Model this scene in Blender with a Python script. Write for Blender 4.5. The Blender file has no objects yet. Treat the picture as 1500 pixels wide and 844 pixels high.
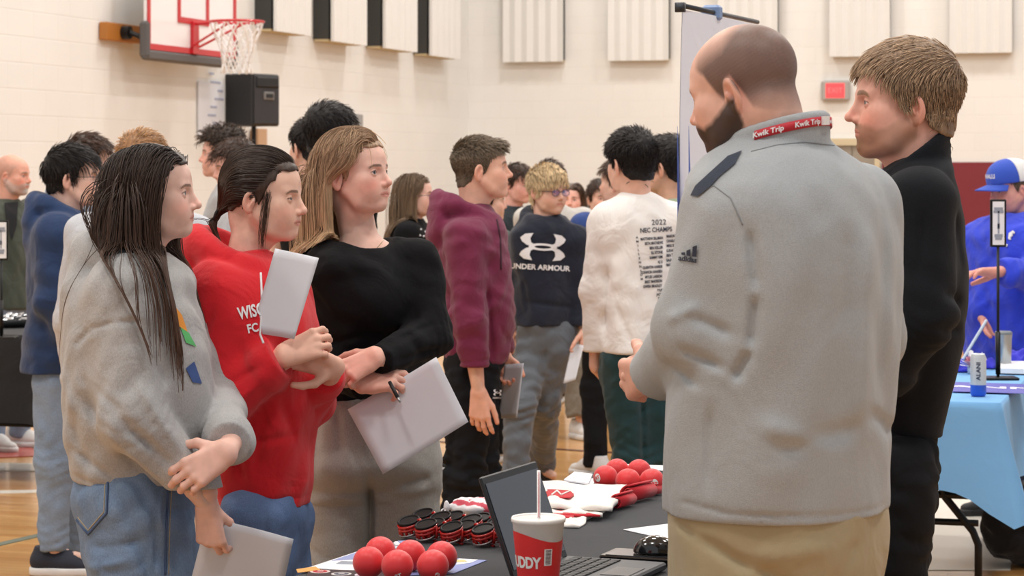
import bpy, math, random
import numpy as np
from mathutils import Vector, Matrix
from mathutils.bvhtree import BVHTree

SC = bpy.context.scene
COL = SC.collection
F_PX = 3500.0          # focal length in pixels of the 1500 px wide frame
HZ = 250.0             # horizon row
CAMH = 1.58            # camera height in metres
rnd = random.Random(7)
RS = np.random.RandomState(11)


def at(px, py, Y):
    """world point seen at photo pixel (px, py) at distance Y"""
    return np.array([(px - 750.0) / F_PX * Y, Y, CAMH - (py - HZ) / F_PX * Y])


def A(*v):
    return np.array(v, dtype=float)


def nrm(v):
    v = np.asarray(v, float)
    return v / (np.linalg.norm(v) + 1e-12)


# ------------------------------------------------------------------ materials
MATS = {}


def new_mat(name):
    m = bpy.data.materials.new(name)
    m.use_nodes = True
    return m, m.node_tree.nodes, m.node_tree.links, m.node_tree.nodes['Principled BSDF']


def lin(c):
    """sRGB 0-255 to linear"""
    o = []
    for v in c[:3]:
        v = v / 255.0
        o.append(v / 12.92 if v <= 0.04045 else ((v + 0.055) / 1.055) ** 2.4)
    return (o[0], o[1], o[2], 1.0)


def mat_plain(name, col, rough=0.6, metal=0.0, spec=0.5, bump=0.0, bscale=200.0, var=0.0, vscale=8.0, coat=0.0,
              sheen=0.0, trans=0.0, emit=None, estr=0.0, alpha=1.0):
    if name in MATS:
        return MATS[name]
    m, N, L, b = new_mat(name)
    c = lin(col)
    b.inputs['Base Color'].default_value = c
    b.inputs['Roughness'].default_value = rough
    b.inputs['Metallic'].default_value = metal
    b.inputs['Specular IOR Level'].default_value = spec
    b.inputs['Coat Weight'].default_value = coat
    b.inputs['Sheen Weight'].default_value = sheen
    b.inputs['Sheen Roughness'].default_value = 0.5
    b.inputs['Transmission Weight'].default_value = trans
    b.inputs['Alpha'].default_value = alpha
    if emit is not None:
        b.inputs['Emission Color'].default_value = lin(emit)
        b.inputs['Emission Strength'].default_value = estr
    tc = N.new('ShaderNodeTexCoord')
    if var > 0:
        n = N.new('ShaderNodeTexNoise'); n.inputs['Scale'].default_value = vscale; n.inputs['Detail'].default_value = 6
        L.new(tc.outputs['Object'], n.inputs['Vector'])
        mx = N.new('ShaderNodeMix'); mx.data_type = 'RGBA'
        mx.inputs[6].default_value = tuple(max(0, x * (1 - var)) for x in c[:3]) + (1,)
        mx.inputs[7].default_value = tuple(min(1, x * (1 + var)) for x in c[:3]) + (1,)
        L.new(n.outputs['Fac'], mx.inputs[0]); L.new(mx.outputs[2], b.inputs['Base Color'])
    if bump > 0:
        n2 = N.new('ShaderNodeTexNoise'); n2.inputs['Scale'].default_value = bscale; n2.inputs['Detail'].default_value = 4
        L.new(tc.outputs['Object'], n2.inputs['Vector'])
        bp = N.new('ShaderNodeBump'); bp.inputs['Strength'].default_value = bump; bp.inputs['Distance'].default_value = 0.004
        L.new(n2.outputs['Fac'], bp.inputs['Height']); L.new(bp.outputs['Normal'], b.inputs['Normal'])
    MATS[name] = m
    return m


def mat_cloth(name, col, var=0.10, bump=0.25, rough=0.9, fscale=9.0, fbump=0.35, heather=0.0, sheen=0.15, col2=None, attr=False):
    """fabric: fine weave bump, broad soft crumple bump, small colour mottling"""
    if name in MATS:
        return MATS[name]
    m, N, L, b = new_mat(name)
    c = lin(col)
    b.inputs['Roughness'].default_value = rough
    b.inputs['Specular IOR Level'].default_value = 0.25
    b.inputs['Sheen Weight'].default_value = sheen
    b.inputs['Sheen Roughness'].default_value = 0.6
    tc = N.new('ShaderNodeTexCoord')
    n = N.new('ShaderNodeTexNoise'); n.inputs['Scale'].default_value = 5.0; n.inputs['Detail'].default_value = 5
    L.new(tc.outputs['Object'], n.inputs['Vector'])
    mx = N.new('ShaderNodeMix'); mx.data_type = 'RGBA'
    c2 = lin(col2) if col2 else None
    mx.inputs[6].default_value = tuple(x * (1 - var) for x in c[:3]) + (1,)
    mx.inputs[7].default_value = c2 if c2 else tuple(min(1, x * (1 + var)) for x in c[:3]) + (1,)
    L.new(n.outputs['Fac'], mx.inputs[0])
    out = mx.outputs[2]
    if heather > 0:
        h = N.new('ShaderNodeTexNoise'); h.inputs['Scale'].default_value = 420; h.inputs['Detail'].default_value = 2
        mp = N.new('ShaderNodeMapping'); mp.inputs['Scale'].default_value = (1, 1, 0.45)
        L.new(tc.outputs['Object'], mp.inputs[0]); L.new(mp.outputs[0], h.inputs['Vector'])
        r = N.new('ShaderNodeMapRange'); r.inputs[1].default_value = 0.35; r.inputs[2].default_value = 0.65
        r.inputs[3].default_value = 1 - heather; r.inputs[4].default_value = 1 + heather
        L.new(h.outputs['Fac'], r.inputs[0])
        mm = N.new('ShaderNodeVectorMath'); mm.operation = 'SCALE'
        L.new(out, mm.inputs[0]); L.new(r.outputs[0], mm.inputs['Scale'])
        out = mm.outputs[0]
    if attr:
        at_ = N.new('ShaderNodeAttribute'); at_.attribute_name = 'Col'
        mm = N.new('ShaderNodeVectorMath'); mm.operation = 'MULTIPLY'
        L.new(out, mm.inputs[0]); L.new(at_.outputs['Color'], mm.inputs[1]); out = mm.outputs[0]
    L.new(out, b.inputs['Base Color'])
    f = N.new('ShaderNodeTexNoise'); f.inputs['Scale'].default_value = fscale; f.inputs['Detail'].default_value = 3
    f.inputs['Distortion'].default_value = 0.6
    L.new(tc.outputs['Object'], f.inputs['Vector'])
    b1 = N.new('ShaderNodeBump'); b1.inputs['Strength'].default_value = fbump; b1.inputs['Distance'].default_value = 0.03
    L.new(f.outputs['Fac'], b1.inputs['Height'])
    w = N.new('ShaderNodeTexNoise'); w.inputs['Scale'].default_value = 500; w.inputs['Detail'].default_value = 1
    L.new(tc.outputs['Object'], w.inputs['Vector'])
    b2 = N.new('ShaderNodeBump'); b2.inputs['Strength'].default_value = bump; b2.inputs['Distance'].default_value = 0.002
    L.new(w.outputs['Fac'], b2.inputs['Height']); L.new(b1.outputs['Normal'], b2.inputs['Normal'])
    L.new(b2.outputs['Normal'], b.inputs['Normal'])
    MATS[name] = m
    return m


def mat_skin():
    if 'skin' in MATS:
        return MATS['skin']
    m, N, L, b = new_mat('skin')
    a = N.new('ShaderNodeAttribute'); a.attribute_name = 'Col'
    tc = N.new('ShaderNodeTexCoord')
    n = N.new('ShaderNodeTexNoise'); n.inputs['Scale'].default_value = 45; n.inputs['Detail'].default_value = 4
    L.new(tc.outputs['Object'], n.inputs['Vector'])
    r = N.new('ShaderNodeMapRange'); r.inputs[1].default_value = 0.3; r.inputs[2].default_value = 0.7
    r.inputs[3].default_value = 0.93; r.inputs[4].default_value = 1.06
    L.new(n.outputs['Fac'], r.inputs[0])
    mm = N.new('ShaderNodeVectorMath'); mm.operation = 'SCALE'
    L.new(a.outputs['Color'], mm.inputs[0]); L.new(r.outputs[0], mm.inputs['Scale'])
    L.new(mm.outputs[0], b.inputs['Base Color'])
    b.inputs['Roughness'].default_value = 0.48
    b.inputs['Specular IOR Level'].default_value = 0.4
    b.inputs['Subsurface Weight'].default_value = 0.12
    b.inputs['Subsurface Radius'].default_value = (1.0, 0.35, 0.2)
    b.inputs['Subsurface Scale'].default_value = 0.012
    MATS['skin'] = m
    return m


def mat_hair(name, root, tip, rough=0.42):
    if name in MATS:
        return MATS[name]
    m, N, L, b = new_mat(name)
    a = N.new('ShaderNodeAttribute'); a.attribute_name = 'Col'
    sep = N.new('ShaderNodeSeparateColor'); L.new(a.outputs['Color'], sep.inputs[0])
    mx = N.new('ShaderNodeMix'); mx.data_type = 'RGBA'
    mx.inputs[6].default_value = lin(root); mx.inputs[7].default_value = lin(tip)
    L.new(sep.outputs[0], mx.inputs[0])
    r = N.new('ShaderNodeMapRange'); r.inputs[3].default_value = 0.55; r.inputs[4].default_value = 1.45
    L.new(sep.outputs[1], r.inputs[0])
    mm = N.new('ShaderNodeVectorMath'); mm.operation = 'SCALE'
    L.new(mx.outputs[2], mm.inputs[0]); L.new(r.outputs[0], mm.inputs['Scale'])
    L.new(mm.outputs[0], b.inputs['Base Color'])
    b.inputs['Roughness'].default_value = rough
    b.inputs['Specular IOR Level'].default_value = 0.32
    MATS[name] = m
    return m


# ------------------------------------------------------------------ signed distance fields
class Grid:
    def __init__(s, lo, hi, h):
        s.lo = np.asarray(lo, float); s.h = float(h)
        s.n = np.maximum(4, np.ceil((np.asarray(hi, float) - s.lo) / h).astype(int) + 1)
        s.D = np.full(tuple(s.n), 0.5, np.float32)
        s.ax = [(s.lo[i] + np.arange(s.n[i]) * h).astype(np.float32) for i in range(3)]

    def sl(s, lo, hi):
        a = np.clip(np.floor((np.asarray(lo) - s.lo) / s.h).astype(int), 0, s.n)
        b = np.clip(np.ceil((np.asarray(hi) - s.lo) / s.h).astype(int) + 1, 0, s.n)
        if np.any(b <= a):
            return None
        return tuple(slice(a[i], b[i]) for i in range(3))

    def P(s, sl):
        return (s.ax[0][sl[0]][:, None, None], s.ax[1][sl[1]][None, :, None], s.ax[2][sl[2]][None, None, :])

    def put(s, lo, hi, fn, k=0.0, op='add', pad=None):
        pad = (k * 1.5 + 2 * s.h) if pad is None else pad
        sl = s.sl(np.asarray(lo) - pad, np.asarray(hi) + pad)
        if sl is None:
            return
        d = fn(*s.P(sl)).astype(np.float32)
        D = s.D[sl]
        if op == 'add':
            s.D[sl] = smin(D, d, k)
        elif op == 'sub':
            s.D[sl] = -smin(-D, d, k)
        elif op == 'and':
            s.D[sl] = -smin(-D, -d, k)
        elif op == 'disp':
            s.D[sl] = D + d

    # primitives -------------------------------------------------
    def cone(s, a, b, ra, rb, k=0.01, op='add', flat=None):
        """tapered capsule; flat=(axis vector, factor) squashes it along an axis"""
        a = np.asarray(a, float); b = np.asarray(b, float); R = max(ra, rb) * (1.0 if flat is None else max(1.0, 1.0))
        ba = b - a; L2 = float(ba @ ba) + 1e-9
        if flat is not None:
            fa = nrm(flat[0]); ff = 1.0 / flat[1] - 1.0

        def fn(X, Y, Z):
            x = X - a[0]; y = Y - a[1]; z = Z - a[2]
            t = np.clip((x * ba[0] + y * ba[1] + z * ba[2]) / L2, 0, 1)
            x = x - t * ba[0]; y = y - t * ba[1]; z = z - t * ba[2]
            q = x * x + y * y + z * z
            if flat is not None:
                m = x * fa[0] + y * fa[1] + z * fa[2]
                q = q + m * m * ((1 + ff) ** 2 - 1)
            return np.sqrt(q) - (ra + (rb - ra) * t)
        s.put(np.minimum(a, b) - R, np.maximum(a, b) + R, fn, k, op)

    def chain(s, pts, rs, k=0.01, op='add', flat=None):
        for i in range(len(pts) - 1):
            s.cone(pts[i], pts[i + 1], rs[i], rs[i + 1], k, op, flat)

    def ell(s, c, r, k=0.01, op='add', rot=None):
        c = np.asarray(c, float); r = np.asarray(r, float); R = float(max(r))
        M = None if rot is None else np.asarray(rot, float)   # columns = local axes in world

        def fn(X, Y, Z):
            x = X - c[0]; y = Y - c[1]; z = Z - c[2]
            if M is not None:
                x, y, z = (x * M[0, 0] + y * M[1, 0] + z * M[2, 0], x * M[0, 1] + y * M[1, 1] + z * M[2, 1],
                           x * M[0, 2] + y * M[1, 2] + z * M[2, 2])
            k0 = np.sqrt((x / r[0]) ** 2 + (y / r[1]) ** 2 + (z / r[2]) ** 2)
            k1 = np.sqrt((x / r[0] ** 2) ** 2 + (y / r[1] ** 2) ** 2 + (z / r[2] ** 2) ** 2) + 1e-6
            return k0 * (k0 - 1.0) / k1
        s.put(c - R, c + R, fn, k, op)

    def loft(s, zs, cx, cy, w, dp, yaw, k=0.01, n=2.3, op='add', cap=True):
        """vertical loft: at height z an ellipse-like section, half width w across the body and dp front to back"""
        zs = np.asarray(zs, float); o = np.argsort(zs); zs = zs[o]
        cx, cy, w, dp = [np.asarray(v, float)[o] for v in (cx, cy, w, dp)]
        f = A(math.cos(yaw), math.sin(yaw)); r = A(math.sin(yaw), -math.cos(yaw))
        R = max(w.max(), dp.max())

        def fn(X, Y, Z):
            z = Z[0, 0, :]
            I = lambda v: smooth_interp(z, zs, v).astype(np.float32)[None, None, :]
            x = X - I(cx); y = Y - I(cy)
            u = np.abs(x * f[0] + y * f[1]) / I(dp); v = np.abs(x * r[0] + y * r[1]) / I(w)
            q = (u ** n + v ** n) ** (1.0 / n)
            d = (q - 1.0) * np.minimum(I(w), I(dp))
            if cap:
                e = np.maximum(zs[0] - Z, Z - zs[-1])
                d = np.maximum(d, e)
            return d
        s.put(A(cx.min() - R, cy.min() - R, zs[0] - .01), A(cx.max() + R, cy.max() + R, zs[-1] + .01), fn, k, op)

    def cut(s, p, n_, lo=None, hi=None, k=0.0):
        """keep only the side n points away from"""
        p = np.asarray(p, float); n_ = nrm(n_)
        s.put(s.lo if lo is None else lo, s.lo + s.n * s.h if hi is None else hi,
              lambda X, Y, Z: -((X - p[0]) * n_[0] + (Y - p[1]) * n_[1] + (Z - p[2]) * n_[2]), k, 'sub', pad=0)

    def waves(s, amp, waves, lo=None, hi=None, mask=None):
        def fn(X, Y, Z):
            d = 0
            for (kx, ky, kz, ph, wx, wy, wz, wa) in waves:
                d = d + np.sin(kx * X + ky * Y + kz * Z + ph + wa * np.sin(wx * X + wy * Y + wz * Z + ph * 2))
            d = d * amp / max(1, len(waves)) ** 0.5
            if mask is not None:
                d = d * mask(X, Y, Z)
            return d
        s.put(s.lo if lo is None else lo, s.lo + s.n * s.h if hi is None else hi, fn, 0, 'disp', pad=0)

    def crease(s, a, b, w, depth, ymax=None):
        """a fold line seen from the front: groove (depth > 0) or ridge (depth < 0) along a segment in the x-z plane"""
        a = np.asarray(a, float); b = np.asarray(b, float); m = 3 * w
        ba = b - a; L2 = ba[0] ** 2 + ba[2] ** 2 + 1e-9
        lo = np.minimum(a, b) - m; hi = np.maximum(a, b) + m; lo[1] = -1e3; hi[1] = 1e3 if ymax is None else ymax

        def fn(X, Y, Z):
            x = X - a[0]; z = Z - a[2]
            t = np.clip((x * ba[0] + z * ba[2]) / L2, 0, 1)
            q = (x - t * ba[0]) ** 2 + (z - t * ba[2]) ** 2
            return depth * np.exp(-q / (w * w)) * np.minimum(1, 4 * t + .15) * np.minimum(1, 4 * (1 - t) + .15) + 0 * Y
        s.put(lo, hi, fn, 0, 'disp', pad=0)

    def mesh(s):
        return surface_nets(s.D, s.lo, s.h)


def smooth_interp(x, xp, fp):
    """monotone-ish cubic (Catmull-Rom with clamped ends)"""
    xp = np.asarray(xp, float); fp = np.asarray(fp, float)
    if len(xp) < 3:
        return np.interp(x, xp, fp)
    m = np.gradient(fp, xp)
    i = np.clip(np.searchsorted(xp, x) - 1, 0, len(xp) - 2)
    h = xp[i + 1] - xp[i]; t = np.clip((x - xp[i]) / h, 0, 1)
    return ((2 * t ** 3 - 3 * t ** 2 + 1) * fp[i] + (t ** 3 - 2 * t ** 2 + t) * h * m[i] +
            (-2 * t ** 3 + 3 * t ** 2) * fp[i + 1] + (t ** 3 - t ** 2) * h * m[i + 1])


def smin(a, b, k):
    if k <= 0:
        return np.minimum(a, b)
    h = np.maximum(k - np.abs(a - b), 0.0) / k
    return np.minimum(a, b) - h * h * k * 0.25


def rwaves(n, lam_lo, lam_hi, seed, direc=None, aniso=1.0, warp=1.5):
    R = np.random.RandomState(seed); out = []
    for _ in range(n):
        d = nrm(R.randn(3))
        if direc is not None:
            d = nrm(d * (1 - aniso) + nrm(direc) * aniso)
        lam = R.uniform(lam_lo, lam_hi); k = d * 2 * math.pi / lam
        q = nrm(R.randn(3)) * 2 * math.pi / (lam * 2.3)
        out.append((k[0], k[1], k[2], R.uniform(0, 6.28), q[0], q[1], q[2], warp))
    return out


def surface_nets(D, lo, h):
    S = D < 0
    C = np.zeros(tuple(np.array(D.shape) - 1), np.int8)
    n0, n1, n2 = C.shape
    for i in (0, 1):
        for j in (0, 1):
            for k in (0, 1):
                C += S[i:i + n0, j:j + n1, k:k + n2]
    act = (C > 0) & (C < 8)
    idx = np.full(C.shape, -1, np.int32)
    cells = np.argwhere(act)
    if len(cells) == 0:
        return np.zeros((0, 3)), np.zeros((0, 4), int)
    idx[act] = np.arange(len(cells))
    i, j, k = cells.T
    acc = np.zeros((len(cells), 3)); cnt = np.zeros(len(cells))
    corners = [(a, b, c) for a in (0, 1) for b in (0, 1) for c in (0, 1)]
    vals = {c: D[i + c[0], j + c[1], k + c[2]].astype(float) for c in corners}
    for c in corners:
        for ax in range(3):
            if c[ax] == 0:
                e = list(c); e[ax] = 1; e = tuple(e)
                a_, b_ = vals[c], vals[e]
                m = (a_ < 0) != (b_ < 0)
                t = np.where(m, a_ / (a_ - b_ + 1e-12), 0)
                p = np.zeros((len(cells), 3)); p += c; p[:, ax] += t
                acc += p * m[:, None]; cnt += m
    V = (cells + acc / cnt[:, None]) * h + lo
    Q = []
    for ax in range(3):
        o1, o2 = [(1, 2), (2, 0), (0, 1)][ax]
        sl0 = [slice(None)] * 3; sl1 = [slice(None)] * 3
        sl0[ax] = slice(0, -1); sl1[ax] = slice(1, None)
        a_ = S[tuple(sl0)]; b_ = S[tuple(sl1)]
        e = np.argwhere(a_ != b_)
        ok = (e[:, o1] > 0) & (e[:, o2] > 0) & (e[:, o1] < D.shape[o1] - 1) & (e[:, o2] < D.shape[o2] - 1)
        e = e[ok]
        if len(e) == 0:
            continue
        ins = a_[e[:, 0], e[:, 1], e[:, 2]]

        def cid(d1, d2):
            q = e.copy(); q[:, o1] -= d1; q[:, o2] -= d2
            return idx[q[:, 0], q[:, 1], q[:, 2]]
        q = np.stack([cid(1, 1), cid(0, 1), cid(0, 0), cid(1, 0)], 1)
        q[~ins] = q[~ins][:, ::-1]
        Q.append(q)
    return V, np.concatenate(Q)


# ------------------------------------------------------------------ mesh output
def mk(name, V, Fs, mat, parent=None, smooth=True, col=None, mats=None, midx=None):
    """link one mesh object from numpy arrays; Fs = array of quads/tris or list of faces"""
    me = bpy.data.meshes.new(name)
    V = np.asarray(V, float)
    if isinstance(Fs, np.ndarray) and Fs.ndim == 2:
        nf, k = Fs.shape
        me.vertices.add(len(V)); me.vertices.foreach_set('co', V.astype(np.float32).ravel())
        me.loops.add(nf * k); me.loops.foreach_set('vertex_index', Fs.astype(np.int32).ravel())
        me.polygons.add(nf); me.polygons.foreach_set('loop_start', (np.arange(nf) * k).astype(np.int32))
        me.polygons.foreach_set('loop_total', np.full(nf, k, np.int32))
        me.update(calc_edges=True)
    else:
        me.from_pydata([tuple(v) for v in V], [], [list(map(int, f)) for f in Fs])
        me.update()
    if smooth:
        me.polygons.foreach_set('use_smooth', np.ones(len(me.polygons), bool))
    if col is not None:
        ca = me.color_attributes.new('Col', 'FLOAT_COLOR', 'POINT')
        c = np.ones((len(V), 4), np.float32); c[:, :3] = col
        ca.data.foreach_set('color', c.ravel())
    for m in (mats or [mat]):
        me.materials.append(m)
    if midx is not None:
        me.polygons.foreach_set('material_index', np.asarray(midx, np.int32))
    o = bpy.data.objects.new(name, me)
    COL.objects.link(o)
    if parent is not None:
        o.parent = parent
        o.matrix_parent_inverse = parent.matrix_world.inverted() if False else Matrix.Translation(-Vector(parent.location))
    return o


def tag(o, label=None, cat=None, group=None, kind=None):
    if label: o['label'] = label
    if cat: o['category'] = cat
    if group: o['group'] = group
    if kind: o['kind'] = kind
    return o


def empty(name, loc, label=None, cat=None, group=None, kind=None):
    o = bpy.data.objects.new(name, None)
    o.empty_display_size = 0.1
    o.location = tuple(float(v) for v in loc)
    COL.objects.link(o)
    return tag(o, label, cat, group, kind)


class MB:
    """collects simple shapes into one mesh"""
    def __init__(s):
        s.v = []; s.f = []; s.mi = []

    def add(s, V, F, mi=0):
        b = len(s.v)
        s.v += [tuple(map(float, v)) for v in V]; s.f += [[i + b for i in f] for f in F]; s.mi += [mi] * len(F)
        return s

    def box(s, c, size, rot=None, bev=0.0, mi=0):
        x, y, z = [q / 2 for q in size]
        if bev > 0:
            b = min(bev, x * .9, y * .9, z * .9)
            V = []; 
            prof = [(-1, -1), (1, -1), (1, 1), (-1, 1)]
            rings = []
            for (zz, ins) in ((-z, b), (-z + b, 0), (z - b, 0), (z, b)):
                ring = []
                for sx, sy in prof:
                    for (ex, ey) in (((0, b), (b, 0)) if sx * sy > 0 else ((b, 0), (0, b))):
                        xx = sx * (x - ins - (ex if ins == 0 else ex * .6)); yy = sy * (y - ins - (ey if ins == 0 else ey * .6))
                        ring.append((xx, yy, zz))
                rings.append(ring)
            V = [p for r in rings for p in r]; F = [list(range(7, -1, -1)), list(range(24, 32))]
            for r in range(3):
                for i in range(8):
                    j = (i + 1) % 8
                    F.append([r * 8 + i, r * 8 + j, (r + 1) * 8 + j, (r + 1) * 8 + i])
        else:
            V = [(-x, -y, -z), (x, -y, -z), (x, y, -z), (-x, y, -z), (-x, -y, z), (x, -y, z), (x, y, z), (-x, y, z)]
            F = [[0, 3, 2, 1], [4, 5, 6, 7], [0, 1, 5, 4], [1, 2, 6, 5], [2, 3, 7, 6], [3, 0, 4, 7]]
        V = np.array(V)
        if rot is not None:
            V = V @ np.asarray(rot).T
        return s.add(V + np.asarray(c, float), F, mi)

    def tube(s, pts, r, n=10, mi=0, closed=False, caps=True):
        pts = [np.asarray(p, float) for p in pts]; m = len(pts)
        rs = r if isinstance(r, (list, tuple, np.ndarray)) else [r] * m
        V = []; prev = None
        for i, p in enumerate(pts):
            if closed:
                t = nrm(pts[(i + 1) % m] - pts[i - 1])
            else:
                t = nrm(pts[min(i + 1, m - 1)] - pts[max(i - 1, 0)])
            if prev is None:
                u = nrm(np.cross(t, A(0, 0, 1) if abs(t[2]) < .9 else A(1, 0, 0)))
            else:
                u = nrm(prev - t * (prev @ t))
            prev = u; v = np.cross(t, u)
            for k in range(n):
                a = 2 * math.pi * k / n
                V.append(p + rs[i] * (math.cos(a) * u + math.sin(a) * v))
        F = []
        for i in range(m if closed else m - 1):
            j = (i + 1) % m
            for k in range(n):
                l = (k + 1) % n
                F.append([i * n + k, i * n + l, j * n + l, j * n + k])
        if caps and not closed:
            F.append(list(range(n - 1, -1, -1))); F.append([(m - 1) * n + k for k in range(n)])
        return s.add(V, F, mi)

    def lathe(s, prof, c, n=32, rot=None, mi=0):
        """prof = [(r, z)...] bottom to top"""
        V = []; m = len(prof)
        for (r, z) in prof:
            for k in range(n):
                a = 2 * math.pi * k / n
                V.append((r * math.cos(a), r * math.sin(a), z))
        V = np.array(V)
        if rot is not None:
            V = V @ np.asarray(rot).T
        F = []
        for i in range(m - 1):
            for k in range(n):
                l = (k + 1) % n
                F.append([i * n + k, i * n + l, (i + 1) * n + l, (i + 1) * n + k])
        return s.add(V + np.asarray(c, float), F, mi)

    def prism(s, poly, origin, u, v, w, mi=0):
        """polygon in (u, v) plane extruded by the vector w"""
        origin = np.asarray(origin, float); n = len(poly)
        V = [origin + a * np.asarray(u) + b * np.asarray(v) for a, b in poly]
        V += [p + np.asarray(w) for p in V]
        F = [list(range(n - 1, -1, -1)), list(range(n, 2 * n))]
        F += [[i, (i + 1) % n, n + (i + 1) % n, n + i] for i in range(n)]
        return s.add(V, F, mi)

    def build(s, name, mat, parent=None, smooth=False, mats=None):
        o = mk(name, np.array(s.v), s.f, mat, parent, smooth=smooth, mats=mats, midx=s.mi if mats else None)
        return o


def rotz(a):
    c, s_ = math.cos(a), math.sin(a)
    return np.array([[c, -s_, 0], [s_, c, 0], [0, 0, 1]])


def rotx(a):
    c, s_ = math.cos(a), math.sin(a)
    return np.array([[1, 0, 0], [0, c, -s_], [0, s_, c]])


def roty(a):
    c, s_ = math.cos(a), math.sin(a)
    return np.array([[c, 0, s_], [0, 1, 0], [-s_, 0, c]])


def text_mesh(txt, size, extrude=0.0, bold=0.0, align='CENTER', spacing=1.0):
    cu = bpy.data.curves.new('txt', 'FONT')
    cu.body = txt; cu.size = size; cu.extrude = extrude; cu.offset = bold; cu.align_x = align; cu.align_y = 'CENTER'
    cu.space_character = spacing; cu.resolution_u = 3
    o = bpy.data.objects.new('txt', cu); COL.objects.link(o)
    bpy.context.view_layer.update()
    me = o.evaluated_get(bpy.context.evaluated_depsgraph_get()).to_mesh()
    V = np.array([v.co[:] for v in me.vertices]); Fs = [list(p.vertices) for p in me.polygons]
    bpy.data.objects.remove(o); bpy.data.curves.remove(cu)
    return V.reshape(-1, 3), Fs
# ------------------------------------------------------------------ heads (local frame: x right of the person, y forward, z up, origin between the ears)
HEAD0 = dict(neck_end=None, jaw=1.0, chin=1.0, nose=1.0, brow=1.0, neck=0.055, lips=1.0, cheek=1.0, wide=1.0, female=0, fat=0.0,
             tone=(226, 178, 155), brows=(95, 70, 55), iris=(90, 105, 110), beard=None, beard_col=(70, 50, 40), stubble=None,
             blush=0.35, smile=0.0, eye=1.0, gaze=(0, 0), buzz=None, neck_drop=0.17, neck_back=0.035, ear=1.0)


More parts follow.
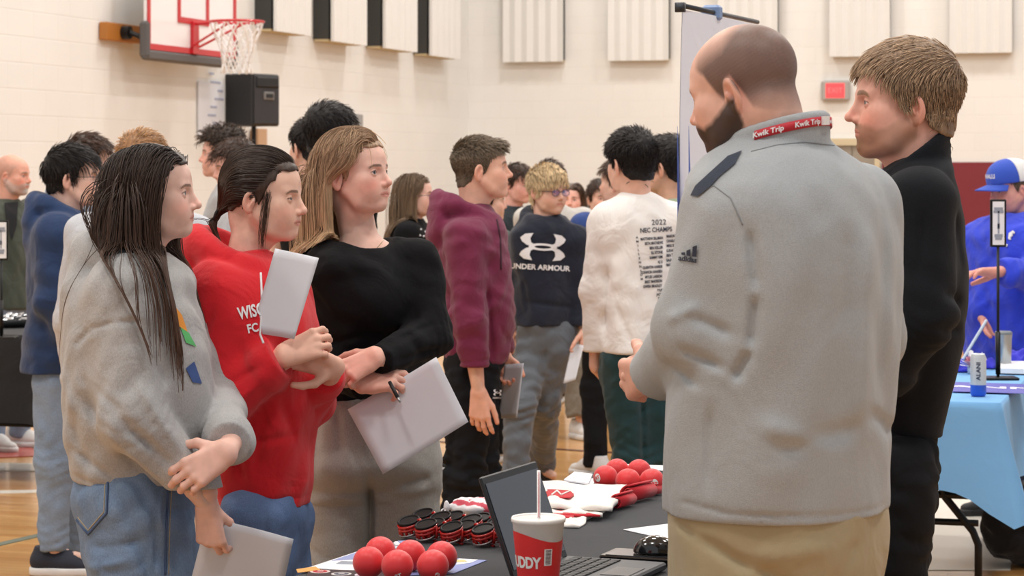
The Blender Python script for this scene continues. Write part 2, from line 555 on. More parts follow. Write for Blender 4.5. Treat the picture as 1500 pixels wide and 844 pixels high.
def head_mesh(p_, h=0.003):
    p = dict(HEAD0); p.update(p_)
    W = p['wide']; fat = p['fat']; fem = p['female']
    g = Grid((-0.115, -0.15, -0.22), (0.115, 0.142, 0.15), h)
    g.ell((0, -0.006, 0.050), (0.0745 * W, 0.097, 0.083), 0)
    g.ell((0, 0.030, 0.046), (0.064 * W, 0.066, 0.060), 0.02)
    # mid face
    g.ell((0, 0.040, 0.000), (0.060 * W + fat * .6, 0.056, 0.062), 0.02)
    g.ell((0, 0.050, -0.040), (0.047 * W * p['jaw'] + fat, 0.045, 0.042), 0.02)
    for s in (-1, 1):
        g.cone((s * (0.056 * W * p['jaw'] + fat * .5), 0.008, -0.030), (s * 0.043 * p['jaw'], 0.042, -0.062), 0.015 + fat * .4, 0.017 + fat * .6, 0.024)
        g.cone((s * 0.043 * p['jaw'], 0.042, -0.062), (s * 0.012, 0.076, -0.077 * p['chin']), 0.017 + fat * .6, 0.015, 0.022)
        g.ell((s * 0.044 * W, 0.060, -0.004), (0.020 * p['cheek'] + fat * .4, 0.022, 0.019), 0.022)
        g.ell((s * 0.030, 0.068, -0.030), (0.022 + fat * .5, 0.020, 0.022), 0.022)
    for s in (-1, 1):
        g.ell((s * (0.040 * W + fat * .3), 0.040, -0.026), (0.0215 + fat * .4, 0.032, 0.030), 0.026)
        g.ell((s * 0.024, 0.074, -0.034), (0.018, 0.018, 0.024), 0.02)
    g.ell((0, 0.0835, -0.071 * p['chin']), (0.017, 0.0145, 0.0145 * p['chin']), 0.016)
    # under chin / throat
    g.cone((0, 0.035, -0.060), (0, 0.010, -0.085), 0.036 + fat * .6, 0.034 + fat, 0.02)
    # brow ridge
    g.cone((-0.040, 0.076, 0.034), (-0.012, 0.0885, 0.031), 0.010 * p['brow'], 0.0105 * p['brow'], 0.016)
    g.cone((0.040, 0.076, 0.034), (0.012, 0.0885, 0.031), 0.010 * p['brow'], 0.0105 * p['brow'], 0.016)
    # sockets
    for s in (-1, 1):
        g.ell((s * 0.031, 0.099, 0.0165), (0.019, 0.0155, 0.0115), 0.012, 'sub')
    # upper lip area and mouth mound
    g.ell((0, 0.084, -0.040), (0.026, 0.0165, 0.022), 0.014)
    # eyes and lids
    for s in (-1, 1):
        c = A(s * 0.031, 0.0765, 0.0155)
        g.ell(c, (0.0137, 0.0137, 0.0137), 0.0)
    for s in (-1, 1):
        c = A(s * 0.031, 0.0765, 0.0155)
        gap = 0.0056 * p['eye']

        def lid(X, Y, Z, c=c, s=s, up=1):
            x = X - c[0]; y = Y - c[1]; z = Z - c[2]
            r = np.sqrt(x * x + y * y + z * z)
            shell = np.abs(r - 0.0137) - 0.0017
            curve = gap * np.clip(1 - (x / 0.0148) ** 2, 0, 1)
            cutz = (curve - z) if up > 0 else (z + curve * .75)
            return np.maximum(shell, cutz * .8)
        g.put(c - 0.017, c + 0.017, lambda X, Y, Z, c=c, s=s: lid(X, Y, Z, c, s, 1), 0.0025)
        g.put(c - 0.017, c + 0.017, lambda X, Y, Z, c=c, s=s: lid(X, Y, Z, c, s, -1), 0.0025)
    # nose
    n = p['nose']
    g.cone((0, 0.0905, 0.027), (0, 0.095 + 0.0165 * n, -0.009), 0.0062, 0.0072, 0.011)
    g.ell((0, 0.0945 + 0.0165 * n, -0.0135), (0.0095, 0.0100, 0.0085), 0.007)
    g.ell((0, 0.0925, -0.008), (0.0115, 0.0140, 0.0195), 0.010)
    for s in (-1, 1):
        g.ell((s * 0.0115, 0.0985 + 0.002 * n, -0.0175), (0.0062, 0.0098, 0.0066), 0.006)
    # lips
    l = p['lips']; sm = p['smile'] * 0.004
    for s in (-1, 1):
        g.cone((s * 0.0255, 0.0835, -0.0425 + sm), (s * 0.005, 0.0985, -0.0392), 0.0026, 0.0046 * l, 0.006)
        g.cone((s * 0.0225, 0.0845, -0.0450 + sm), (0, 0.0962, -0.0476), 0.0028, 0.0054 * l, 0.006)
    for s in (-1, 1):
        g.cone((s * 0.0265, 0.0885, -0.0425 + sm), (0, 0.1052, -0.0432), 0.0008, 0.0014, 0.003, 'sub')
    # neck
    nb = p['neck_back']; nd = p['neck_drop']; nr = p['neck']
    ne = p.get('neck_end')
    ne = (0, -0.020 - nb, -nd) if ne is None else ne
    g.cone((0, -0.016, -0.030), ne, nr, nr * 1.05, 0.022)
    g.ell((0, -0.050, -0.030), (nr * .9, 0.034, 0.05), 0.02)
    p_['_field'] = (g.D.copy(), g.lo.copy(), g.h)
    # ears
    for s in (-1, 1):
        E = p['ear']
        c = A(s * 0.0765 * W, -0.006, 0.003)
        rot = roty(s * 0.18) @ rotz(s * 0.42) @ rotx(-0.18)
        g.ell(c, (0.0075 * E, 0.0180 * E, 0.0315 * E), 0.006, 'add', rot)
        out = rot @ A(s * 1.0, 0, 0)
        g.ell(c + out * 0.0075 * E + rot @ A(0, 0.003, 0.004), (0.0085, 0.0112 * E, 0.0205 * E), 0.004, 'sub', rot)
        g.cone(c + rot @ A(s * .003, 0.004, -0.010), c + rot @ A(s * .002, 0.010, 0.004), 0.004, 0.0045, 0.004)
        g.ell(c + rot @ A(0, 0.004, -0.025) * E, (0.006, 0.008, 0.009), 0.005, 'add', rot)
    if not fem:
        g.ell((0, 0.030 - nb * .6, -0.105), (0.009, 0.010, 0.012), 0.012)
    V, Q = g.mesh()
    # ---------------- colours (pigment, plus painted shade in the nostrils and between the lips)
    tone = np.array(lin(p['tone'])[:3]); C = np.tile(tone, (len(V), 1))
    x, y, z = V.T; ax = np.abs(x)

    def mixc(mask, col):
        nonlocal C
        mask = np.clip(mask, 0, 1)[:, None]
        C = C * (1 - mask) + np.asarray(col)[None, :] * mask
    G = lambda cx, cy, cz, rx, ry, rz: np.exp(-(((ax - cx) / rx) ** 2 + ((y - cy) / ry) ** 2 + ((z - cz) / rz) ** 2))
    red = tone * A(1.02, 0.66, 0.62)
    mixc(G(0.043, 0.075, -0.018, 0.022, 0.03, 0.02) * p['blush'] * 1.4, red)
    mixc(G(0.0, 0.108, -0.012, 0.014, 0.014, 0.012) * p['blush'] * 1.2, red)
    mixc(G(0.078, -0.01, 0.0, 0.012, 0.02, 0.034) * 0.5, red)
    mixc(G(0.031, 0.085, 0.016, 0.02, 0.02, 0.012) * 0.28, tone * A(.72, .55, .52))
    # beard
    def noise(sc, seed=3):
        R = np.random.RandomState(seed); o = 0
        for _ in range(6):
            k = R.randn(3) * sc; o = o + np.sin(V @ k + R.uniform(0, 6))
        return o / 6
    bc = np.array(lin(p['beard_col'])[:3])
    if p['beard'] or p['stubble']:
        nz = noise(260) * .15
        line = np.interp(y, [-.01, .01, .03, .05, .07, .09], [0.0, -.004, -.022, -.034, -.040, -.028])
        lower = np.interp(y, [-.02, .02, .06, .1], [-.05, -.09, -.105, -.11])
        m = np.clip((line - z) / 0.012 + .5 + nz, 0, 1) * np.clip((y + .014) / .008, 0, 1) * np.clip((z - lower) / .012, 0, 1) * (y > -0.012)
        mst = G(0, 0.098, -0.031, 0.024, 0.02, 0.0065) * (z < -.0245) * 1.6
        gt = G(0, 0.09, -0.068, 0.022, 0.03, 0.018) * 1.5 + np.clip(mst, 0, 1)
        if p['beard'] == 'full':
            mixc(np.clip(m + mst, 0, 1) * 0.96, bc)
        if p['beard'] == 'goatee':
            mixc(np.clip(gt, 0, 1) * 0.92, bc); mixc(m * .25, bc)
        if p['stubble']:
            mixc(np.clip(m + np.clip(mst, 0, 1) * .8, 0, 1) * p['stubble'], bc)
    lipc = tone * A(0.86, 0.50, 0.50) if fem else tone * A(0.84, 0.58, 0.56)
    lm = np.clip((1 - ((ax / 0.0262) ** 2 + ((z + 0.0432 - sm * (ax / .024)) / 0.0090) ** 2)) * 3, 0, 1) * (y > 0.078)
    mixc(lm * 0.75, lipc)
    mixc(np.exp(-((z + .0434 - sm * (ax / .024)) / .0012) ** 2) * np.clip((.026 - ax) / .004, 0, 1) * (y > .078) * .6, lipc * .35)  # shade of the slit between the lips, painted dark
    mixc(np.exp(-(((ax - .0075) / .0035) ** 2 + ((y - (.1015 + .006 * (n - 1))) / .006) ** 2 + ((z + .0235) / .003) ** 2)) * .75, tone * A(.30, .16, .14))  # nostrils are not hollow: their shade is painted as dark red spots
    # brows
    bz = 0.0345 + 0.002 * p['brow'] - np.clip((ax - 0.034) / 0.014, 0, 1) ** 2 * 0.006 - np.clip((.02 - ax) / .01, 0, 1) * .002
    th = 0.0032 + (0 if fem else 0.0012)
    bm = np.clip((th - np.abs(z - bz)) / 0.0015 + .5, 0, 1) * np.clip((ax - 0.010) / 0.004, 0, 1) * np.clip((0.052 - ax) / 0.005, 0, 1) * (y > 0.055)
    mixc(bm * 0.8, lin(p['brows'])[:3])
    # eyes
    for s in (-1, 1):
        c = A(s * 0.031, 0.0765, 0.0155)
        d = V - c; r = np.linalg.norm(d, axis=1)
        gz = nrm(A(p['gaze'][0], 1.0, p['gaze'][1]))
        gapz = 0.0056 * p['eye'] * np.clip(1 - (d[:, 0] / 0.0148) ** 2, 0, 1)
        eye = (r < 0.0144) & (d[:, 1] > 0.002) & (d[:, 2] < gapz) & (d[:, 2] > -gapz * .75)
        mixc(eye * 1.0, (0.62, 0.58, 0.56))
        cosg = (d @ gz) / (r + 1e-9)
        mixc((eye & (cosg > math.cos(0.46))) * 1.0, lin(p['iris'])[:3])
        mixc((eye & (cosg > math.cos(0.24))) * 1.0, (0.01, 0.01, 0.01))
        lash = (np.abs(d[:, 2] - gapz) < 0.0014) & (r > 0.0132) & (r < 0.0165) & (d[:, 1] > 0.0) & (np.abs(d[:, 0]) < 0.0140)
        mixc(lash * (0.85 if fem else 0.6), (0.03, 0.02, 0.018))
    # buzzed / bald scalp pigment
    if p['buzz']:
        zl = np.interp(y, HAIR_Y, HAIR_Z)
        thin = p['buzz'].get('top', 0.0)
        side = np.clip((z - zl) / 0.012 + .3, 0, 1) * np.clip((0.073 - y) / .02, 0, 1)
        crown = np.clip((z - 0.088 - 0.05 * np.clip((-y) / .09, -1, 1)) / 0.035, 0, 1)
        fade = np.clip((z - 0.075 - 0.9 * np.clip(-y - 0.00, 0, .12) + y * .35) / 0.05, 0, 1)
        m = side * (1 - fade * (1 - thin)) * (0.92 + noise(700, 5) * .05)
        m *= np.clip((z + 0.045) / 0.05, 0.0, 1) ** .6
        mixc(m * p['buzz'].get('k', 0.6), lin(p['buzz']['col'])[:3])
    return V, Q, C


HAIR_Y = [-.11, -.085, -.06, -.035, -.018, -.008, .004, .016, .026, .045, .060, .075, .090, .11]
HAIR_Z = [-.050, -.050, -.045, -.030, .010, .034, .030, -.004, .010, .050, .062, .078, .086, .09]


def hair_z(y, recede=0.0, nape=0.0, fringe=0.0):
    z = np.interp(y, HAIR_Y, HAIR_Z)
    z = z + np.where(y > 0.02, recede, 0) + np.where(y < -0.03, nape, 0)
    return z


def scalp_points(n, seed, W=1.0, recede=0.0, nape=0.0, up=0.0, cut=None):
    """random roots on the scalp, with normals"""
    R = np.random.RandomState(seed); out = []; nn = []
    tot = 0
    c = A(0, -0.006, 0.050); r = A(0.0745 * W, 0.097, 0.083) + 0.001
    while tot < n:
        d = R.randn(n * 2, 3); d /= np.linalg.norm(d, axis=1)[:, None]
        P = c + d * r
        ok = P[:, 2] > hair_z(P[:, 1], recede, nape) 
        # the front of the skull is forehead ellipsoid: keep below hairline clear
        ok &= ~((P[:, 1] > 0.06) & (P[:, 2] < 0.074 + recede))
        if cut is not None:
            ok &= cut(P)
        P = P[ok]; N_ = (P - c) / r ** 2; N_ /= np.linalg.norm(N_, axis=1)[:, None]
        out.append(P); nn.append(N_); tot += len(P)
    return np.concatenate(out)[:n], np.concatenate(nn)[:n]


def skull_push(P, off, field):
    """push points out of the head, off = clearance array"""
    D, lo, h = field
    for _ in range(2):
        q = (P - lo) / h; i = np.floor(q).astype(int)
        ok = np.all((i >= 1) & (i < np.array(D.shape) - 3), axis=1)
        if not ok.any():
            return P
        ii = i[ok]; t = q[ok] - ii
        d = 0; gx = np.zeros((len(ii), 3))
        for dx in (0, 1):
            for dy in (0, 1):
                for dz in (0, 1):
                    w = (t[:, 0] if dx else 1 - t[:, 0]) * (t[:, 1] if dy else 1 - t[:, 1]) * (t[:, 2] if dz else 1 - t[:, 2])
                    a, b, c = ii[:, 0] + dx, ii[:, 1] + dy, ii[:, 2] + dz
                    d = d + w * D[a, b, c]
                    gx += w[:, None] * np.stack([D[a + 1, b, c] - D[a - 1, b, c], D[a, b + 1, c] - D[a, b - 1, c], D[a, b, c + 1] - D[a, b, c - 1]], 1)
        gx /= np.linalg.norm(gx, axis=1)[:, None] + 1e-9
        P[ok] += gx * np.clip(off[ok] - d, 0, .02)[:, None]
    return P


def strands_mesh(paths, rad, tips, seed=1, sides=3, colvar=None):
    """paths (N, S, 3) -> tubes; rad (N,), tapering to tips; returns V, Q, C"""
    N_, S_, _ = paths.shape
    T = np.gradient(paths, axis=1); T /= np.linalg.norm(T, axis=2)[:, :, None] + 1e-9
    ref = np.tile(A(0.3, 0.2, 0.93), (N_, S_, 1))
    U = np.cross(T, ref); U /= np.linalg.norm(U, axis=2)[:, :, None] + 1e-9
    W_ = np.cross(T, U)
    t = np.linspace(0, 1, S_)
    prof = np.interp(t, [0, .08, .75, 1], [0.8, 1, 0.9, tips])
    V = []
    for k in range(sides):
        a = 2 * math.pi * k / sides
        V.append(paths + (rad[:, None] * prof[None, :])[:, :, None] * (math.cos(a) * U + math.sin(a) * W_))
    V = np.stack(V, 2)                       # N, S, sides, 3
    idx = np.arange(N_ * S_ * sides).reshape(N_, S_, sides)
    Q = []
    for k in range(sides):
        l = (k + 1) % sides
        Q.append(np.stack([idx[:, :-1, k], idx[:, :-1, l], idx[:, 1:, l], idx[:, 1:, k]], -1).reshape(-1, 4))
    R = np.random.RandomState(seed)
    C = np.zeros((N_, S_, sides, 3), np.float32)
    C[..., 0] = t[None, :, None]
    rv = R.rand(N_) if colvar is None else colvar
    C[..., 1] = rv[:, None, None]
    return V.reshape(-1, 3), np.concatenate(Q), C.reshape(-1, 3)


def hair_cap(off, field, recede=0.0, nape=0.0, bumps=0.0008, seed=2, top=0.0, front=0.076):
    """solid under-layer of the hairdo: the scalp itself, offset, cut along the hairline"""
    D, lo, h = field
    g = Grid(lo, lo + (np.array(D.shape) - 1) * h, h)
    g.D = D[:g.n[0], :g.n[1], :g.n[2]].copy() if tuple(g.n) != D.shape else D.copy()
    Z0 = g.ax[2][None, None, :]
    g.D = g.D - off - top * np.clip((Z0 - .06) / .06, 0, 1)
    g.waves(bumps, rwaves(7, 0.012, 0.035, seed, (0.2, .3, 1), 0.0))

    def mask(X, Y, Z):
        y = Y[0, :, 0]
        zl = (hair_z(y, recede, nape))[None, :, None].astype(np.float32)
        d = np.maximum(zl - Z, np.where(Y > 0.058, front + recede - Z, -1.0)) * .6
        wig = 0.0015 * np.sin(140 * X + 2) * np.sin(170 * Y + 60 * X)
        return -(d + wig)
    g.put(g.lo, g.lo + g.n * g.h, mask, 0.004, 'sub', pad=0)
    # hollow: keep only the shell, so nothing shows inside the neck
    return g.mesh()


def cap_col(V, v=0.35, t=0.2):
    R = np.random.RandomState(4)
    C = np.zeros((len(V), 3), np.float32)
    ph = np.arctan2(V[:, 0], -V[:, 1] + .02)
    C[:, 0] = t
    C[:, 1] = np.clip(v + 0.18 * np.sin(ph * 31 + 3 * np.sin(ph * 7)) + .1 * np.sin(ph * 73), 0, 1)
    return C


def short_hair(p, style, n=2200, seed=1, h=0.004):
    """style dict: length, lift, comb (vector), messy, front (fringe length factor), sides (length factor)"""
    W = p.get('wide', 1.0); FLD = p['_field']
    L0 = style.get('length', 0.03); sides = style.get('sides', 0.5)
    rec = style.get('recede', 0.0); nape = style.get('nape', 0.0)
    P, Nn = scalp_points(n, seed, W, rec, nape)
    R = np.random.RandomState(seed + 5)
    top = np.clip((P[:, 2] - 0.045) / 0.06, 0, 1)
    L = L0 * (sides + (1 - sides) * top) * R.uniform(0.75, 1.15, n)
    front = np.clip((P[:, 1] - 0.03) / 0.05, 0, 1) * top
    L *= 1 + front * style.get('front', 0.0)
    comb = np.asarray(style.get('comb', (0, 0.6, 0.0)), float)
    S_ = 7
    lift = style.get('lift', 0.5)
    flat = np.tile(comb, (n, 1)) * top[:, None] + (1 - top)[:, None] * np.asarray(style.get('side_dir', (0, -0.35, -1.0)))
    flat += np.stack([P[:, 0] / W * style.get('spread', 4.0), 0 * P[:, 0], 0 * P[:, 0]], 1) * top[:, None]
    flat = flat - Nn * np.sum(flat * Nn, 1)[:, None]
    flat /= np.linalg.norm(flat, axis=1)[:, None] + 1e-6
    lf = (lift * (0.25 + 0.75 * top) + front * style.get('quiff', 0.0))[:, None]
    d = flat * (1 - np.clip(lf, 0, 1)) + Nn * lf + R.randn(n, 3) * style.get('messy', 0.12)
    d /= np.linalg.norm(d, axis=1)[:, None]
    pos = P.copy(); path = [pos.copy()]
    off = style.get('cap', .004) + .0008 + R.uniform(0.0, style.get('thick', 0.008), n) * (0.3 + 0.7 * top)
    cx = R.rand(n) * 6.28; curl = style.get('curl', 0.0)
    for i in range(1, S_):
        step = (L / (S_ - 1))[:, None]
        dd = d * (1 - i / S_ * .5) + flat * (i / S_) * .5 + A(0, 0, -1) * style.get('grav', 0.25) * i / S_
        if curl > 0:
            a = cx + i * 1.7
            dd = dd + curl * (np.stack([np.cos(a), np.sin(a), np.sin(a * 1.3)], 1))
        dd /= np.linalg.norm(dd, axis=1)[:, None]
        pos = pos + dd * step
        pos = skull_push(pos, off * min(1, i / 2), FLD)
        path.append(pos.copy())
    path = np.stack(path, 1)
    V, Q, C = strands_mesh(path, np.full(n, style.get('rad', 0.0011)) * R.uniform(.7, 1.2, n), 0.35, seed)
    cv, cq = hair_cap(style.get('cap', 0.004), FLD, rec + .002, nape + .002, style.get('bumps', .0008), seed,
                      top=style.get('captop', 0.0))
    cc = cap_col(cv, .3)
    return np.concatenate([V, cv]), np.concatenate([Q, cq + len(V)]), np.concatenate([C, cc])


def long_hair(p, style, colliders, n=3000, seed=1, steps=26, h=0.004):
    """hair falling from a part; colliders(P, off) pushes points out of the shoulders (head-local coordinates)"""
    W = p.get('wide', 1.0); FLD = p['_field']
    L = style['length']; part = style.get('part', 0.0)
    rc_ = style.get('recede', 0.0); nf = int(n * .22)
    band = lambda P: (P[:, 2] < hair_z(P[:, 1], rc_) + .022) & (P[:, 1] > .022) | (P[:, 1] > .062) & (P[:, 2] < .098 + rc_)
    Pa, Na = scalp_points(n - nf, seed, W, rc_, style.get('nape', 0.0), cut=style.get('cut')); Pb, Nb = scalp_points(nf, seed + 77, W, rc_, 0.0, cut=band)
    P = np.concatenate([Pa, Pb]); Nn = np.concatenate([Na, Nb])
    R = np.random.RandomState(seed + 3)
    sgn = np.where(P[:, 0] > part, 1.0, -1.0)
    down = np.asarray(style.get('down', (0, 0, -1)), float)
    fr = np.clip((P[:, 1] - 0.02) / 0.05, 0, 1)
    d = np.stack([sgn * 1.0, -(style.get('back', 0.6) + fr * style.get('fback', 0.6)), -0.5 + .4 * fr], 1)
    if style.get('tie') is not None:
        d = np.asarray(style['tie']) + A(0, 0, .03) - P
        d[:, 2] += np.clip(P[:, 1], 0, .1) * .9 + .02
    d = d - Nn * np.sum(d * Nn, 1)[:, None]
    d = d / np.linalg.norm(d, axis=1)[:, None]
    d += R.randn(n, 3) * 0.05
    Ls = L * R.uniform(0.86, 1.03, n) - np.clip(0.06 - P[:, 2], 0, .2) * .5
    off = style.get('cap', .004) + .0006 + R.uniform(0, style.get('thick', 0.014), n)
    pos = P.copy(); path = [pos.copy()]
    lock = R.randint(0, style.get('locks', 60), n)
    LR = R.randn(style.get('locks', 60), 3) * style.get('lockw', 0.10)
    vel = d / np.linalg.norm(d, axis=1)[:, None]
    wild = R.rand(n) < style.get('wild', 0.03)
    tgt = style.get('tie')          # ponytail knot
    st = np.zeros(n, bool)
    for i in range(1, steps):
        step = (Ls / (steps - 1))[:, None]
        g = min(1.0, style.get('grav', 0.35)) if i > 3 else .12
        vel = vel * (1 - g) + down * g + LR[lock] * .25 * np.sin(i * .5 + lock[:, None])
        if tgt is not None:
            to = np.asarray(tgt) - pos; dist = np.linalg.norm(to, axis=1)[:, None]
            way = np.stack([P[:, 0] * 1.25, np.full(n, -.075), P[:, 2] * .8 + .005], 1)
            tow = way - pos; dw = np.linalg.norm(tow, axis=1)[:, None]
            first = (pos[:, 1:2] > -.045)
            to = np.where(first, tow, to); dist2 = np.where(first, dw, dist)
            st |= (dist[:, 0] < 0.022)
            w = np.where(st, 0.0, 1.0)[:, None]
            vel = (to / (dist2 + 1e-6) + R.randn(n, 3) * .03) * w + (1 - w) * (vel * .7 + np.asarray(style.get('tail', (0, -.3, -1))) * .3)
        if style.get('drag') is not None:
            vel = vel + np.asarray(style['drag']) * np.clip(-(pos[:, 2:3] - style.get('dragz', -0.05)) / .1, 0, 1)
        vel /= np.linalg.norm(vel, axis=1)[:, None]
        pos = pos + vel * step
        pos = skull_push(pos, off * min(1, i / 2), FLD)
        if colliders is not None:
            pos = colliders(pos, off)
        if style.get('corridor') is not None:
            lo_, hi_ = style['corridor'](pos)
            lo_ = np.where(wild, -1.0, lo_)
            pos[:, 1] += np.clip(lo_ - pos[:, 1], 0, .03) * .8 - np.clip(pos[:, 1] - hi_, 0, .03) * .8
        if style.get('front_limit') is not None:
            yl = style['front_limit'](pos)
            over = np.clip(pos[:, 1] - yl, 0, None)
            pos[:, 1] -= over * .7
        path.append(pos.copy())
    path = np.stack(path, 1)
    # hair that would fall behind the corridor ends inside the hood; none may cross the face
    bad = (path[:, :, 1] > .070) & (path[:, :, 2] < .088) & (np.abs(path[:, :, 0]) < .045)
    bad |= (path[:, :, 1] > .066) & (path[:, :, 2] < .066) & (path[:, :, 2] > -.09) & (np.abs(path[:, :, 0]) < .052)
    if style.get('corridor') is not None:
        for k in range(path.shape[1]):
            lo_, hi_ = style['corridor'](path[:, k])
            bad[:, k] |= (path[:, k, 2] < -.13) & (path[:, k, 1] < lo_ - .022) & ~wild
    first = np.where(bad.any(1), bad.argmax(1), path.shape[1])
    for k in range(1, path.shape[1]):
        m = first <= k
        path[m, k] = path[m, k - 1]
    # smooth
    for _ in range(2):
        path[:, 1:-1] = path[:, 1:-1] * .5 + (path[:, :-2] + path[:, 2:]) * .25
    cv_ = (np.random.RandomState(9).rand(style.get('locks', 60))[lock] * .6 + R.rand(n) * .4)
    V, Q, C = strands_mesh(path, np.full(n, style.get('rad', 0.0012)) * R.uniform(.7, 1.25, n), 0.5, seed, colvar=cv_)
    if style.get('nocap'):
        return V, Q, C
    cv, cq = hair_cap(style.get('cap', 0.003), FLD, style.get('recede', 0) + .003, style.get('nape', 0.0), .0006, seed, front=.081)
    cc = cap_col(cv, .4)
    return np.concatenate([V, cv]), np.concatenate([Q, cq + len(V)]), np.concatenate([C, cc])

# ------------------------------------------------------------------ hands
def hand_sdf(h, wrist, D, N, side, L=0.185, curl=(20, 25, 15), thumb=((.62, .70, .30), (.85, .45, .28), (.92, .25, .28)), spread=4, arm=None, fat=1.0):
    """one hand: wrist point, D towards the knuckles, N out of the palm, side +1 right / -1 left;
    curl = one (mcp, pip, dip) triple or four of them (index..little), degrees; thumb = three directions in (D, thumb side, N)"""
    D = nrm(D); N = nrm(np.asarray(N, float) - D * np.dot(N, D)); S = np.cross(D, N) * side
    w = np.asarray(wrist, float); k = L / 0.185
    curls = list(curl) if isinstance(curl[0], (tuple, list)) else [curl] * 4
    lo = w - L * 1.25; hi = w + L * 1.25
    if arm is not None:
        lo = np.minimum(lo, np.asarray(arm) - .04); hi = np.maximum(hi, np.asarray(arm) + .04)
    g = Grid(lo, hi, h)
    mcp_s = [0.030, 0.010, -0.010, -0.028]; mcp_d = [0.090, 0.093, 0.089, 0.081]
    ln = [0.070, 0.078, 0.073, 0.058]; r0 = [0.0092, 0.0094, 0.0088, 0.0078]
    P_ = lambda d, s_, n: w + (D * d + S * s_ + N * n) * k
    for i in range(4):
        m = P_(mcp_d[i], mcp_s[i], -0.003)
        g.cone(P_(0.006, mcp_s[i] * .55, 0), m, 0.0145 * k * fat, 0.0108 * k * fat, 0.014)
    g.cone(P_(.03, .018, .008), P_(.07, .012, .006), .011 * k, .009 * k, .014)
    g.cone(P_(.03, -.018, .008), P_(.07, -.018, .006), .011 * k, .008 * k, .014)
    tips = []
    for i in range(4):
        p = P_(mcp_d[i], mcp_s[i], -0.003); a = 0.0
        sp = math.radians(spread) * (1.2, 0.25, -0.5, -1.4)[i]
        base = D * math.cos(sp) + S * math.sin(sp)
        c = curls[i]; r = r0[i] * k * fat
        for j, fr in enumerate((0.44, 0.31, 0.25)):
            a += math.radians(c[j])
            d = base * math.cos(a) + N * math.sin(a)
            q = p + d * ln[i] * fr * k
            r2 = r * 0.93 if j < 2 else r * 0.80
            g.cone(p, q, r * (1.06 if j else 1.08), r2, 0.0045)
            p = q; r = r2
        tips.append(p)
    p = P_(0.018, 0.020, 0.006); r = .0145 * k * fat
    for j, (td, tl) in enumerate(zip(thumb, (0.044, 0.034, 0.027))):
        d = nrm(D * td[0] + S * td[1] + N * td[2])
        q = p + d * tl * k
        r2 = (0.0112, 0.0098, 0.0082)[j] * k * fat
        g.cone(p, q, r, r2, 0.010 if j == 0 else 0.004)
        p = q; r = r2
    if arm is not None:
        g.cone(w, arm, 0.0225 * k * fat, 0.030 * k * fat, 0.016, flat=(N, 0.78))
    V, Q = g.mesh()
    return V, Q, tips, p


def hand_cols(V, tone, tips, w):
    t = np.array(lin(tone)[:3]); C = np.tile(t * A(.98, .90, .88), (len(V), 1))
    red = t * A(1.0, 0.70, 0.64)
    for p in tips:
        d = np.linalg.norm(V - p, axis=1)
        m = np.exp(-(d / 0.014) ** 2)[:, None] * .6
        C = C * (1 - m) + red * m
    return C


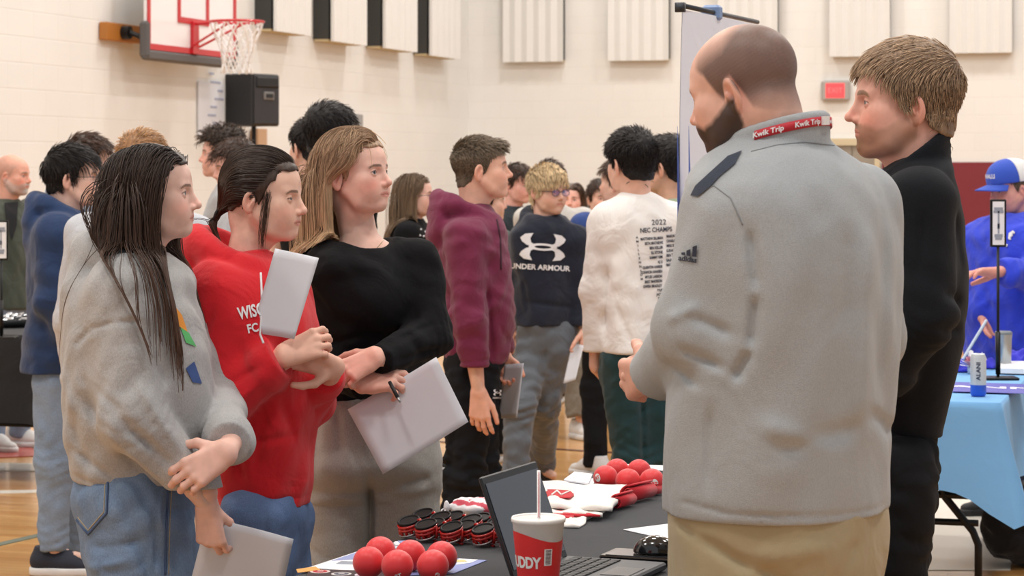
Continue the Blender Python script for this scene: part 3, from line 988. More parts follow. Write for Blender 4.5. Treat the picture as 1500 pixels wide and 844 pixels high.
# ------------------------------------------------------------------ figures
class Fig:
    """a clothed person. px = column of the body axis, s = pixels per metre at the person, H = height, yaw in degrees:
    0 faces image right, 90 away from the camera, 180 left, -90 the camera. J holds joint overrides as (px, py, dY)."""

    def __init__(f, label, px, s, H, yaw, pitch=0, headyaw=None, roll=0, tone=(234, 188, 170), female=0, J=None, group=None, build=1.0,
                 headpx=None, res=None, head=None, headscale=None, lean=0.0, stance=0.10, shoulders=None):
        f.Y = F_PX / s; f.s = s; f.H = H; f.yaw = math.radians(yaw); f.female = female; f.tone = tone = tuple(min(255, c + d) for c, d in zip(tone, (4, 5, 7))); f.b = build
        f.F = A(math.cos(f.yaw), math.sin(f.yaw), 0); f.R = A(math.sin(f.yaw), -math.cos(f.yaw), 0)
        f.X = (px - 750) / s
        f.root = empty('person', (f.X, f.Y, 0), label, 'person', group)
        f.res = res or (0.0065 if s > 480 else 0.009 if s > 330 else 0.012)
        f.hr = 0.0024 if s > 480 else 0.0032 if s > 330 else 0.0042
        b = A(f.X, f.Y, 0); K = H / 1.75
        sh = (0.165 if female else 0.190) * K * build if shoulders is None else shoulders
        up = lambda z, fo=0.0, r=0.0: b + f.F * fo + f.R * r + A(0, 0, z)
        j = {}
        j['neck'] = up(.835 * H, -.01); j['chest'] = up(.73 * H, 0.0); j['waist'] = up(.60 * H, 0); j['pelvis'] = up(.52 * H, 0)
        for side, n in ((1, 'R'), (-1, 'L')):
            j['sh' + n] = up(.800 * H, -.005, side * sh)
            j['el' + n] = up(.625 * H, -.03, side * (sh + .045))
            j['wr' + n] = up(.485 * H, .03, side * (sh + .045))
            j['hip' + n] = up(.50 * H, 0, side * .085 * K)
            j['kn' + n] = up(.275 * H, .02, side * stance)
            j['an' + n] = up(.045 * H, -.01, side * (stance + .01))
        f.toe = {'R': f.F * math.cos(.2) + f.R * math.sin(.2), 'L': f.F * math.cos(.2) - f.R * math.sin(.2)}
        for k, v in (J or {}).items():
            j[k] = at(v[0], v[1], f.Y + v[2])
            # keep metric scale: v gives the pixel on the person's own plane shifted in depth
        f.J = j
        # head placement
        hy = f.yaw if headyaw is None else math.radians(headyaw)
        f.hscale = headscale or (0.97 if female else 1.03) * (H / (1.66 if female else 1.80)) ** .4
        f.hc = at(headpx[0], headpx[1], f.Y + (headpx[2] if len(headpx) > 2 else 0)) if headpx else up(.925 * H, .035) - A(0, 0, .0)
        f.HM = rotz(hy - math.pi / 2) @ rotx(math.radians(pitch)) @ roty(math.radians(roll)) * f.hscale
        f.pieces = []
        f.headp = dict(HEAD0); f.headp.update(dict(tone=tone, female=female)); f.headp.update(head or {})
        if female:
            f.headp.setdefault('x', 0)
            if 'neck' not in (head or {}):
                f.headp['neck'] = .047
            for k, v in dict(jaw=.92, brow=.7, nose=.85, chin=.95).items():
                if k not in (head or {}):
                    f.headp[k] = v
        f.hands = {}

    def P(f, px, py, dy=0.0):
        return at(px, py, f.Y + dy)

    def W(f, V):
        return V @ f.HM.T + f.hc

    def local(f, P):
        return (P - f.hc) @ np.linalg.inv(f.HM).T

    # -------- skin
    def skin(f):
        f.headp['neck_end'] = tuple(f.local((f.J['neck'] - A(0, 0, .015))[None])[0])
        V, Q, C = head_mesh(f.headp, f.hr)
        Vs = [f.W(V)]; Qs = [Q]; Cs = [C]; n = len(V)
        def addp(v, q, c):
            nonlocal n
            Vs.append(v); Qs.append(q + n); Cs.append(c); n += len(v)
        for side, spec in f.hands.items():
            spec = dict(spec); hr = 0.0022 if f.s > 480 else 0.003 if f.s > 330 else 0.0045
            sp = {k: v for k, v in spec.items() if k not in ('w',)}
            w = spec.get('w', f.J['wr' + side])
            D = spec.get('D'); 
            if D is None:
                D = nrm(f.J['wr' + side] - f.J['el' + side])
            N_ = spec.get('N')
            if N_ is None:
                N_ = f.R * (-1 if side == 'R' else 1)
            arm = spec.get('arm')
            if arm is None:
                arm = w + nrm(f.J['el' + side] - w) * 0.10
            v, q, tips, tt = hand_sdf(hr, w, D, N_, 1 if side == 'R' else -1, spec.get('L', .178 if f.female else .192),
                                      spec.get('curl', (22, 28, 18)), spec.get('thumb', ((.62, .70, .30), (.85, .45, .28), (.92, .25, .28))),
                                      spec.get('spread', 4), arm, spec.get('fat', 1.0))
            addp(v, q, hand_cols(v, f.tone, tips + [tt], w))
        # trunk, arms and legs under the clothes, one field
        j = f.J
        pts = np.array(list(j.values())); g = Grid(pts.min(0) - .14, pts.max(0) + .14, 0.018)
        g.ell(j['chest'], (.075, .075, .15), .03); g.ell(j['waist'], (.07, .07, .12), .05); g.ell(j['pelvis'], (.075, .075, .11), .05)
        g.cone(j['neck'] - A(0, 0, .02), j['neck'] + (f.hc - j['neck']) * .4, .052, .046, .03)
        for n_ in 'RL':
            g.cone(j['chest'] + A(0, 0, .07), j['sh' + n_], .05, .042, .04)
            g.chain([j['sh' + n_], j['el' + n_], j['wr' + n_]], [.042, .033, .024], .02)
            g.chain([j['hip' + n_], j['kn' + n_], j['an' + n_]], [.055, .045, .034], .03)
            t = f.toe[n_]
            g.cone(j['an' + n_] - A(0, 0, .03), j['an' + n_] - A(0, 0, .045) + t * .12, .03, .022, .02)
        v, q = g.mesh()
        addp(v, q, np.tile(np.array(lin(f.tone)[:3]), (len(v), 1)))
        f.body = mk('body', np.concatenate(Vs), np.concatenate(Qs), mat_skin(), f.root, col=np.concatenate(Cs))
        return f.body

    def hair(f, kind, style, mat, n=None, seed=1):
        n = n or (4200 if f.s > 480 else 1500 if f.s > 330 else 800)
        style = dict(style); sc = 1.0 if f.s > 480 else 1.5 if f.s > 330 else 2.1
        style['rad'] = style.get('rad', 0.0009) * sc
        hh = 0.0035 if f.s > 480 else .005
        if kind == 'short':
            V, Q, C = short_hair(f.headp, style, n, seed, hh)
        else:
            V, Q, C = long_hair(f.headp, style, f.collider, n, seed, h=hh, steps=style.get('steps', 26))
        f.hairo = mk('hair', f.W(V), Q, mat, f.root, col=C)
        return f.hairo

    def collider(f, P, off):
        """push hair (head-local) out of the shoulders, using the clothes' field"""
        Wp = f.W(P)
        if getattr(f, 'topD', None) is None:
            return P
        D, lo, h = f.topD
        for _ in range(2):
            q = (Wp - lo) / h; i = np.floor(q).astype(int)
            ok = np.all((i >= 1) & (i < np.array(D.shape) - 2), axis=1)
            if not ok.any():
                return P
            ii = i[ok]; t = q[ok] - ii
            def S(a):
                o = 0
                for dx in (0, 1):
                    for dy in (0, 1):
                        for dz in (0, 1):
                            w = (t[:, 0] if dx else 1 - t[:, 0]) * (t[:, 1] if dy else 1 - t[:, 1]) * (t[:, 2] if dz else 1 - t[:, 2])
                            o = o + w * a[ii[:, 0] + dx, ii[:, 1] + dy, ii[:, 2] + dz]
                return o
            d = S(D)
            G_ = np.stack([D[ii[:, 0] + 1, ii[:, 1], ii[:, 2]] - D[ii[:, 0] - 1, ii[:, 1], ii[:, 2]],
                           D[ii[:, 0], ii[:, 1] + 1, ii[:, 2]] - D[ii[:, 0], ii[:, 1] - 1, ii[:, 2]],
                           D[ii[:, 0], ii[:, 1], ii[:, 2] + 1] - D[ii[:, 0], ii[:, 1], ii[:, 2] - 1]], 1)
            G_ /= np.linalg.norm(G_, axis=1)[:, None] + 1e-9
            need = np.clip(off[ok] + .002 - d, 0, .03)
            Wp[ok] += G_ * need[:, None]
        return f.local(Wp)

    # -------- clothes
    def rows(f, rows, ratio, dy=0.0, yaw=None):
        """(py, left px, right px[, ratio[, depth shift]]) silhouette rows -> loft arrays"""
        y_ = f.yaw if yaw is None else yaw
        zs, cx, cy, w, dp = [], [], [], [], []
        for r in rows:
            py, xl, xr = r[:3]; ra = r[3] if len(r) > 3 else ratio; d = r[4] if len(r) > 4 else dy
            L_ = at(xl, py, f.Y + d); R_ = at(xr, py, f.Y + d)
            half = (R_[0] - L_[0]) / 2
            ww = half / math.sqrt(math.sin(y_) ** 2 + (ra * math.cos(y_)) ** 2)
            zs.append(L_[2]); cx.append((L_[0] + R_[0]) / 2); cy.append(f.Y + d); w.append(ww); dp.append(ww * ra)
        return zs, cx, cy, w, dp

    def body_rows(f, fat=1.0, hem=.50, loose=.02):
        """generic torso sections from the height"""
        H = f.H; fe = f.female
        T = [(.845, .06, .055, -.012), (.825, .10 if fe else .115, .075, -.012), (.80, .150 if fe else .172, .095, -.008), (.75, .158 if fe else .180, .115, .0),
             (.68, .145 if fe else .165, .118, .008), (.60, .138 if fe else .160, .110, .006), (.54, .160 if fe else .163, .118, 0), (hem, .165 if fe else .165, .122, 0), (hem - .02, .165 if fe else .165, .12, 0)]
        zs, cx, cy, w, dp = [], [], [], [], []
        c0 = f.J['pelvis']; c1 = f.J['neck']
        for (z, a, d, fo) in T:
            t = (z * H - c0[2]) / (c1[2] - c0[2])
            c = c0 + (c1 - c0) * t + f.F * fo
            zs.append(z * H); cx.append(c[0]); cy.append(c[1]); w.append((a * f.b * H / 1.75 + loose * .6) * fat); dp.append((d * H / 1.75 + loose) * fat)
        return zs, cx, cy, w, dp

    def top(f, mat, rows=None, ratio=.62, hem=None, arm=(.062, .055, .045), cuff=0.045, sleeves=True, short=0.0, hood=None, collar=None,
            fold=.004, seed=1, name='hoodie', n=2.4, arms='RL', kk=.045, crease=(), extra=None, shcap=1.0, res=None, fat=1.0, loose=.02,
            armpts=None, cuffband=True, rowyaw=None, lamf=(.07, .2), colf=None):
        j = f.J
        if rows is None:
            R_ = f.body_rows(fat, hem or .49, loose)
        else:
            R_ = f.rows(rows, ratio, yaw=rowyaw)
        zs = R_[0]; zb = min(zs)
        pts = [A(x, y, z) for x, y, z in zip(R_[1], R_[2], zs)] + [j[a + n_] for a in ('sh', 'el', 'wr') for n_ in 'RL']
        pts = np.array(pts); mw = max(max(R_[3]), max(R_[4])) + .05
        lo = pts.min(0) - A(mw, mw, .12); hi = pts.max(0) + A(mw, mw, .14)
        hi[2] = max(hi[2], f.J['neck'][2] + .16)
        g = Grid(lo, hi, res or f.res)
        g.loft(*R_, f.yaw if rowyaw is None else rowyaw, k=0, n=n)
        for n_ in 'RL':
            s_ = j['sh' + n_]
            ar = arm if not isinstance(arm, dict) else arm[n_]
            g.cone(j['neck'] - A(0, 0, .045) + (s_ - j['neck']) * .25, s_ - A(0, 0, .012), .052, ar[0] * .88 * shcap, .04)
            if sleeves and n_ in arms:
                e = j['el' + n_]; w = j['wr' + n_]
                if short:
                    end = s_ + (e - s_) * short
                    sub = Grid(lo, hi, g.h)
                    sub.cone(s_, end + (e - s_) * .1, ar[0], ar[1] * 1.06, 0)
                    sub.cut(end, e - s_)
                    g.D = smin(g.D, sub.D, kk)
                else:
                    sub = Grid(lo, hi, g.h)
                    ex = (armpts or {}).get(n_)
                    if ex:
                        P_ = [s_] + [np.asarray(q[0]) for q in ex] + [w]; rr = [ar[0]] + [q[1] for q in ex] + [ar[2]]
                        sub.chain(P_, rr, .03)
                        e2 = P_[-2]
                    else:
                        sub.chain([s_, e], [ar[0], ar[1]], .02)
                        sub.cone(e, w, ar[1], ar[2], .03)
                        e2 = e
                    dvec = nrm(w - e2)
                    if cuffband:
                        sub.cone(w - dvec * .075, w - dvec * .048, ar[2] * .7, ar[2] * 1.22, .018)
                    sub.cut(w, dvec, w - .09, w + .09)
                    # sleeve folds: rings crossing the limb, strongest at the elbow
                    def ring(X, Y, Z, e=e, w=w, s_=s_):
                        de = np.sqrt((X - e[0]) ** 2 + (Y - e[1]) ** 2 + (Z - e[2]) ** 2)
                        t1 = (X - s_[0]) * (e - s_)[0] + (Y - s_[1]) * (e - s_)[1] + (Z - s_[2]) * (e - s_)[2]
                        t2 = (X - e[0]) * dvec[0] + (Y - e[1]) * dvec[1] + (Z - e[2]) * dvec[2]
                        wob = .55 * np.sin(31 * X + 17 * Y + 3) + .5 * np.sin(23 * Z - 29 * Y + 19 * X)
                        r_ = np.sin(t2 * 2 * math.pi / .075 + 3.2 * wob + seed)
                        r_ = 1 - np.abs(r_) * 1.6
                        return r_ * fold * (0.04 + .75 * np.exp(-(de / .085) ** 2))
                    sub.put(lo, hi, ring, 0, 'disp', pad=0)
                    g.D = smin(g.D, sub.D, kk)
        if hood:
            f._hood(g, hood)
        if collar:
            c = f.J['neck']; cd = nrm(f.hc - c)
            r0, hgt, th = collar
            for i in range(24):
                a0 = 2 * math.pi * i / 24; a1 = 2 * math.pi * (i + 1) / 24
                q = [c + (f.F * math.cos(a) * 1.0 + f.R * math.sin(a)) * r0 + A(0, 0, hgt * (.5 - .5 * math.cos(a))) * 1.0 for a in (a0, a1)]
                g.cone(q[0], q[1], th, th, .006)
        g.waves(fold * .9, rwaves(6, lamf[0], lamf[1], seed, (0, 0, 1), 0.25))
        for c_ in crease:
            ymax = c_[4] if len(c_) > 4 else f.Y + .1
            g.crease(f.P(*c_[0]), f.P(*c_[1]), c_[2], c_[3], ymax)
        if extra:
            extra(g)
        # rib band at the hem
        g.cut((0, 0, zb + .004), (0, 0, -1))
        f.topD = (g.D, g.lo, g.h)
        V, Q = g.mesh()
        kw = {}
        if colf is not None:
            kw['col'] = colf(V)
        o = mk(name, V, Q, mat, f.root, **kw)
        f.topo = o
        return o

    def _hood(f, g, hd):
        """hood lying on the back and around the neck"""
        r = hd.get('r', .088); th = hd.get('th', .030); c = f.J['neck'] + A(0, 0, hd.get('up', .0)); drop = hd.get('drop', .10); k = hd.get('k', .025)
        N_ = 16
        pts = []; rr = []
        for i in range(N_ + 1):
            a = math.radians(-165 + 330 * i / N_)      # 0 = back
            back = (math.cos(a) + 1) / 2
            p = c + (-f.F * math.cos(a)) * r * (1.12 + .25 * back) + f.R * math.sin(a) * r * 1.12 + A(0, 0, .035 * back - .055 * (1 - back))
            pts.append(p); rr.append(th * (.55 + .6 * back))
        g.chain(pts, rr, k)
        # the bag of the hood
        b = c - f.F * (r * 1.35 + .01) - A(0, 0, drop * .45)
        M = np.stack([f.R, f.F, A(0, 0, 1)], 1)
        g.ell(b, (.105 * hd.get('w', 1), .045, drop * .75), k * 1.2, 'add', M)
        g.cone(b + f.R * .05 - A(0, 0, drop * .4), b - f.R * .05 - A(0, 0, drop * .4), .035, .035, k)
        # opening behind the neck
        g.ell(c - f.F * .012 + A(0, 0, .075), (.070, .082, .075), .02, 'sub', M)

    def pants(f, mat, rows=None, ratio=.8, leg=(.095, .065, .055), top_z=None, fold=.004, seed=3, name='trousers', cut=0.02, kk=.05, n=2.2, fold_l=(.05, .16), legs=None, crease=(), extra=None, res=None, extra_after=None, lowcut=None):
        j = f.J; H = f.H
        top_z = top_z or (.60 if rows is not None else .53) * H
        pts = np.array([j[a + n_] for a in ('hip', 'kn', 'an') for n_ in 'RL'] + [A(j['pelvis'][0], j['pelvis'][1], top_z)])
        lo = pts.min(0) - A(.24, .24, .06); hi = pts.max(0) + A(.24, .24, .05)
        g = Grid(lo, hi, res or f.res * 1.15)
        if rows is not None:
            R_ = f.rows(rows, ratio)
            g.loft(*R_, f.yaw, k=0, n=n)
        else:
            c = j['pelvis']
            K = H / 1.75 * f.b
            g.loft([max(top_z, .525 * H), .50 * H, .455 * H], [c[0]] * 3, [c[1]] * 3, [.155 * K, .163 * K, .12 * K], [.108 * K, .115 * K, .09 * K], f.yaw)
        for n_ in 'RL':
            hp = j['hip' + n_] - A(0, 0, .02); kn = j['kn' + n_]; an = j['an' + n_]
            sub = Grid(lo, hi, g.h)
            l_ = leg if not isinstance(leg, dict) else leg[n_]
            P_ = (legs or {}).get(n_)
            if P_:
                sub.chain([np.asarray(q[0]) for q in P_], [q[1] for q in P_], .04)
                an = np.asarray(P_[-1][0]); kn = np.asarray(P_[-2][0])
            else:
                sub.chain([hp, kn, an], [l_[0], l_[1], l_[2]], .04)
            d = nrm(an - kn)
            sub.cut(an + d * cut, d, an - .16, an + .16)
            def ring(X, Y, Z, kn=kn, an=an, d=d):
                t2 = (X - kn[0]) * d[0] + (Y - kn[1]) * d[1] + (Z - kn[2]) * d[2]
                wob = .6 * np.sin(27 * X + 13 * Y + 3) + .5 * np.sin(21 * Z - 33 * Y + 15 * X)
                dk = (Z - kn[2]) ** 2
                r_ = 1 - 1.6 * np.abs(np.sin(t2 * math.pi / .05 + 2.2 * wob + seed))
                return r_ * fold * (.12 + .8 * np.exp(-dk / .012) + .9 * np.exp(-((Z - an[2]) / .12) ** 2))
            sub.put(lo, hi, ring, 0, 'disp', pad=0)
            g.D = smin(g.D, sub.D, kk)
        g.waves(fold * .8, rwaves(5, fold_l[0], fold_l[1], seed, (0, 0, 1), 0.2))
        for c_ in crease:
            g.crease(f.P(*c_[0]), f.P(*c_[1]), c_[2], c_[3], f.Y + .1)
        if extra:
            extra(g)
        V, Q = g.mesh()
        o = mk(name, V, Q, mat, f.root)
        f.panto = o
        if extra_after:
            extra_after(g)
        return o

    def shoes(f, upper, sole, L=.28, sides='RL', pitch=None):
        for n_ in sides:
            an = f.J['an' + n_]; t = nrm(f.toe[n_]); 
            pt = (pitch or {}).get(n_, 0.0)
            r = np.cross(t, A(0, 0, 1)); upv = A(0, 0, 1)
            if pt:
                a = math.radians(pt); t2 = t * math.cos(a) - upv * math.sin(a); upv = upv * math.cos(a) + t * math.sin(a); t = t2
                base = an - upv * (.045 * f.H)
            else:
                base = A(an[0], an[1], 0)
            M = np.stack([r, t, upv], 1)
            h = 0.006 if f.s > 330 else .008
            g = Grid(base - .27, base + .27, h)
            Lp = lambda x, y, z: base + r * x + t * y + upv * z
            g.cone(Lp(0, -.045, .055), Lp(0, .06, .052), .046, .042, .02, flat=(r, .95))
            g.cone(Lp(0, .06, .045), Lp(0, .155 * L / .28, .034), .042, .032, .03, flat=(upv, .8))
            g.cone(Lp(0, -.04, .06), Lp(0, -.035, .10), .043, .040, .02)
            g.cone(Lp(0, .02, .09), Lp(0, .10, .062), .022, .020, .02)
            g.cut(Lp(0, 0, .022), -upv); g.cut(Lp(0, 0, .115), upv)
            V, Q = g.mesh()
            sh = mk('shoe', V, Q, upper, f.root)
            g = Grid(base - .27, base + .27, h)
            g.cone(Lp(0, -.045, .018), Lp(0, .05, .018), .050, .048, .0)
            g.cone(Lp(0, .05, .018), Lp(0, .155 * L / .28, .018), .048, .040, .03)
            g.cut(Lp(0, 0, .001), -upv); g.cut(Lp(0, 0, .034), upv)
            V, Q = g.mesh()
            mk('sole', V, Q, sole, sh)

    def bvh(f, o):
        me = o.data
        n = len(me.vertices); co = np.zeros(n * 3, np.float32); me.vertices.foreach_get('co', co)
        q = np.zeros(len(me.loops), np.int32); me.loops.foreach_get('vertex_index', q)
        return BVHTree.FromPolygons(co.reshape(-1, 3).tolist(), q.reshape(-1, 4).tolist())


def project_print(bvh, V, Fs, origin, u, v, direction, off=.0025, maxlen=.012):
    """lay a flat design (x, y) on a surface: plane point = origin + x u + y v, cast along direction; long triangles are split first"""
    V = [tuple(p[:2]) for p in V]; Fs = [list(f_) for f_ in Fs]
    T = []
    for f_ in Fs:
        for i in range(1, len(f_) - 1):
            T.append((f_[0], f_[i], f_[i + 1]))
    cache = {}
    def mid(a, b):
        k = (min(a, b), max(a, b))
        if k not in cache:
            cache[k] = len(V); V.append(((V[a][0] + V[b][0]) / 2, (V[a][1] + V[b][1]) / 2))
        return cache[k]
    for _ in range(7):
        out = []; ch = False
        for a, b, c in T:
            e = [math.dist(V[a], V[b]), math.dist(V[b], V[c]), math.dist(V[c], V[a])]
            m = max(e)
            if m > maxlen:
                ch = True; i = e.index(m)
                if i == 1: a, b, c = b, c, a
                if i == 2: a, b, c = c, a, b
                q = mid(a, b); out += [(a, q, c), (q, b, c)]
            else:
                out.append((a, b, c))
        T = out
        if not ch: break
    O = []; bad = set()
    dv = Vector(nrm(direction))
    for i, (x, y) in enumerate(V):
        p = np.asarray(origin) + x * np.asarray(u) + y * np.asarray(v)
        loc, no, _, _ = bvh.ray_cast(Vector(p) - dv * .25, dv, .7)
        if loc is None:
            bad.add(i); O.append(p)
        else:
            if no.dot(dv) > 0: no = -no
            O.append(np.array(loc) + np.array(no) * off * .4 - np.array(dv) * off * .6)
    T = [t for t in T if not (t[0] in bad or t[1] in bad or t[2] in bad)]
    return np.array(O), T
# ------------------------------------------------------------------ the gym
UD = A(.292, .9564, 0); VD = A(.9564, -.292, 0)       # room axes: u along the left wall, v along the back wall
CN = A(-.53, 28.7, 0)                                  # the corner of the two walls
ROOMH = 8.5


def tag_s(o):
    o['kind'] = 'structure'
    return o


def wall_mat():
    m, N, L, b = new_mat('painted_block_wall')
    tc = N.new('ShaderNodeTexCoord')
    n = N.new('ShaderNodeTexNoise'); n.inputs['Scale'].default_value = 1.3; n.inputs['Detail'].default_value = 6
    L.new(tc.outputs['Object'], n.inputs['Vector'])
    mx = N.new('ShaderNodeMix'); mx.data_type = 'RGBA'
    mx.inputs[6].default_value = lin((229, 228, 224)); mx.inputs[7].default_value = lin((240, 239, 236))
    L.new(n.outputs['Fac'], mx.inputs[0])
    # soft block joints
    uv = N.new('ShaderNodeUVMap')
    br = N.new('ShaderNodeTexBrick'); br.inputs['Scale'].default_value = 1.0
    br.inputs['Brick Width'].default_value = .4; br.inputs['Row Height'].default_value = .2; br.inputs['Mortar Size'].default_value = .006
    br.inputs['Mortar Smooth'].default_value = .6
    br.inputs['Color1'].default_value = (1, 1, 1, 1); br.inputs['Color2'].default_value = (.985, .985, .985, 1); br.inputs['Mortar'].default_value = (.975, .97, .965, 1)
    L.new(uv.outputs[0], br.inputs['Vector'])
    mm = N.new('ShaderNodeVectorMath'); mm.operation = 'MULTIPLY'
    L.new(mx.outputs[2], mm.inputs[0]); L.new(br.outputs['Color'], mm.inputs[1])
    L.new(mm.outputs[0], b.inputs['Base Color'])
    bp = N.new('ShaderNodeBump'); bp.inputs['Strength'].default_value = .3; bp.inputs['Distance'].default_value = .01
    L.new(br.outputs['Fac'], bp.inputs['Height']); bp.invert = True
    L.new(bp.outputs['Normal'], b.inputs['Normal'])
    b.inputs['Roughness'].default_value = .55; b.inputs['Specular IOR Level'].default_value = .3
    return m


def quad(name, p0, p1, z0, z1, mat, thick, out):
    """upright slab between two floor points, thickness going away from the room"""
    p0 = A(*p0[:2], 0); p1 = A(*p1[:2], 0); t = nrm(out) * -thick
    V = [p0 + A(0, 0, z0), p1 + A(0, 0, z0), p1 + A(0, 0, z1), p0 + A(0, 0, z1)]
    V += [v + t for v in V]
    F = [[0, 1, 2, 3], [7, 6, 5, 4], [0, 4, 5, 1], [1, 5, 6, 2], [2, 6, 7, 3], [3, 7, 4, 0]]
    o = mk(name, np.array(V), F, mat, smooth=False)
    uvl = o.data.uv_layers.new(name='UVMap')
    d = nrm(p1 - p0)
    for lp in o.data.loops:
        c = np.array(o.data.vertices[lp.vertex_index].co)
        uvl.data[lp.index].uv = (float((c - p0) @ d), float(c[2]))
    return tag_s(o)


WALL = wall_mat()
LEN_L = 28.0; LEN_B = 13.0
quad('wall_left', CN - UD * LEN_L, CN, 0, ROOMH, WALL, .25, VD)
quad('wall_back', CN, CN + VD * LEN_B, 0, ROOMH, WALL, .25, -UD)
MAROON = mat_plain('maroon_paint', (122, 32, 44), .5, var=.06, vscale=3)
# maroon wainscot on the back wall, to the right of the exit door


def back_t(px):
    """distance along the back wall seen at column px"""
    k = (px - 750) / F_PX
    return (k * CN[1] - CN[0]) / (VD[0] - k * VD[1])


def left_t(px):
    k = (px - 750) / F_PX
    return (CN[0] - k * CN[1]) / (UD[0] - k * UD[1])


tm = back_t(1385)
w_ = quad('trim_1', CN + VD * back_t(1292) - UD * .02, CN + VD * LEN_B - UD * .02, 0.0, 1.675, MAROON, .018, -UD)


def floor_mat():
    m, N, L, b = new_mat('maple_floor')
    tc = N.new('ShaderNodeTexCoord')
    mp = N.new('ShaderNodeMapping'); mp.inputs['Rotation'].default_value = (0, 0, math.atan2(VD[1], VD[0]) * -1)
    L.new(tc.outputs['Object'], mp.inputs[0])
    br = N.new('ShaderNodeTexBrick'); br.inputs['Scale'].default_value = 1
    br.inputs['Brick Width'].default_value = 1.1; br.inputs['Row Height'].default_value = .057
    br.inputs['Mortar Size'].default_value = .0012
    br.inputs['Color1'].default_value = lin((202, 144, 80)); br.inputs['Color2'].default_value = lin((220, 170, 106)); br.inputs['Mortar'].default_value = lin((150, 104, 60))
    L.new(mp.outputs[0], br.inputs['Vector'])
    n = N.new('ShaderNodeTexNoise'); n.inputs['Scale'].default_value = 2.2; n.inputs['Detail'].default_value = 5
    ms = N.new('ShaderNodeMapping'); ms.inputs['Scale'].default_value = (1.2, 14, 1); L.new(mp.outputs[0], ms.inputs[0]); L.new(ms.outputs[0], n.inputs['Vector'])
    r = N.new('ShaderNodeMapRange'); r.inputs[3].default_value = .80; r.inputs[4].default_value = 1.1; L.new(n.outputs['Fac'], r.inputs[0])
    mm = N.new('ShaderNodeVectorMath'); mm.operation = 'SCALE'
    L.new(br.outputs['Color'], mm.inputs[0]); L.new(r.outputs[0], mm.inputs['Scale'])
    L.new(mm.outputs[0], b.inputs['Base Color'])
    b.inputs['Roughness'].default_value = .28; b.inputs['Specular IOR Level'].default_value = .5
    b.inputs['Coat Weight'].default_value = .35; b.inputs['Coat Roughness'].default_value = .12
    n2 = N.new('ShaderNodeTexNoise'); n2.inputs['Scale'].default_value = 5; L.new(mp.outputs[0], n2.inputs['Vector'])
    bp = N.new('ShaderNodeBump'); bp.inputs['Strength'].default_value = .12; bp.inputs['Distance'].default_value = .01
    L.new(n2.outputs['Fac'], bp.inputs['Height']); L.new(bp.outputs['Normal'], b.inputs['Normal'])
    return m


FLM = floor_mat()
fa = CN; fb = CN + VD * LEN_B; fc = fb - UD * 29; fd = CN - UD * 29
V = [fa, fb, fc, fd]; V = V + [v - A(0, 0, .15) for v in V]
tag_s(mk('floor', np.array(V), [[3, 2, 1, 0], [4, 5, 6, 7], [0, 1, 5, 4], [1, 2, 6, 5], [2, 3, 7, 6], [3, 0, 4, 7]], FLM, smooth=False))


def fl(px, py, z=0.0):
    """floor point under a pixel"""
    Y = (CAMH - z) * F_PX / (py - HZ)
    return at(px, py, Y)


# painted court lines
def line(name, p0, p1, w, mat, z=.004):
    d = nrm(p1 - p0); n_ = A(-d[1], d[0], 0) * w / 2
    V = [p0 - n_, p1 - n_, p1 + n_, p0 + n_]; V = [A(v[0], v[1], z) for v in V] + [A(v[0], v[1], .0005) for v in V]
    o = mk(name, np.array(V), [[0, 1, 2, 3], [7, 6, 5, 4], [0, 4, 5, 1], [1, 5, 6, 2], [2, 6, 7, 3], [3, 7, 4, 0]], mat, smooth=False)
    return tag_s(o)


DKL = mat_plain('court_line_dark', (92, 44, 36), .35, coat=.3)
GRL = mat_plain('court_line_grey', (120, 130, 118), .35, coat=.3)
WHL = mat_plain('line_and_patch_white', (232, 226, 214), .35, coat=.3)
RDL = mat_plain('court_line_red', (176, 74, 62), .35, coat=.3)
line('trim_2', fl(560, 642), fl(1010, 671), .05, DKL)
line('trim_3', fl(-60, 812), fl(70, 782), .05, GRL)
line('trim_4', fl(-120, 620), fl(330, 611), .05, DKL)
line('trim_5', fl(-120, 724), fl(300, 716), .10, WHL)
line('trim_6', fl(-60, 684), fl(420, 690), .32, WHL, z=.0044)
line('trim_7', fl(-60, 667), fl(55, 662), .45, RDL, z=.0048)
line('trim_8', fl(1180, 900), fl(1520, 900), .04, DKL)

# ceiling, high above
CEM = mat_plain('ceiling_white', (225, 225, 222), .8)
V = [v + A(0, 0, ROOMH) for v in (fa, fb, fc, fd)]; V = V + [v + A(0, 0, .15) for v in V]
tag_s(mk('ceiling', np.array(V), [[0, 1, 2, 3], [7, 6, 5, 4], [4, 5, 1, 0], [5, 6, 2, 1], [6, 7, 3, 2], [7, 4, 0, 3]], CEM, smooth=False))

# acoustic panels ------------------------------------------------
PANF = mat_cloth('panel_cloth', (226, 225, 222), var=.03, bump=.1, fbump=.05)
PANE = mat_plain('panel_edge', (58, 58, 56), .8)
PANB = mat_plain('panel_bottom', (196, 178, 140), .8)


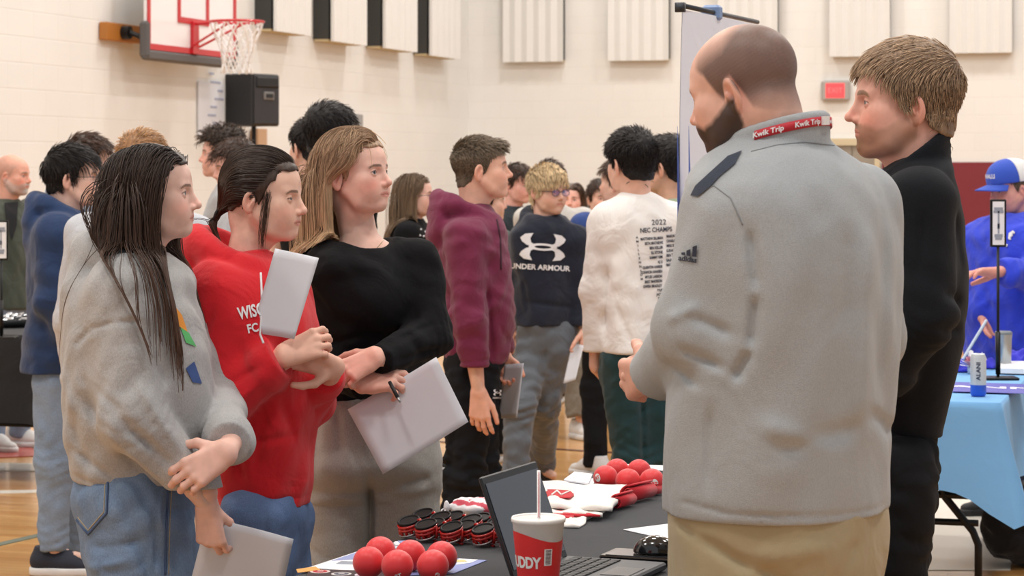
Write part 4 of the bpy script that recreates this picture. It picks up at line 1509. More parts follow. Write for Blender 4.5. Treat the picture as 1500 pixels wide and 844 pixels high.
def panel(p0, d, n_, w, z0, z1, depth, ribs, label, group):
    """ribbed cloth panel: front is a pleated sheet over a thin case"""
    root = empty('acoustic_panel', p0 + d * w / 2 + A(0, 0, z0), label, 'acoustic panel', group)
    mb = MB()
    N_ = ribs * 4; V = []
    for i in range(N_ + 1):
        t = i / N_; q = p0 + d * w * t + n_ * (depth + .028 * (0.5 + .5 * math.cos(t * ribs * 2 * math.pi)) if ribs else depth)
        V += [q + A(0, 0, z0), q + A(0, 0, z1), q * 1.0 - n_ * .03 + A(0, 0, z0), q - n_ * .03 + A(0, 0, z1)]
    Fq = []
    for i in range(N_):
        a = i * 4; b_ = a + 4
        Fq += [[a, b_, b_ + 1, a + 1], [b_ + 2, a + 2, a + 3, b_ + 3], [a, a + 2, b_ + 2, b_], [a + 1, b_ + 1, b_ + 3, a + 3]]
    Fq += [[0, 1, 3, 2], [N_ * 4, N_ * 4 + 2, N_ * 4 + 3, N_ * 4 + 1]]
    mk('cloth_front', np.array(V), Fq, PANF, root, smooth=False)
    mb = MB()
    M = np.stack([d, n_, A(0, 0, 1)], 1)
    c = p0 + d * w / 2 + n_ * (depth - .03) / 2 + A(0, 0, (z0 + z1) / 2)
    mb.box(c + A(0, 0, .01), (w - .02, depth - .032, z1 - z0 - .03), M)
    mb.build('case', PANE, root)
    mb = MB(); mb.box(p0 + d * w / 2 + n_ * (depth * .5 - .01) + A(0, 0, z0 + .01), (w - .02, depth - .05, .02), M)
    mb.build('bottom_batten', PANB, root)


bp = [(742, 829, 92), (895, 983, 90), (1055, 1142, 87), (1218, 1306, 84), (1393, 1484, 79)]
desc = ['leftmost ribbed white acoustic panel on the back wall, next to the room corner',
        'ribbed white acoustic panel on the back wall, just left of the white banner',
        'ribbed white acoustic panel on the back wall, showing above the banner rail',
        'ribbed white acoustic panel on the back wall, above the lit exit sign',
        'rightmost ribbed white acoustic panel on the back wall, above the maroon wainscot']
for (a, b_, py), lb in zip(bp, desc):
    t0, t1 = back_t(a), back_t(b_)
    p0 = CN + VD * t0
    s_ = F_PX / (p0[1])
    z0 = CAMH + (HZ - py) / s_
    panel(p0, VD, -UD, t1 - t0, z0, z0 + 2.3, .12, 5, lb, 'ribbed acoustic panels on the back wall')
lp = [(401, 452, 45), (485, 534, 60), (561, 608, 70), (629, 671, 81)]
desc = ['acoustic panel on the left wall nearest the basketball hoop', 'second acoustic panel on the left wall, counting from the hoop',
        'third acoustic panel on the left wall, counting from the hoop', 'acoustic panel on the left wall nearest the room corner']
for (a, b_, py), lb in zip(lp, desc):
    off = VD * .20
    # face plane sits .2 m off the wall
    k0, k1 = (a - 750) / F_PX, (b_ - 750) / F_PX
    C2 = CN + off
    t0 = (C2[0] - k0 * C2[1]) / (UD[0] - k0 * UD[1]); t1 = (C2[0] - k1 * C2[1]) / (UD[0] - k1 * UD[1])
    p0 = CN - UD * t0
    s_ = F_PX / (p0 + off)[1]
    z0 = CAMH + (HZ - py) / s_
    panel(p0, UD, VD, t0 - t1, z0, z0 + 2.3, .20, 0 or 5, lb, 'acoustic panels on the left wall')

# exit sign, door ------------------------------------------------
pe = CN + VD * back_t(1225) - UD * .01
s_ = F_PX / pe[1]; ze = CAMH + (HZ - 133) / s_
root = empty('exit_sign', pe + A(0, 0, ze), 'lit red exit sign in a grey box on the back wall', 'exit sign')
M = np.stack([VD, -UD, A(0, 0, 1)], 1)
MB().box(pe - UD * .035 + A(0, 0, ze), (.33, .07, .235), M, bev=.02).build('housing', mat_plain('sign_grey', (168, 162, 158), .5), root)
MB().box(pe - UD * .072 + A(0, 0, ze), (.215, .006, .165), M).build('lit_face', mat_plain('sign_red', (250, 80, 84), .4, emit=(255, 62, 70), estr=.55), root)
tv, tf = text_mesh('EXIT', .085, .001)
tv = np.array([pe - UD * .078 + A(0, 0, ze) + VD * v[0] + A(0, 0, v[1]) - UD * v[2] for v in tv])
mk('lettering', tv, tf, mat_plain('sign_letter', (255, 120, 122), .4, emit=(255, 120, 124), estr=.5), root, smooth=False)
# door opening below, with a pale frame
t0, t1 = back_t(1208), back_t(1290)
pd = CN + VD * (t0 + t1) / 2; wdo = t1 - t0; zt = CAMH + (HZ - 203) / (F_PX / pd[1])
droot = empty('door_1', pd, None, None, kind='structure')
fm = mat_plain('door_frame', (206, 192, 160), .5); dm = mat_plain('door_leaf', (150, 142, 130), .45, var=.05)
mb = MB()
mb.box(pd - UD * .03 + A(0, 0, zt - .04), (wdo, .08, .08), M)
for s in (-1, 1): mb.box(pd + VD * s * (wdo / 2 - .03) - UD * .03 + A(0, 0, (zt - .08) / 2), (.06, .08, zt - .08), M)
mb.build('door_frame', fm, droot)
for s in (-1, 1):
    MB().box(pd + VD * s * (wdo / 4 - .015) - UD * .02 + A(0, 0, (zt - .08) / 2 + .003), (wdo / 2 - .035, .045, zt - .09), M, bev=.004).build('door_leaf', dm, droot)
    MB().box(pd + VD * s * .10 - UD * .06 + A(0, 0, .95), (.12, .03, .04), M, bev=.008).build('push_bar', mat_plain('steel', (150, 150, 150), .3, .9), droot)

# basketball hoop on the left wall --------------------------------
RED = mat_plain('hoop_red', (196, 30, 42), .4, coat=.2)
tb = left_t(168); pw = CN - UD * tb
sw = F_PX / pw[1]
hr = empty('basketball_hoop', pw + A(0, 0, CAMH + (HZ - 48) / sw), 'basketball backboard with a red rim and white net on the left wall', 'basketball hoop')
zc = CAMH + (HZ - 48) / sw
ML = np.stack([UD, VD, A(0, 0, 1)], 1)
t_a, t_b = left_t(144), left_t(195)
MB().box(CN - UD * (t_a + t_b) / 2 + VD * .04 + A(0, 0, zc), (t_a - t_b, .07, .145), ML, bev=.006).build('wooden_mount', mat_plain('mount_wood', (176, 112, 44), .5, var=.15, vscale=3), hr)
X0 = at(213, 0, 19.6)          # near lower corner of the board
B0 = A(X0[0], 19.6, CAMH + (HZ - 72) / (F_PX / 19.6))
BW, BH = 1.80, 1.07
mb = MB(); mb.tube([pw + VD * .07 + A(0, 0, zc), pw + VD * .14 + A(0, 0, zc)], .055, 14)
mb.tube([pw + VD * .14 + A(0, 0, zc), B0 + A(0, 0, .10) + UD * .05 - VD * .05], .022, 10)
ctr = B0 + UD * BW * .5 - VD * .06
mb.tube([CN - UD * (tb - 1.0) + VD * .02 + A(0, 0, 3.4), ctr + A(0, 0, .6)], .035, 10)
mb.tube([B0 + A(0, 0, .10) - VD * .05, B0 + UD * BW + A(0, 0, .10) - VD * .05], .02, 8)
mb.build('wall_arm', mat_plain('black_metal', (28, 28, 30), .4, .5), hr)
mb = MB(); mb.box(B0 + UD * BW / 2 + A(0, 0, BH / 2), (BW, .03, BH), ML)
mb.build('backboard', mat_plain('board_white', (240, 238, 240), .25, coat=.3), hr)
mb = MB()
o_ = VD * .018
for (z, hh) in ((.025, .05), (BH - .025, .05)): mb.box(B0 + UD * BW / 2 + o_ + A(0, 0, z), (BW, .012, hh), ML)
for u_ in (.025, BW - .025): mb.box(B0 + UD * u_ + o_ + A(0, 0, BH / 2), (.05, .014, BH), ML)
sqz = .28
for z in (sqz, sqz + .45): mb.box(B0 + UD * BW / 2 + o_ + A(0, 0, z), (.60, .013, .05), ML)
for u_ in (BW / 2 - .29, BW / 2 + .29): mb.box(B0 + UD * u_ + o_ + A(0, 0, sqz + .225), (.05, .014, .50), ML)
mb.build('board_lines', RED, hr)
mb = MB()
mb.box(B0 + UD * BW / 2 + A(0, 0, -.045), (BW + .06, .07, .09), ML, bev=.02)
mb.box(B0 - UD * .01 + A(0, 0, .08), (.05, .09, .30), ML, bev=.02)
mb.box(B0 + UD * (BW + .01) + A(0, 0, .08), (.05, .07, .26), ML, bev=.02)
mb.build('edge_padding', mat_plain('pad_grey', (92, 90, 90), .7), hr)
rc = B0 + UD * BW / 2 + VD * .42 + A(0, 0, .27)
rim = [rc + (UD * math.cos(a) + VD * math.sin(a)) * .229 for a in [2 * math.pi * i / 32 for i in range(32)]]
mb = MB(); mb.tube(rim, .011, 8, closed=True)
mb.box(B0 + UD * BW / 2 + VD * .03 + A(0, 0, .14), (.12, .03, .28), ML, bev=.004)
mb.tube([B0 + UD * (BW / 2 + .07) + VD * .03 + A(0, 0, .06), rc + UD * .14 + A(0, 0, -.01)], .010, 8)
mb.tube([B0 + UD * (BW / 2 - .07) + VD * .03 + A(0, 0, .06), rc - UD * .14 + A(0, 0, -.01)], .010, 8)
mb.tube([B0 + UD * (BW / 2) + VD * .03 + A(0, 0, .26), rc - VD * .22], .014, 8)
mb.build('rim', RED, hr)
mb = MB(); NL = 12
prof = [(.225, 0), (.20, -.09), (.16, -.18), (.13, -.27), (.12, -.36), (.135, -.44)]
for k in range(NL):
    for sg in (-1, 1):
        pts = []
        for i, (r, z) in enumerate(prof):
            a = 2 * math.pi * (k + sg * i * .5) / NL
            pts.append(rc + (UD * math.cos(a) + VD * math.sin(a)) * r + A(0, 0, z))
        mb.tube(pts, .007, 5)
mb.build('net', mat_plain('net_white', (238, 236, 234), .8), hr)

# loudspeaker on a pole and the paper on the wall -------------------
ts = left_t(352); psp = CN - UD * ts + VD * .8
Ysp = psp[1]; ss = F_PX / Ysp
zt_, zb_ = CAMH + (HZ - 109) / ss, CAMH + (HZ - 185) / ss
sr = empty('loudspeaker', A(psp[0], psp[1], zb_), 'black loudspeaker on a pole in front of the left wall', 'loudspeaker')
# cabinet turned so that its front faces right
cw = at(367, 0, Ysp); cx_ = cw[0]
rot = rotz(math.radians(57))
SPK = mat_plain('speaker_black', (30, 31, 34), .55, bump=.2, bscale=300); SPG = mat_plain('speaker_front', (44, 44, 47), .6)
hh = zt_ - zb_
cen = A(cx_, Ysp, (zt_ + zb_) / 2)
MB().box(cen, (.40, .36, hh), rot, bev=.012).build('cabinet', SPK, sr)
fx = rot @ A(1, 0, 0); fy = rot @ A(0, -1, 0)
# front face towards +x of the turned box
MB().box(cen + fy * .186 + A(0, 0, -.0), (.36, .02, hh * .94), rot, bev=.008).build('front_panel', SPG, sr)
mb = MB(); mb.box(cen + fy * .20 + A(0, 0, hh * .34), (.32, .02, hh * .20), rot, bev=.01); mb.build('horn', mat_plain('horn_black', (20, 20, 22), .4), sr)
mb = MB(); mb.box(cen + fy * .20 + fx * .02 + A(0, 0, hh * .08), (.15, .014, .075), rot, bev=.006); mb.build('handle_plate', mat_plain('plate_grey', (120, 118, 116), .5), sr)
mb = MB(); mb.box(cen + fy * .209 + fx * .02 + A(0, 0, hh * .08), (.095, .012, .035), rot); mb.build('handle_slot', SPK, sr)
mb = MB(); mb.tube([A(cx_ + .03, Ysp, .03), A(cx_ + .03, Ysp, zb_)], .022, 10)
for k in range(3):
    a = k * 2.094
    mb.tube([A(cx_ + .03, Ysp, .75), A(cx_ + .03 + .5 * math.cos(a), Ysp + .5 * math.sin(a), .015)], .014, 8)
mb.build('tripod', mat_plain('black_metal', (28, 28, 30), .4, .5), sr)
t0, t1 = left_t(288), left_t(326)
zpt, zpb = CAMH + (HZ - 119) / (F_PX / (CN - UD * t0)[1]), CAMH + (HZ - 200) / (F_PX / (CN - UD * t0)[1])
pp = CN - UD * (t0 + t1) / 2 + VD * .012
o = empty('wall_poster', pp + A(0, 0, zpb), 'pale blueish paper poster on the left wall beside the loudspeaker', 'poster')
MB().box(pp + A(0, 0, (zpt + zpb) / 2), (t0 - t1, .012, zpt - zpb), ML).build('sheet', mat_plain('poster_paper', (222, 226, 234), .6, var=.05, vscale=6), o)
mb = MB()
for i in range(9):
    mb.box(pp + VD * .008 + UD * (.10 + .1 * math.sin(i * 5)) + A(0, 0, zpb + .12 + i * .075), (.16 + .08 * math.sin(i * 3), .003, .018), ML)
mb.build('printed_lines', mat_plain('poster_ink', (168, 176, 200), .6), o)
# small tan box low on the wall behind the boys (only its top shows)
tq = left_t(372)
pq = CN - UD * tq + VD * .05
zq = CAMH + (HZ - 190) / (F_PX / pq[1])
o = empty('wall_bracket', pq + A(0, 0, zq - .25), 'small tan wooden board on the wall under the loudspeaker', 'wall board')
MB().box(pq + A(0, 0, zq - .12), (.22, .08, .26), ML, bev=.006).build('board', mat_plain('tan_board', (196, 160, 128), .6), o)
tq = left_t(514)
pq = CN - UD * tq + VD * .06
zq = CAMH + (HZ - 180) / (F_PX / pq[1])
o = empty('fire_alarm', pq + A(0, 0, zq - .2), 'thin grey alarm box on the left wall behind the tall dark-haired boy', 'alarm box')
MB().box(pq + A(0, 0, zq - .03), (.15, .10, .24), ML, bev=.01).build('housing', mat_plain('alarm_grey', (150, 150, 150), .5), o)
MB().box(pq + A(0, 0, zq - .22), (.12, .08, .12), ML, bev=.01).build('pull_box', mat_plain('alarm_red', (150, 50, 66), .5), o)

# ceiling lamps -----------------------------------------------------
LM = mat_plain('lamp_glow', (255, 252, 244), .5, emit=(255, 248, 236), estr=4.0)
k = 0
for iu in range(5):
    for iv in range(3):
        c = CN - UD * (3.0 + iu * 5.6) + VD * (2.2 + iv * 4.0) + A(0, 0, ROOMH - .45)
        lr = empty('ceiling_lamp', c, 'square gym ceiling lamp hanging high above the court', 'ceiling lamp', 'gym ceiling lamps')
        MB().box(c + A(0, 0, .06), (.9, .9, .10), ML, bev=.02).build('housing', mat_plain('lamp_case', (210, 210, 210), .5), lr)
        MB().box(c, (.8, .8, .03), ML).build('diffuser', LM, lr)
        L_ = bpy.data.lights.new('gym_light', 'AREA'); L_.shape = 'SQUARE'; L_.size = .95; L_.energy = 124; L_.color = (1.0, .985, .955)
        lo = bpy.data.objects.new('gym_light', L_); COL.objects.link(lo); lo.location = tuple(c - A(0, 0, .05))
        k += 1
# world background added as even fill; the gym's other sides are left unbuilt
W_ = bpy.data.worlds.new('world'); SC.world = W_; W_.use_nodes = True
W_.node_tree.nodes['Background'].inputs[0].default_value = (.95, .97, 1.0, 1)
W_.node_tree.nodes['Background'].inputs[1].default_value = .52

# camera --------------------------------------------------------------
cam = bpy.data.cameras.new('camera'); co = bpy.data.objects.new('camera', cam); COL.objects.link(co)
cam.sensor_width = 36; cam.lens = F_PX / 1500 * 36
co.location = (0, 0, CAMH); co.rotation_euler = (math.pi / 2, 0, 0)
cam.shift_y = (HZ - 422) / 1500.0
cam.clip_end = 100
cam.dof.use_dof = True; cam.dof.focus_distance = 5.6; cam.dof.aperture_fstop = 11
SC.camera = co
SC.view_settings.view_transform = 'Standard'; SC.view_settings.look = 'None'; SC.view_settings.exposure = 0.10; SC.view_settings.gamma = 1.0
SC.view_settings.use_curve_mapping = False
SC.cycles.max_bounces = 6; SC.cycles.diffuse_bounces = 3; SC.cycles.glossy_bounces = 3; SC.cycles.use_denoising = True
SC.cycles.transmission_bounces = 5; SC.cycles.transparent_max_bounces = 8
# ------------------------------------------------------------------ the near table
TZ = .75
TA = nrm(A(.37, .93, 0)); TB = nrm(A(.93, -.37, 0))
TFL = A(.30, 6.76, 0)                       # far left corner
TM = np.stack([TA, TB, A(0, 0, 1)], 1)      # columns: along, across, up


def tb(px, py, z=TZ):
    return at(px, py, (CAMH - z) * F_PX / (py - HZ))


def draped(name, c0, a, b, la, lb, z0, z1, mat, label, cat, fold=.02, seed=1, corner=None, thick=.006):
    """table cloth: flat top, hanging sides with soft folds; c0 corner, extends +a la, +b lb"""
    R = np.random.RandomState(seed)
    per = []; n1, n2 = int(la / .04), int(lb / .04)
    for i in range(n1): per.append((la * i / n1, 0, 0, -1))
    for i in range(n2): per.append((la, lb * i / n2, 1, 0))
    for i in range(n1): per.append((la * (1 - i / n1), lb, 0, 1))
    for i in range(n2): per.append((0, lb * (1 - i / n2), -1, 0))
    N_ = len(per); V = []; F = []
    K = 14
    ph = R.uniform(0, 6.28, 8)
    cs = [(0, 0), (la, 0), (la, lb), (0, lb)]
    for k in range(K + 1):
        t = k / K
        for i, (x, y, nx, ny) in enumerate(per):
            s_ = i / N_ * 2 * (la + lb)
            w = sum(math.sin(s_ * f_ + ph[j]) for j, f_ in enumerate((7, 11, 17, 4.3))) / 4
            dc = min(math.hypot(x - cx, y - cy) for cx, cy in cs)
            cor = math.exp(-(dc / .07) ** 2)
            out = t * (fold * (w + .6) + cor * .085 * math.sin(min(t * 1.6, 1.57))) + (.004 if k else 0)
            cx, cy = min(cs, key=lambda c: math.hypot(x - c[0], y - c[1]))
            ddx, ddy = nx, ny
            if cor > .05:
                sx = 1 if cx > 0 else -1; sy = 1 if cy > 0 else -1
                ddx = nx * (1 - cor) + sx * .7 * cor; ddy = ny * (1 - cor) + sy * .7 * cor
            z = z0 + .004 - (z0 - z1) * t - (cor * .05 * t)
            if k == 0: z = z0 + .004
            V.append(np.asarray(c0) + a * (x + ddx * out) + b * (y + ddy * out) + A(0, 0, z))
    for k in range(K):
        for i in range(N_):
            j = (i + 1) % N_
            F.append([k * N_ + i, (k + 1) * N_ + i, (k + 1) * N_ + j, k * N_ + j])
    F.append(list(range(N_)))
    o = mk(name, np.array(V), F, mat, smooth=False)
    for p in o.data.polygons: p.use_smooth = len(p.vertices) == 4
    if thick:
        md = o.modifiers.new('thickness', 'SOLIDIFY'); md.thickness = thick; md.offset = -1
    tag(o, label, cat)
    return o


def folding_table(c0, a, b, la, lb, z, label, legmat, leg_in=.25):
    """plastic folding table: top slab and two bent steel leg frames"""
    r = empty('folding_table', np.asarray(c0) + a * la / 2 + b * lb / 2, label, 'table')
    M = np.stack([a, b, A(0, 0, 1)], 1)
    c = np.asarray(c0) + a * la / 2 + b * lb / 2
    MB().box(c + A(0, 0, z - .022), (la - .01, lb - .01, .04), M, bev=.012).build('tabletop', mat_plain('table_plastic', (214, 210, 202), .5), r)
    for e in (0, 1):
        p = np.asarray(c0) + a * (leg_in if e == 0 else la - leg_in); sg = 1 if e == 0 else -1
        mb = MB()
        y0, y1 = .10, lb - .10
        w_ = .30
        for yy, si in ((y0, 1), (y1, -1)):
            q = p + b * yy; inn = p + b * (yy + si * .14)
            mb.tube([inn + A(0, 0, z - .04), inn + A(0, 0, z - .32), inn + b * (-si * .02) + A(0, 0, z - .37), q + b * (si * .02) + A(0, 0, z - .49), q + A(0, 0, z - .54), q + A(0, 0, .012)], .0145, 10)
        mb.tube([p + b * y0 + A(0, 0, z - .46), p + b * y1 + A(0, 0, z - .46)], .0125, 8)
        mb.tube([p + b * y0 + A(0, 0, z - .36), p + b * (y1 - .02) + A(0, 0, z - .36)], .014, 8)
        mb.tube([p + b * (lb / 2) + A(0, 0, z - .36), p + a * sg * .42 + b * (lb / 2) + A(0, 0, z - .045)], .011, 8)
        mb.build('leg_frame', legmat, r, smooth=True)
    return r


BLK = mat_plain('black_metal', (28, 28, 30), .4, .5)
c0 = TFL - TA * 2.44
folding_table(c0, TA, TB, 2.44, .76, TZ - .006, 'near folding table under a black cloth, in front of the three girls', BLK)
draped('tablecloth', c0, TA, TB, 2.44, .76, TZ - .004, .04, mat_cloth('black_tablecloth', (40, 42, 46), var=.08, bump=.2, fbump=.06), 'black cloth covering the near table with the laptop and red balls', 'tablecloth', fold=.022, thick=0)


def slab_poly(name, pts, th, mat, parent=None, z=None, lift=0.0):
    """thin sheet from an outline of table points"""
    n = len(pts); V = [np.asarray(p) + A(0, 0, lift + th) for p in pts] + [np.asarray(p) + A(0, 0, lift) for p in pts]
    F = [list(range(n)), list(range(2 * n - 1, n - 1, -1))] + [[i, n + i, n + (i + 1) % n, (i + 1) % n] for i in range(n)]
    # keep the top facing up
    a = sum((V[i][0] * V[(i + 1) % n][1] - V[(i + 1) % n][0] * V[i][1]) for i in range(n))
    if a < 0: F = [f[::-1] for f in F]
    return mk(name, np.array(V), F, mat, parent, smooth=False)


WHITE = mat_plain('white_paper', (238, 238, 242), .55)
PAPER = mat_plain('sheet_paper', (226, 226, 232), .6, var=.02, vscale=20)
# laptop -----------------------------------------------------------
H0 = tb(750.5, 860); H1 = tb(829.5, 827)
la = nrm(H1 - H0); lb_ = nrm(A(la[1], -la[0], 0)); LL = np.linalg.norm(H1 - H0)
Mx = np.stack([la, lb_, A(0, 0, 1)], 1)
hc = (H0 + H1) / 2
lr = empty('laptop', hc, 'open dark grey laptop on the black table, behind the foam cup', 'laptop')
LGR = mat_plain('laptop_grey', (62, 64, 68), .4, .3); KEY = mat_plain('key_black', (24, 25, 28), .5); SCRN = mat_plain('dark_screen', (40, 48, 62), .16, coat=.4, var=.12, vscale=9)
MB().box(hc + lb_ * .113 + A(0, 0, .011), (LL, .222, .016), Mx, bev=.004).build('keyboard_deck', LGR, lr)
for r_ in range(5):
    n_ = 13
    for k in range(n_):
        u_ = -LL / 2 + .018 + (LL - .036) * (k + .5) / n_
        MB().box(hc + la * u_ + lb_ * (.035 + r_ * .0215) + A(0, 0, .0205), ((LL - .036) / n_ - .003, .0175, .003), Mx, bev=.001).build('key', KEY, lr)
MB().box(hc + lb_ * .18 + A(0, 0, .0196), (.10, .06, .001), Mx).build('touchpad', mat_plain('touchpad', (50, 52, 56), .3), lr)
th = math.radians(20)
up = A(0, 0, 1) * math.cos(th) - lb_ * math.sin(th); nn_ = np.cross(la, up)
Ms = np.stack([la, nn_, up], 1)
sc = hc + A(0, 0, .016) + up * .105
sc_o = MB().box(sc, (LL, .008, .212), Ms, bev=.003).build('screen_lid', mat_plain('bezel_black', (30, 31, 34), .45), lr)
fd_ = nn_ if (nn_ @ lb_) > 0 else -nn_
MB().box(sc + fd_ * .0045, (LL - .018, .002, .180), Ms).build('display', SCRN, sc_o)
# the lid's outside is what the picture shows: darker rim, satin blue-grey back
MB().box(sc - fd_ * .0046 - up * .004, (LL - .012, .002, .192), Ms, bev=.001).build('lid_back', mat_plain('lid_back', (46, 56, 72), .35, .2, var=.10, vscale=12), sc_o)
mb = MB(); mb.tube([hc - la * .11 + A(0, 0, .016), hc + la * .11 + A(0, 0, .016)], .008, 10); mb.build('hinge', LGR, lr, smooth=True)
# foam cup ----------------------------------------------------------
cc = A(.0515, 4.66, TZ)
cr = empty('drink_cup', cc, 'white foam cup with a red printed wrap and a straw, on the near table', 'cup')
FOAM = mat_plain('foam_white', (240, 236, 232), .6, bump=.15, bscale=120); CRED = mat_plain('cup_red', (220, 44, 46), .45)
prof = [(0, .004), (.034, .004), (.036, 0), (.037, .006), (.0505, .143), (.053, .145), (.0535, .150), (.052, .154), (.0495, .152), (.047, .140), (.034, .012), (0, .012)]
MB().lathe(prof, cc + A(0, 0, .001), 48).build('foam_body', FOAM, cr, smooth=True)
MB().lathe([(.0500, .150), (.047, .1515), (.02, .152), (0, .152)], cc, 48).build('lid', mat_plain('lid_plastic', (236, 232, 230), .3, coat=.3), cr, smooth=True)


def cup_r(z):
    return .037 + (.0505 - .037) * (z - .006) / .137


def cup_pt(ang, z, off=.0006):
    r = cup_r(z) + off
    return cc + A(r * math.sin(ang), -r * math.cos(ang), z)


n_ = 72; V = []; F = []
for i in range(n_):
    a_ = 2 * math.pi * i / n_
    zt = .122 - .008 * math.sin(a_ + .6) - .004 * math.sin(2 * a_)
    for z in (.034, .064, .094, zt): V.append(cup_pt(a_, z))
for i in range(n_):
    j = (i + 1) % n_
    for k in range(3): F.append([i * 4 + k, j * 4 + k, j * 4 + k + 1, i * 4 + k + 1])
wrap = mk('red_wrap', np.array(V), F, CRED, cr)


def on_cup(V, ang0, z0, off=.0012):
    return np.array([cup_pt(ang0 + v[0] / .045, z0 + v[1], off) for v in V])


def plain_print(name, V, Fs, fn, mat, parent, maxlen=.004):
    """subdivide a flat design and bend it with fn"""
    V = [tuple(p[:2]) for p in V]; T = []
    for f_ in Fs:
        for i in range(1, len(f_) - 1): T.append((f_[0], f_[i], f_[i + 1]))
    for _ in range(5):
        out = []
        cache = {}
        def mid(a, b):
            k = (min(a, b), max(a, b))
            if k not in cache:
                cache[k] = len(V); V.append(((V[a][0] + V[b][0]) / 2, (V[a][1] + V[b][1]) / 2))
            return cache[k]
        for a, b, c in T:
            e = [math.dist(V[a], V[b]), math.dist(V[b], V[c]), math.dist(V[c], V[a])]
            m = max(e)
            if m > maxlen:
                i = e.index(m)
                if i == 1: a, b, c = b, c, a
                if i == 2: a, b, c = c, a, b
                q = mid(a, b); out += [(a, q, c), (q, b, c)]
            else: out.append((a, b, c))
        T = out
    return mk(name, fn(V), np.array(T), mat, parent, smooth=True)


tv, tf = text_mesh('BUDDY', .030, 0, .0012, spacing=.95)
tv = tv * A(.78, 1, 1)
plain_print('lettering', tv, tf, lambda v: on_cup(v, -.78, .070), mat_plain('print_white', (240, 236, 232), .5), wrap)
mb_ = [[-.008, -.016], [.008, -.016], [.008, .016], [-.008, .016]]
plain_print('barcode_label', mb_, [[0, 1, 2, 3]], lambda v: on_cup(v, .42, .082, .001), mat_plain('print_white', (240, 236, 232), .5), wrap)
V = []; F = []
for i in range(11):
    y = -.013 + i * .0026; b_ = len(V); V += [[-.0055, y], [.0055, y], [.0055, y + .0013], [-.0055, y + .0013]]; F.append([b_, b_ + 1, b_ + 2, b_ + 3])
plain_print('barcode', V, F, lambda v: on_cup(v, .42, .082, .0016), mat_plain('print_dark', (110, 70, 70), .5), wrap)
mb = MB(); mb.tube([cc + A(.001, 0, .02), cc + A(.0005, 0, .245)], .0036, 10)
st = mb.build('straw', mat_plain('straw_white', (240, 236, 236), .35), cr, smooth=True)
mb = MB()
mb.box(cc + A(.0008, -.0036, .198), (.0016, .0008, .088)); mb.build('red_stripe', mat_plain('straw_red', (206, 70, 80), .4), st)

# balls ---------------------------------------------------------------
BALL = mat_plain('ball_red', (226, 52, 56), .42, spec=.4, bump=.06, bscale=60, sheen=.2)
BW_ = mat_plain('print_white', (240, 236, 232), .5)


def ball(px, py, label, group, print_=None, r=.0325, zc=None):
    z = TZ + r + .001
    c = tb(px, py, z)
    mb = MB(); n1 = 24; prof = [(r * math.sin(math.pi * i / n1), -r * math.cos(math.pi * i / n1)) for i in range(n1 + 1)]
    mb.lathe(prof, c, 40)
    o = mb.build('stress_ball', BALL, None, smooth=True)
    tag(o, label, 'ball', group)
    if print_:
        ax, az, rot_, sz, kind = print_
        # small printed badge facing the camera side
        tvx = []
        if kind == 'badge':
            pts = [(.5 * sz * math.cos(t) * (1.0), .5 * sz * math.sin(t) * 1.25) for t in [2 * math.pi * i / 20 for i in range(20)]]
            V_, F_ = pts, [list(range(20))]
        else:
            v_, F_ = text_mesh(kind, sz, 0, .0004); V_ = [tuple(p[:2]) for p in v_]
        def fn(V, rr=r + .0005):
            out = []
            for x, y in V:
                x, y = x * math.cos(rot_) - y * math.sin(rot_), x * math.sin(rot_) + y * math.cos(rot_)
                a = ax + x / r; e = az + y / r
                out.append(c + A(math.sin(a) * math.cos(e), -math.cos(a) * math.cos(e), math.sin(e)) * rr)
            return np.array(out)
        p = plain_print('printed_badge', V_, F_, fn, BW_, o)
        if kind == 'badge':
            t2, f2 = text_mesh('RT', sz * .62, 0, .0004)
            plain_print('badge_letters', t2, f2, lambda V: fn(V, r + .0009), BALL, p)
    return o


near = [(540, 824, 'red stress ball, front left of the near cluster beside the foam cup', None),
        (582, 829, 'red stress ball, front middle of the near cluster', (.1, -.5, .3, .012, 'RT')),
        (634, 829, 'red stress ball, front right of the near cluster, closest to the laptop', (.35, -.45, .6, .010, 'badge')),
        (557, 812, 'red stress ball at the back left of the near cluster', None),
        (601, 817, 'red stress ball at the back middle of the near cluster', None),
        (647, 819, 'red stress ball at the back right of the near cluster, partly over the blue leaflet', None)]
# rows spaced by real ball size
for i, (px, py, lb, pr) in enumerate(near):
    ball(px, py - (0 if i < 3 else 3), lb, 'red balls near the cup', pr)
far = [(887, 700, 'red ball at the left front of the far cluster, beside the white envelopes', (-.75, .1, .5, .018, 'badge')),
       (920, 705, 'red ball in the front middle of the far cluster', None),
       (955, 705, 'red ball at the right front of the far cluster with a white badge', (.15, -.1, 0, .020, 'badge')),
       (904, 690, 'red ball behind the left two of the far cluster', None),
       (936, 691, 'red ball behind the right two of the far cluster', None)]
for px, py, lb, pr in far:
    ball(px, py, lb, 'red balls at the far end of the table', pr)

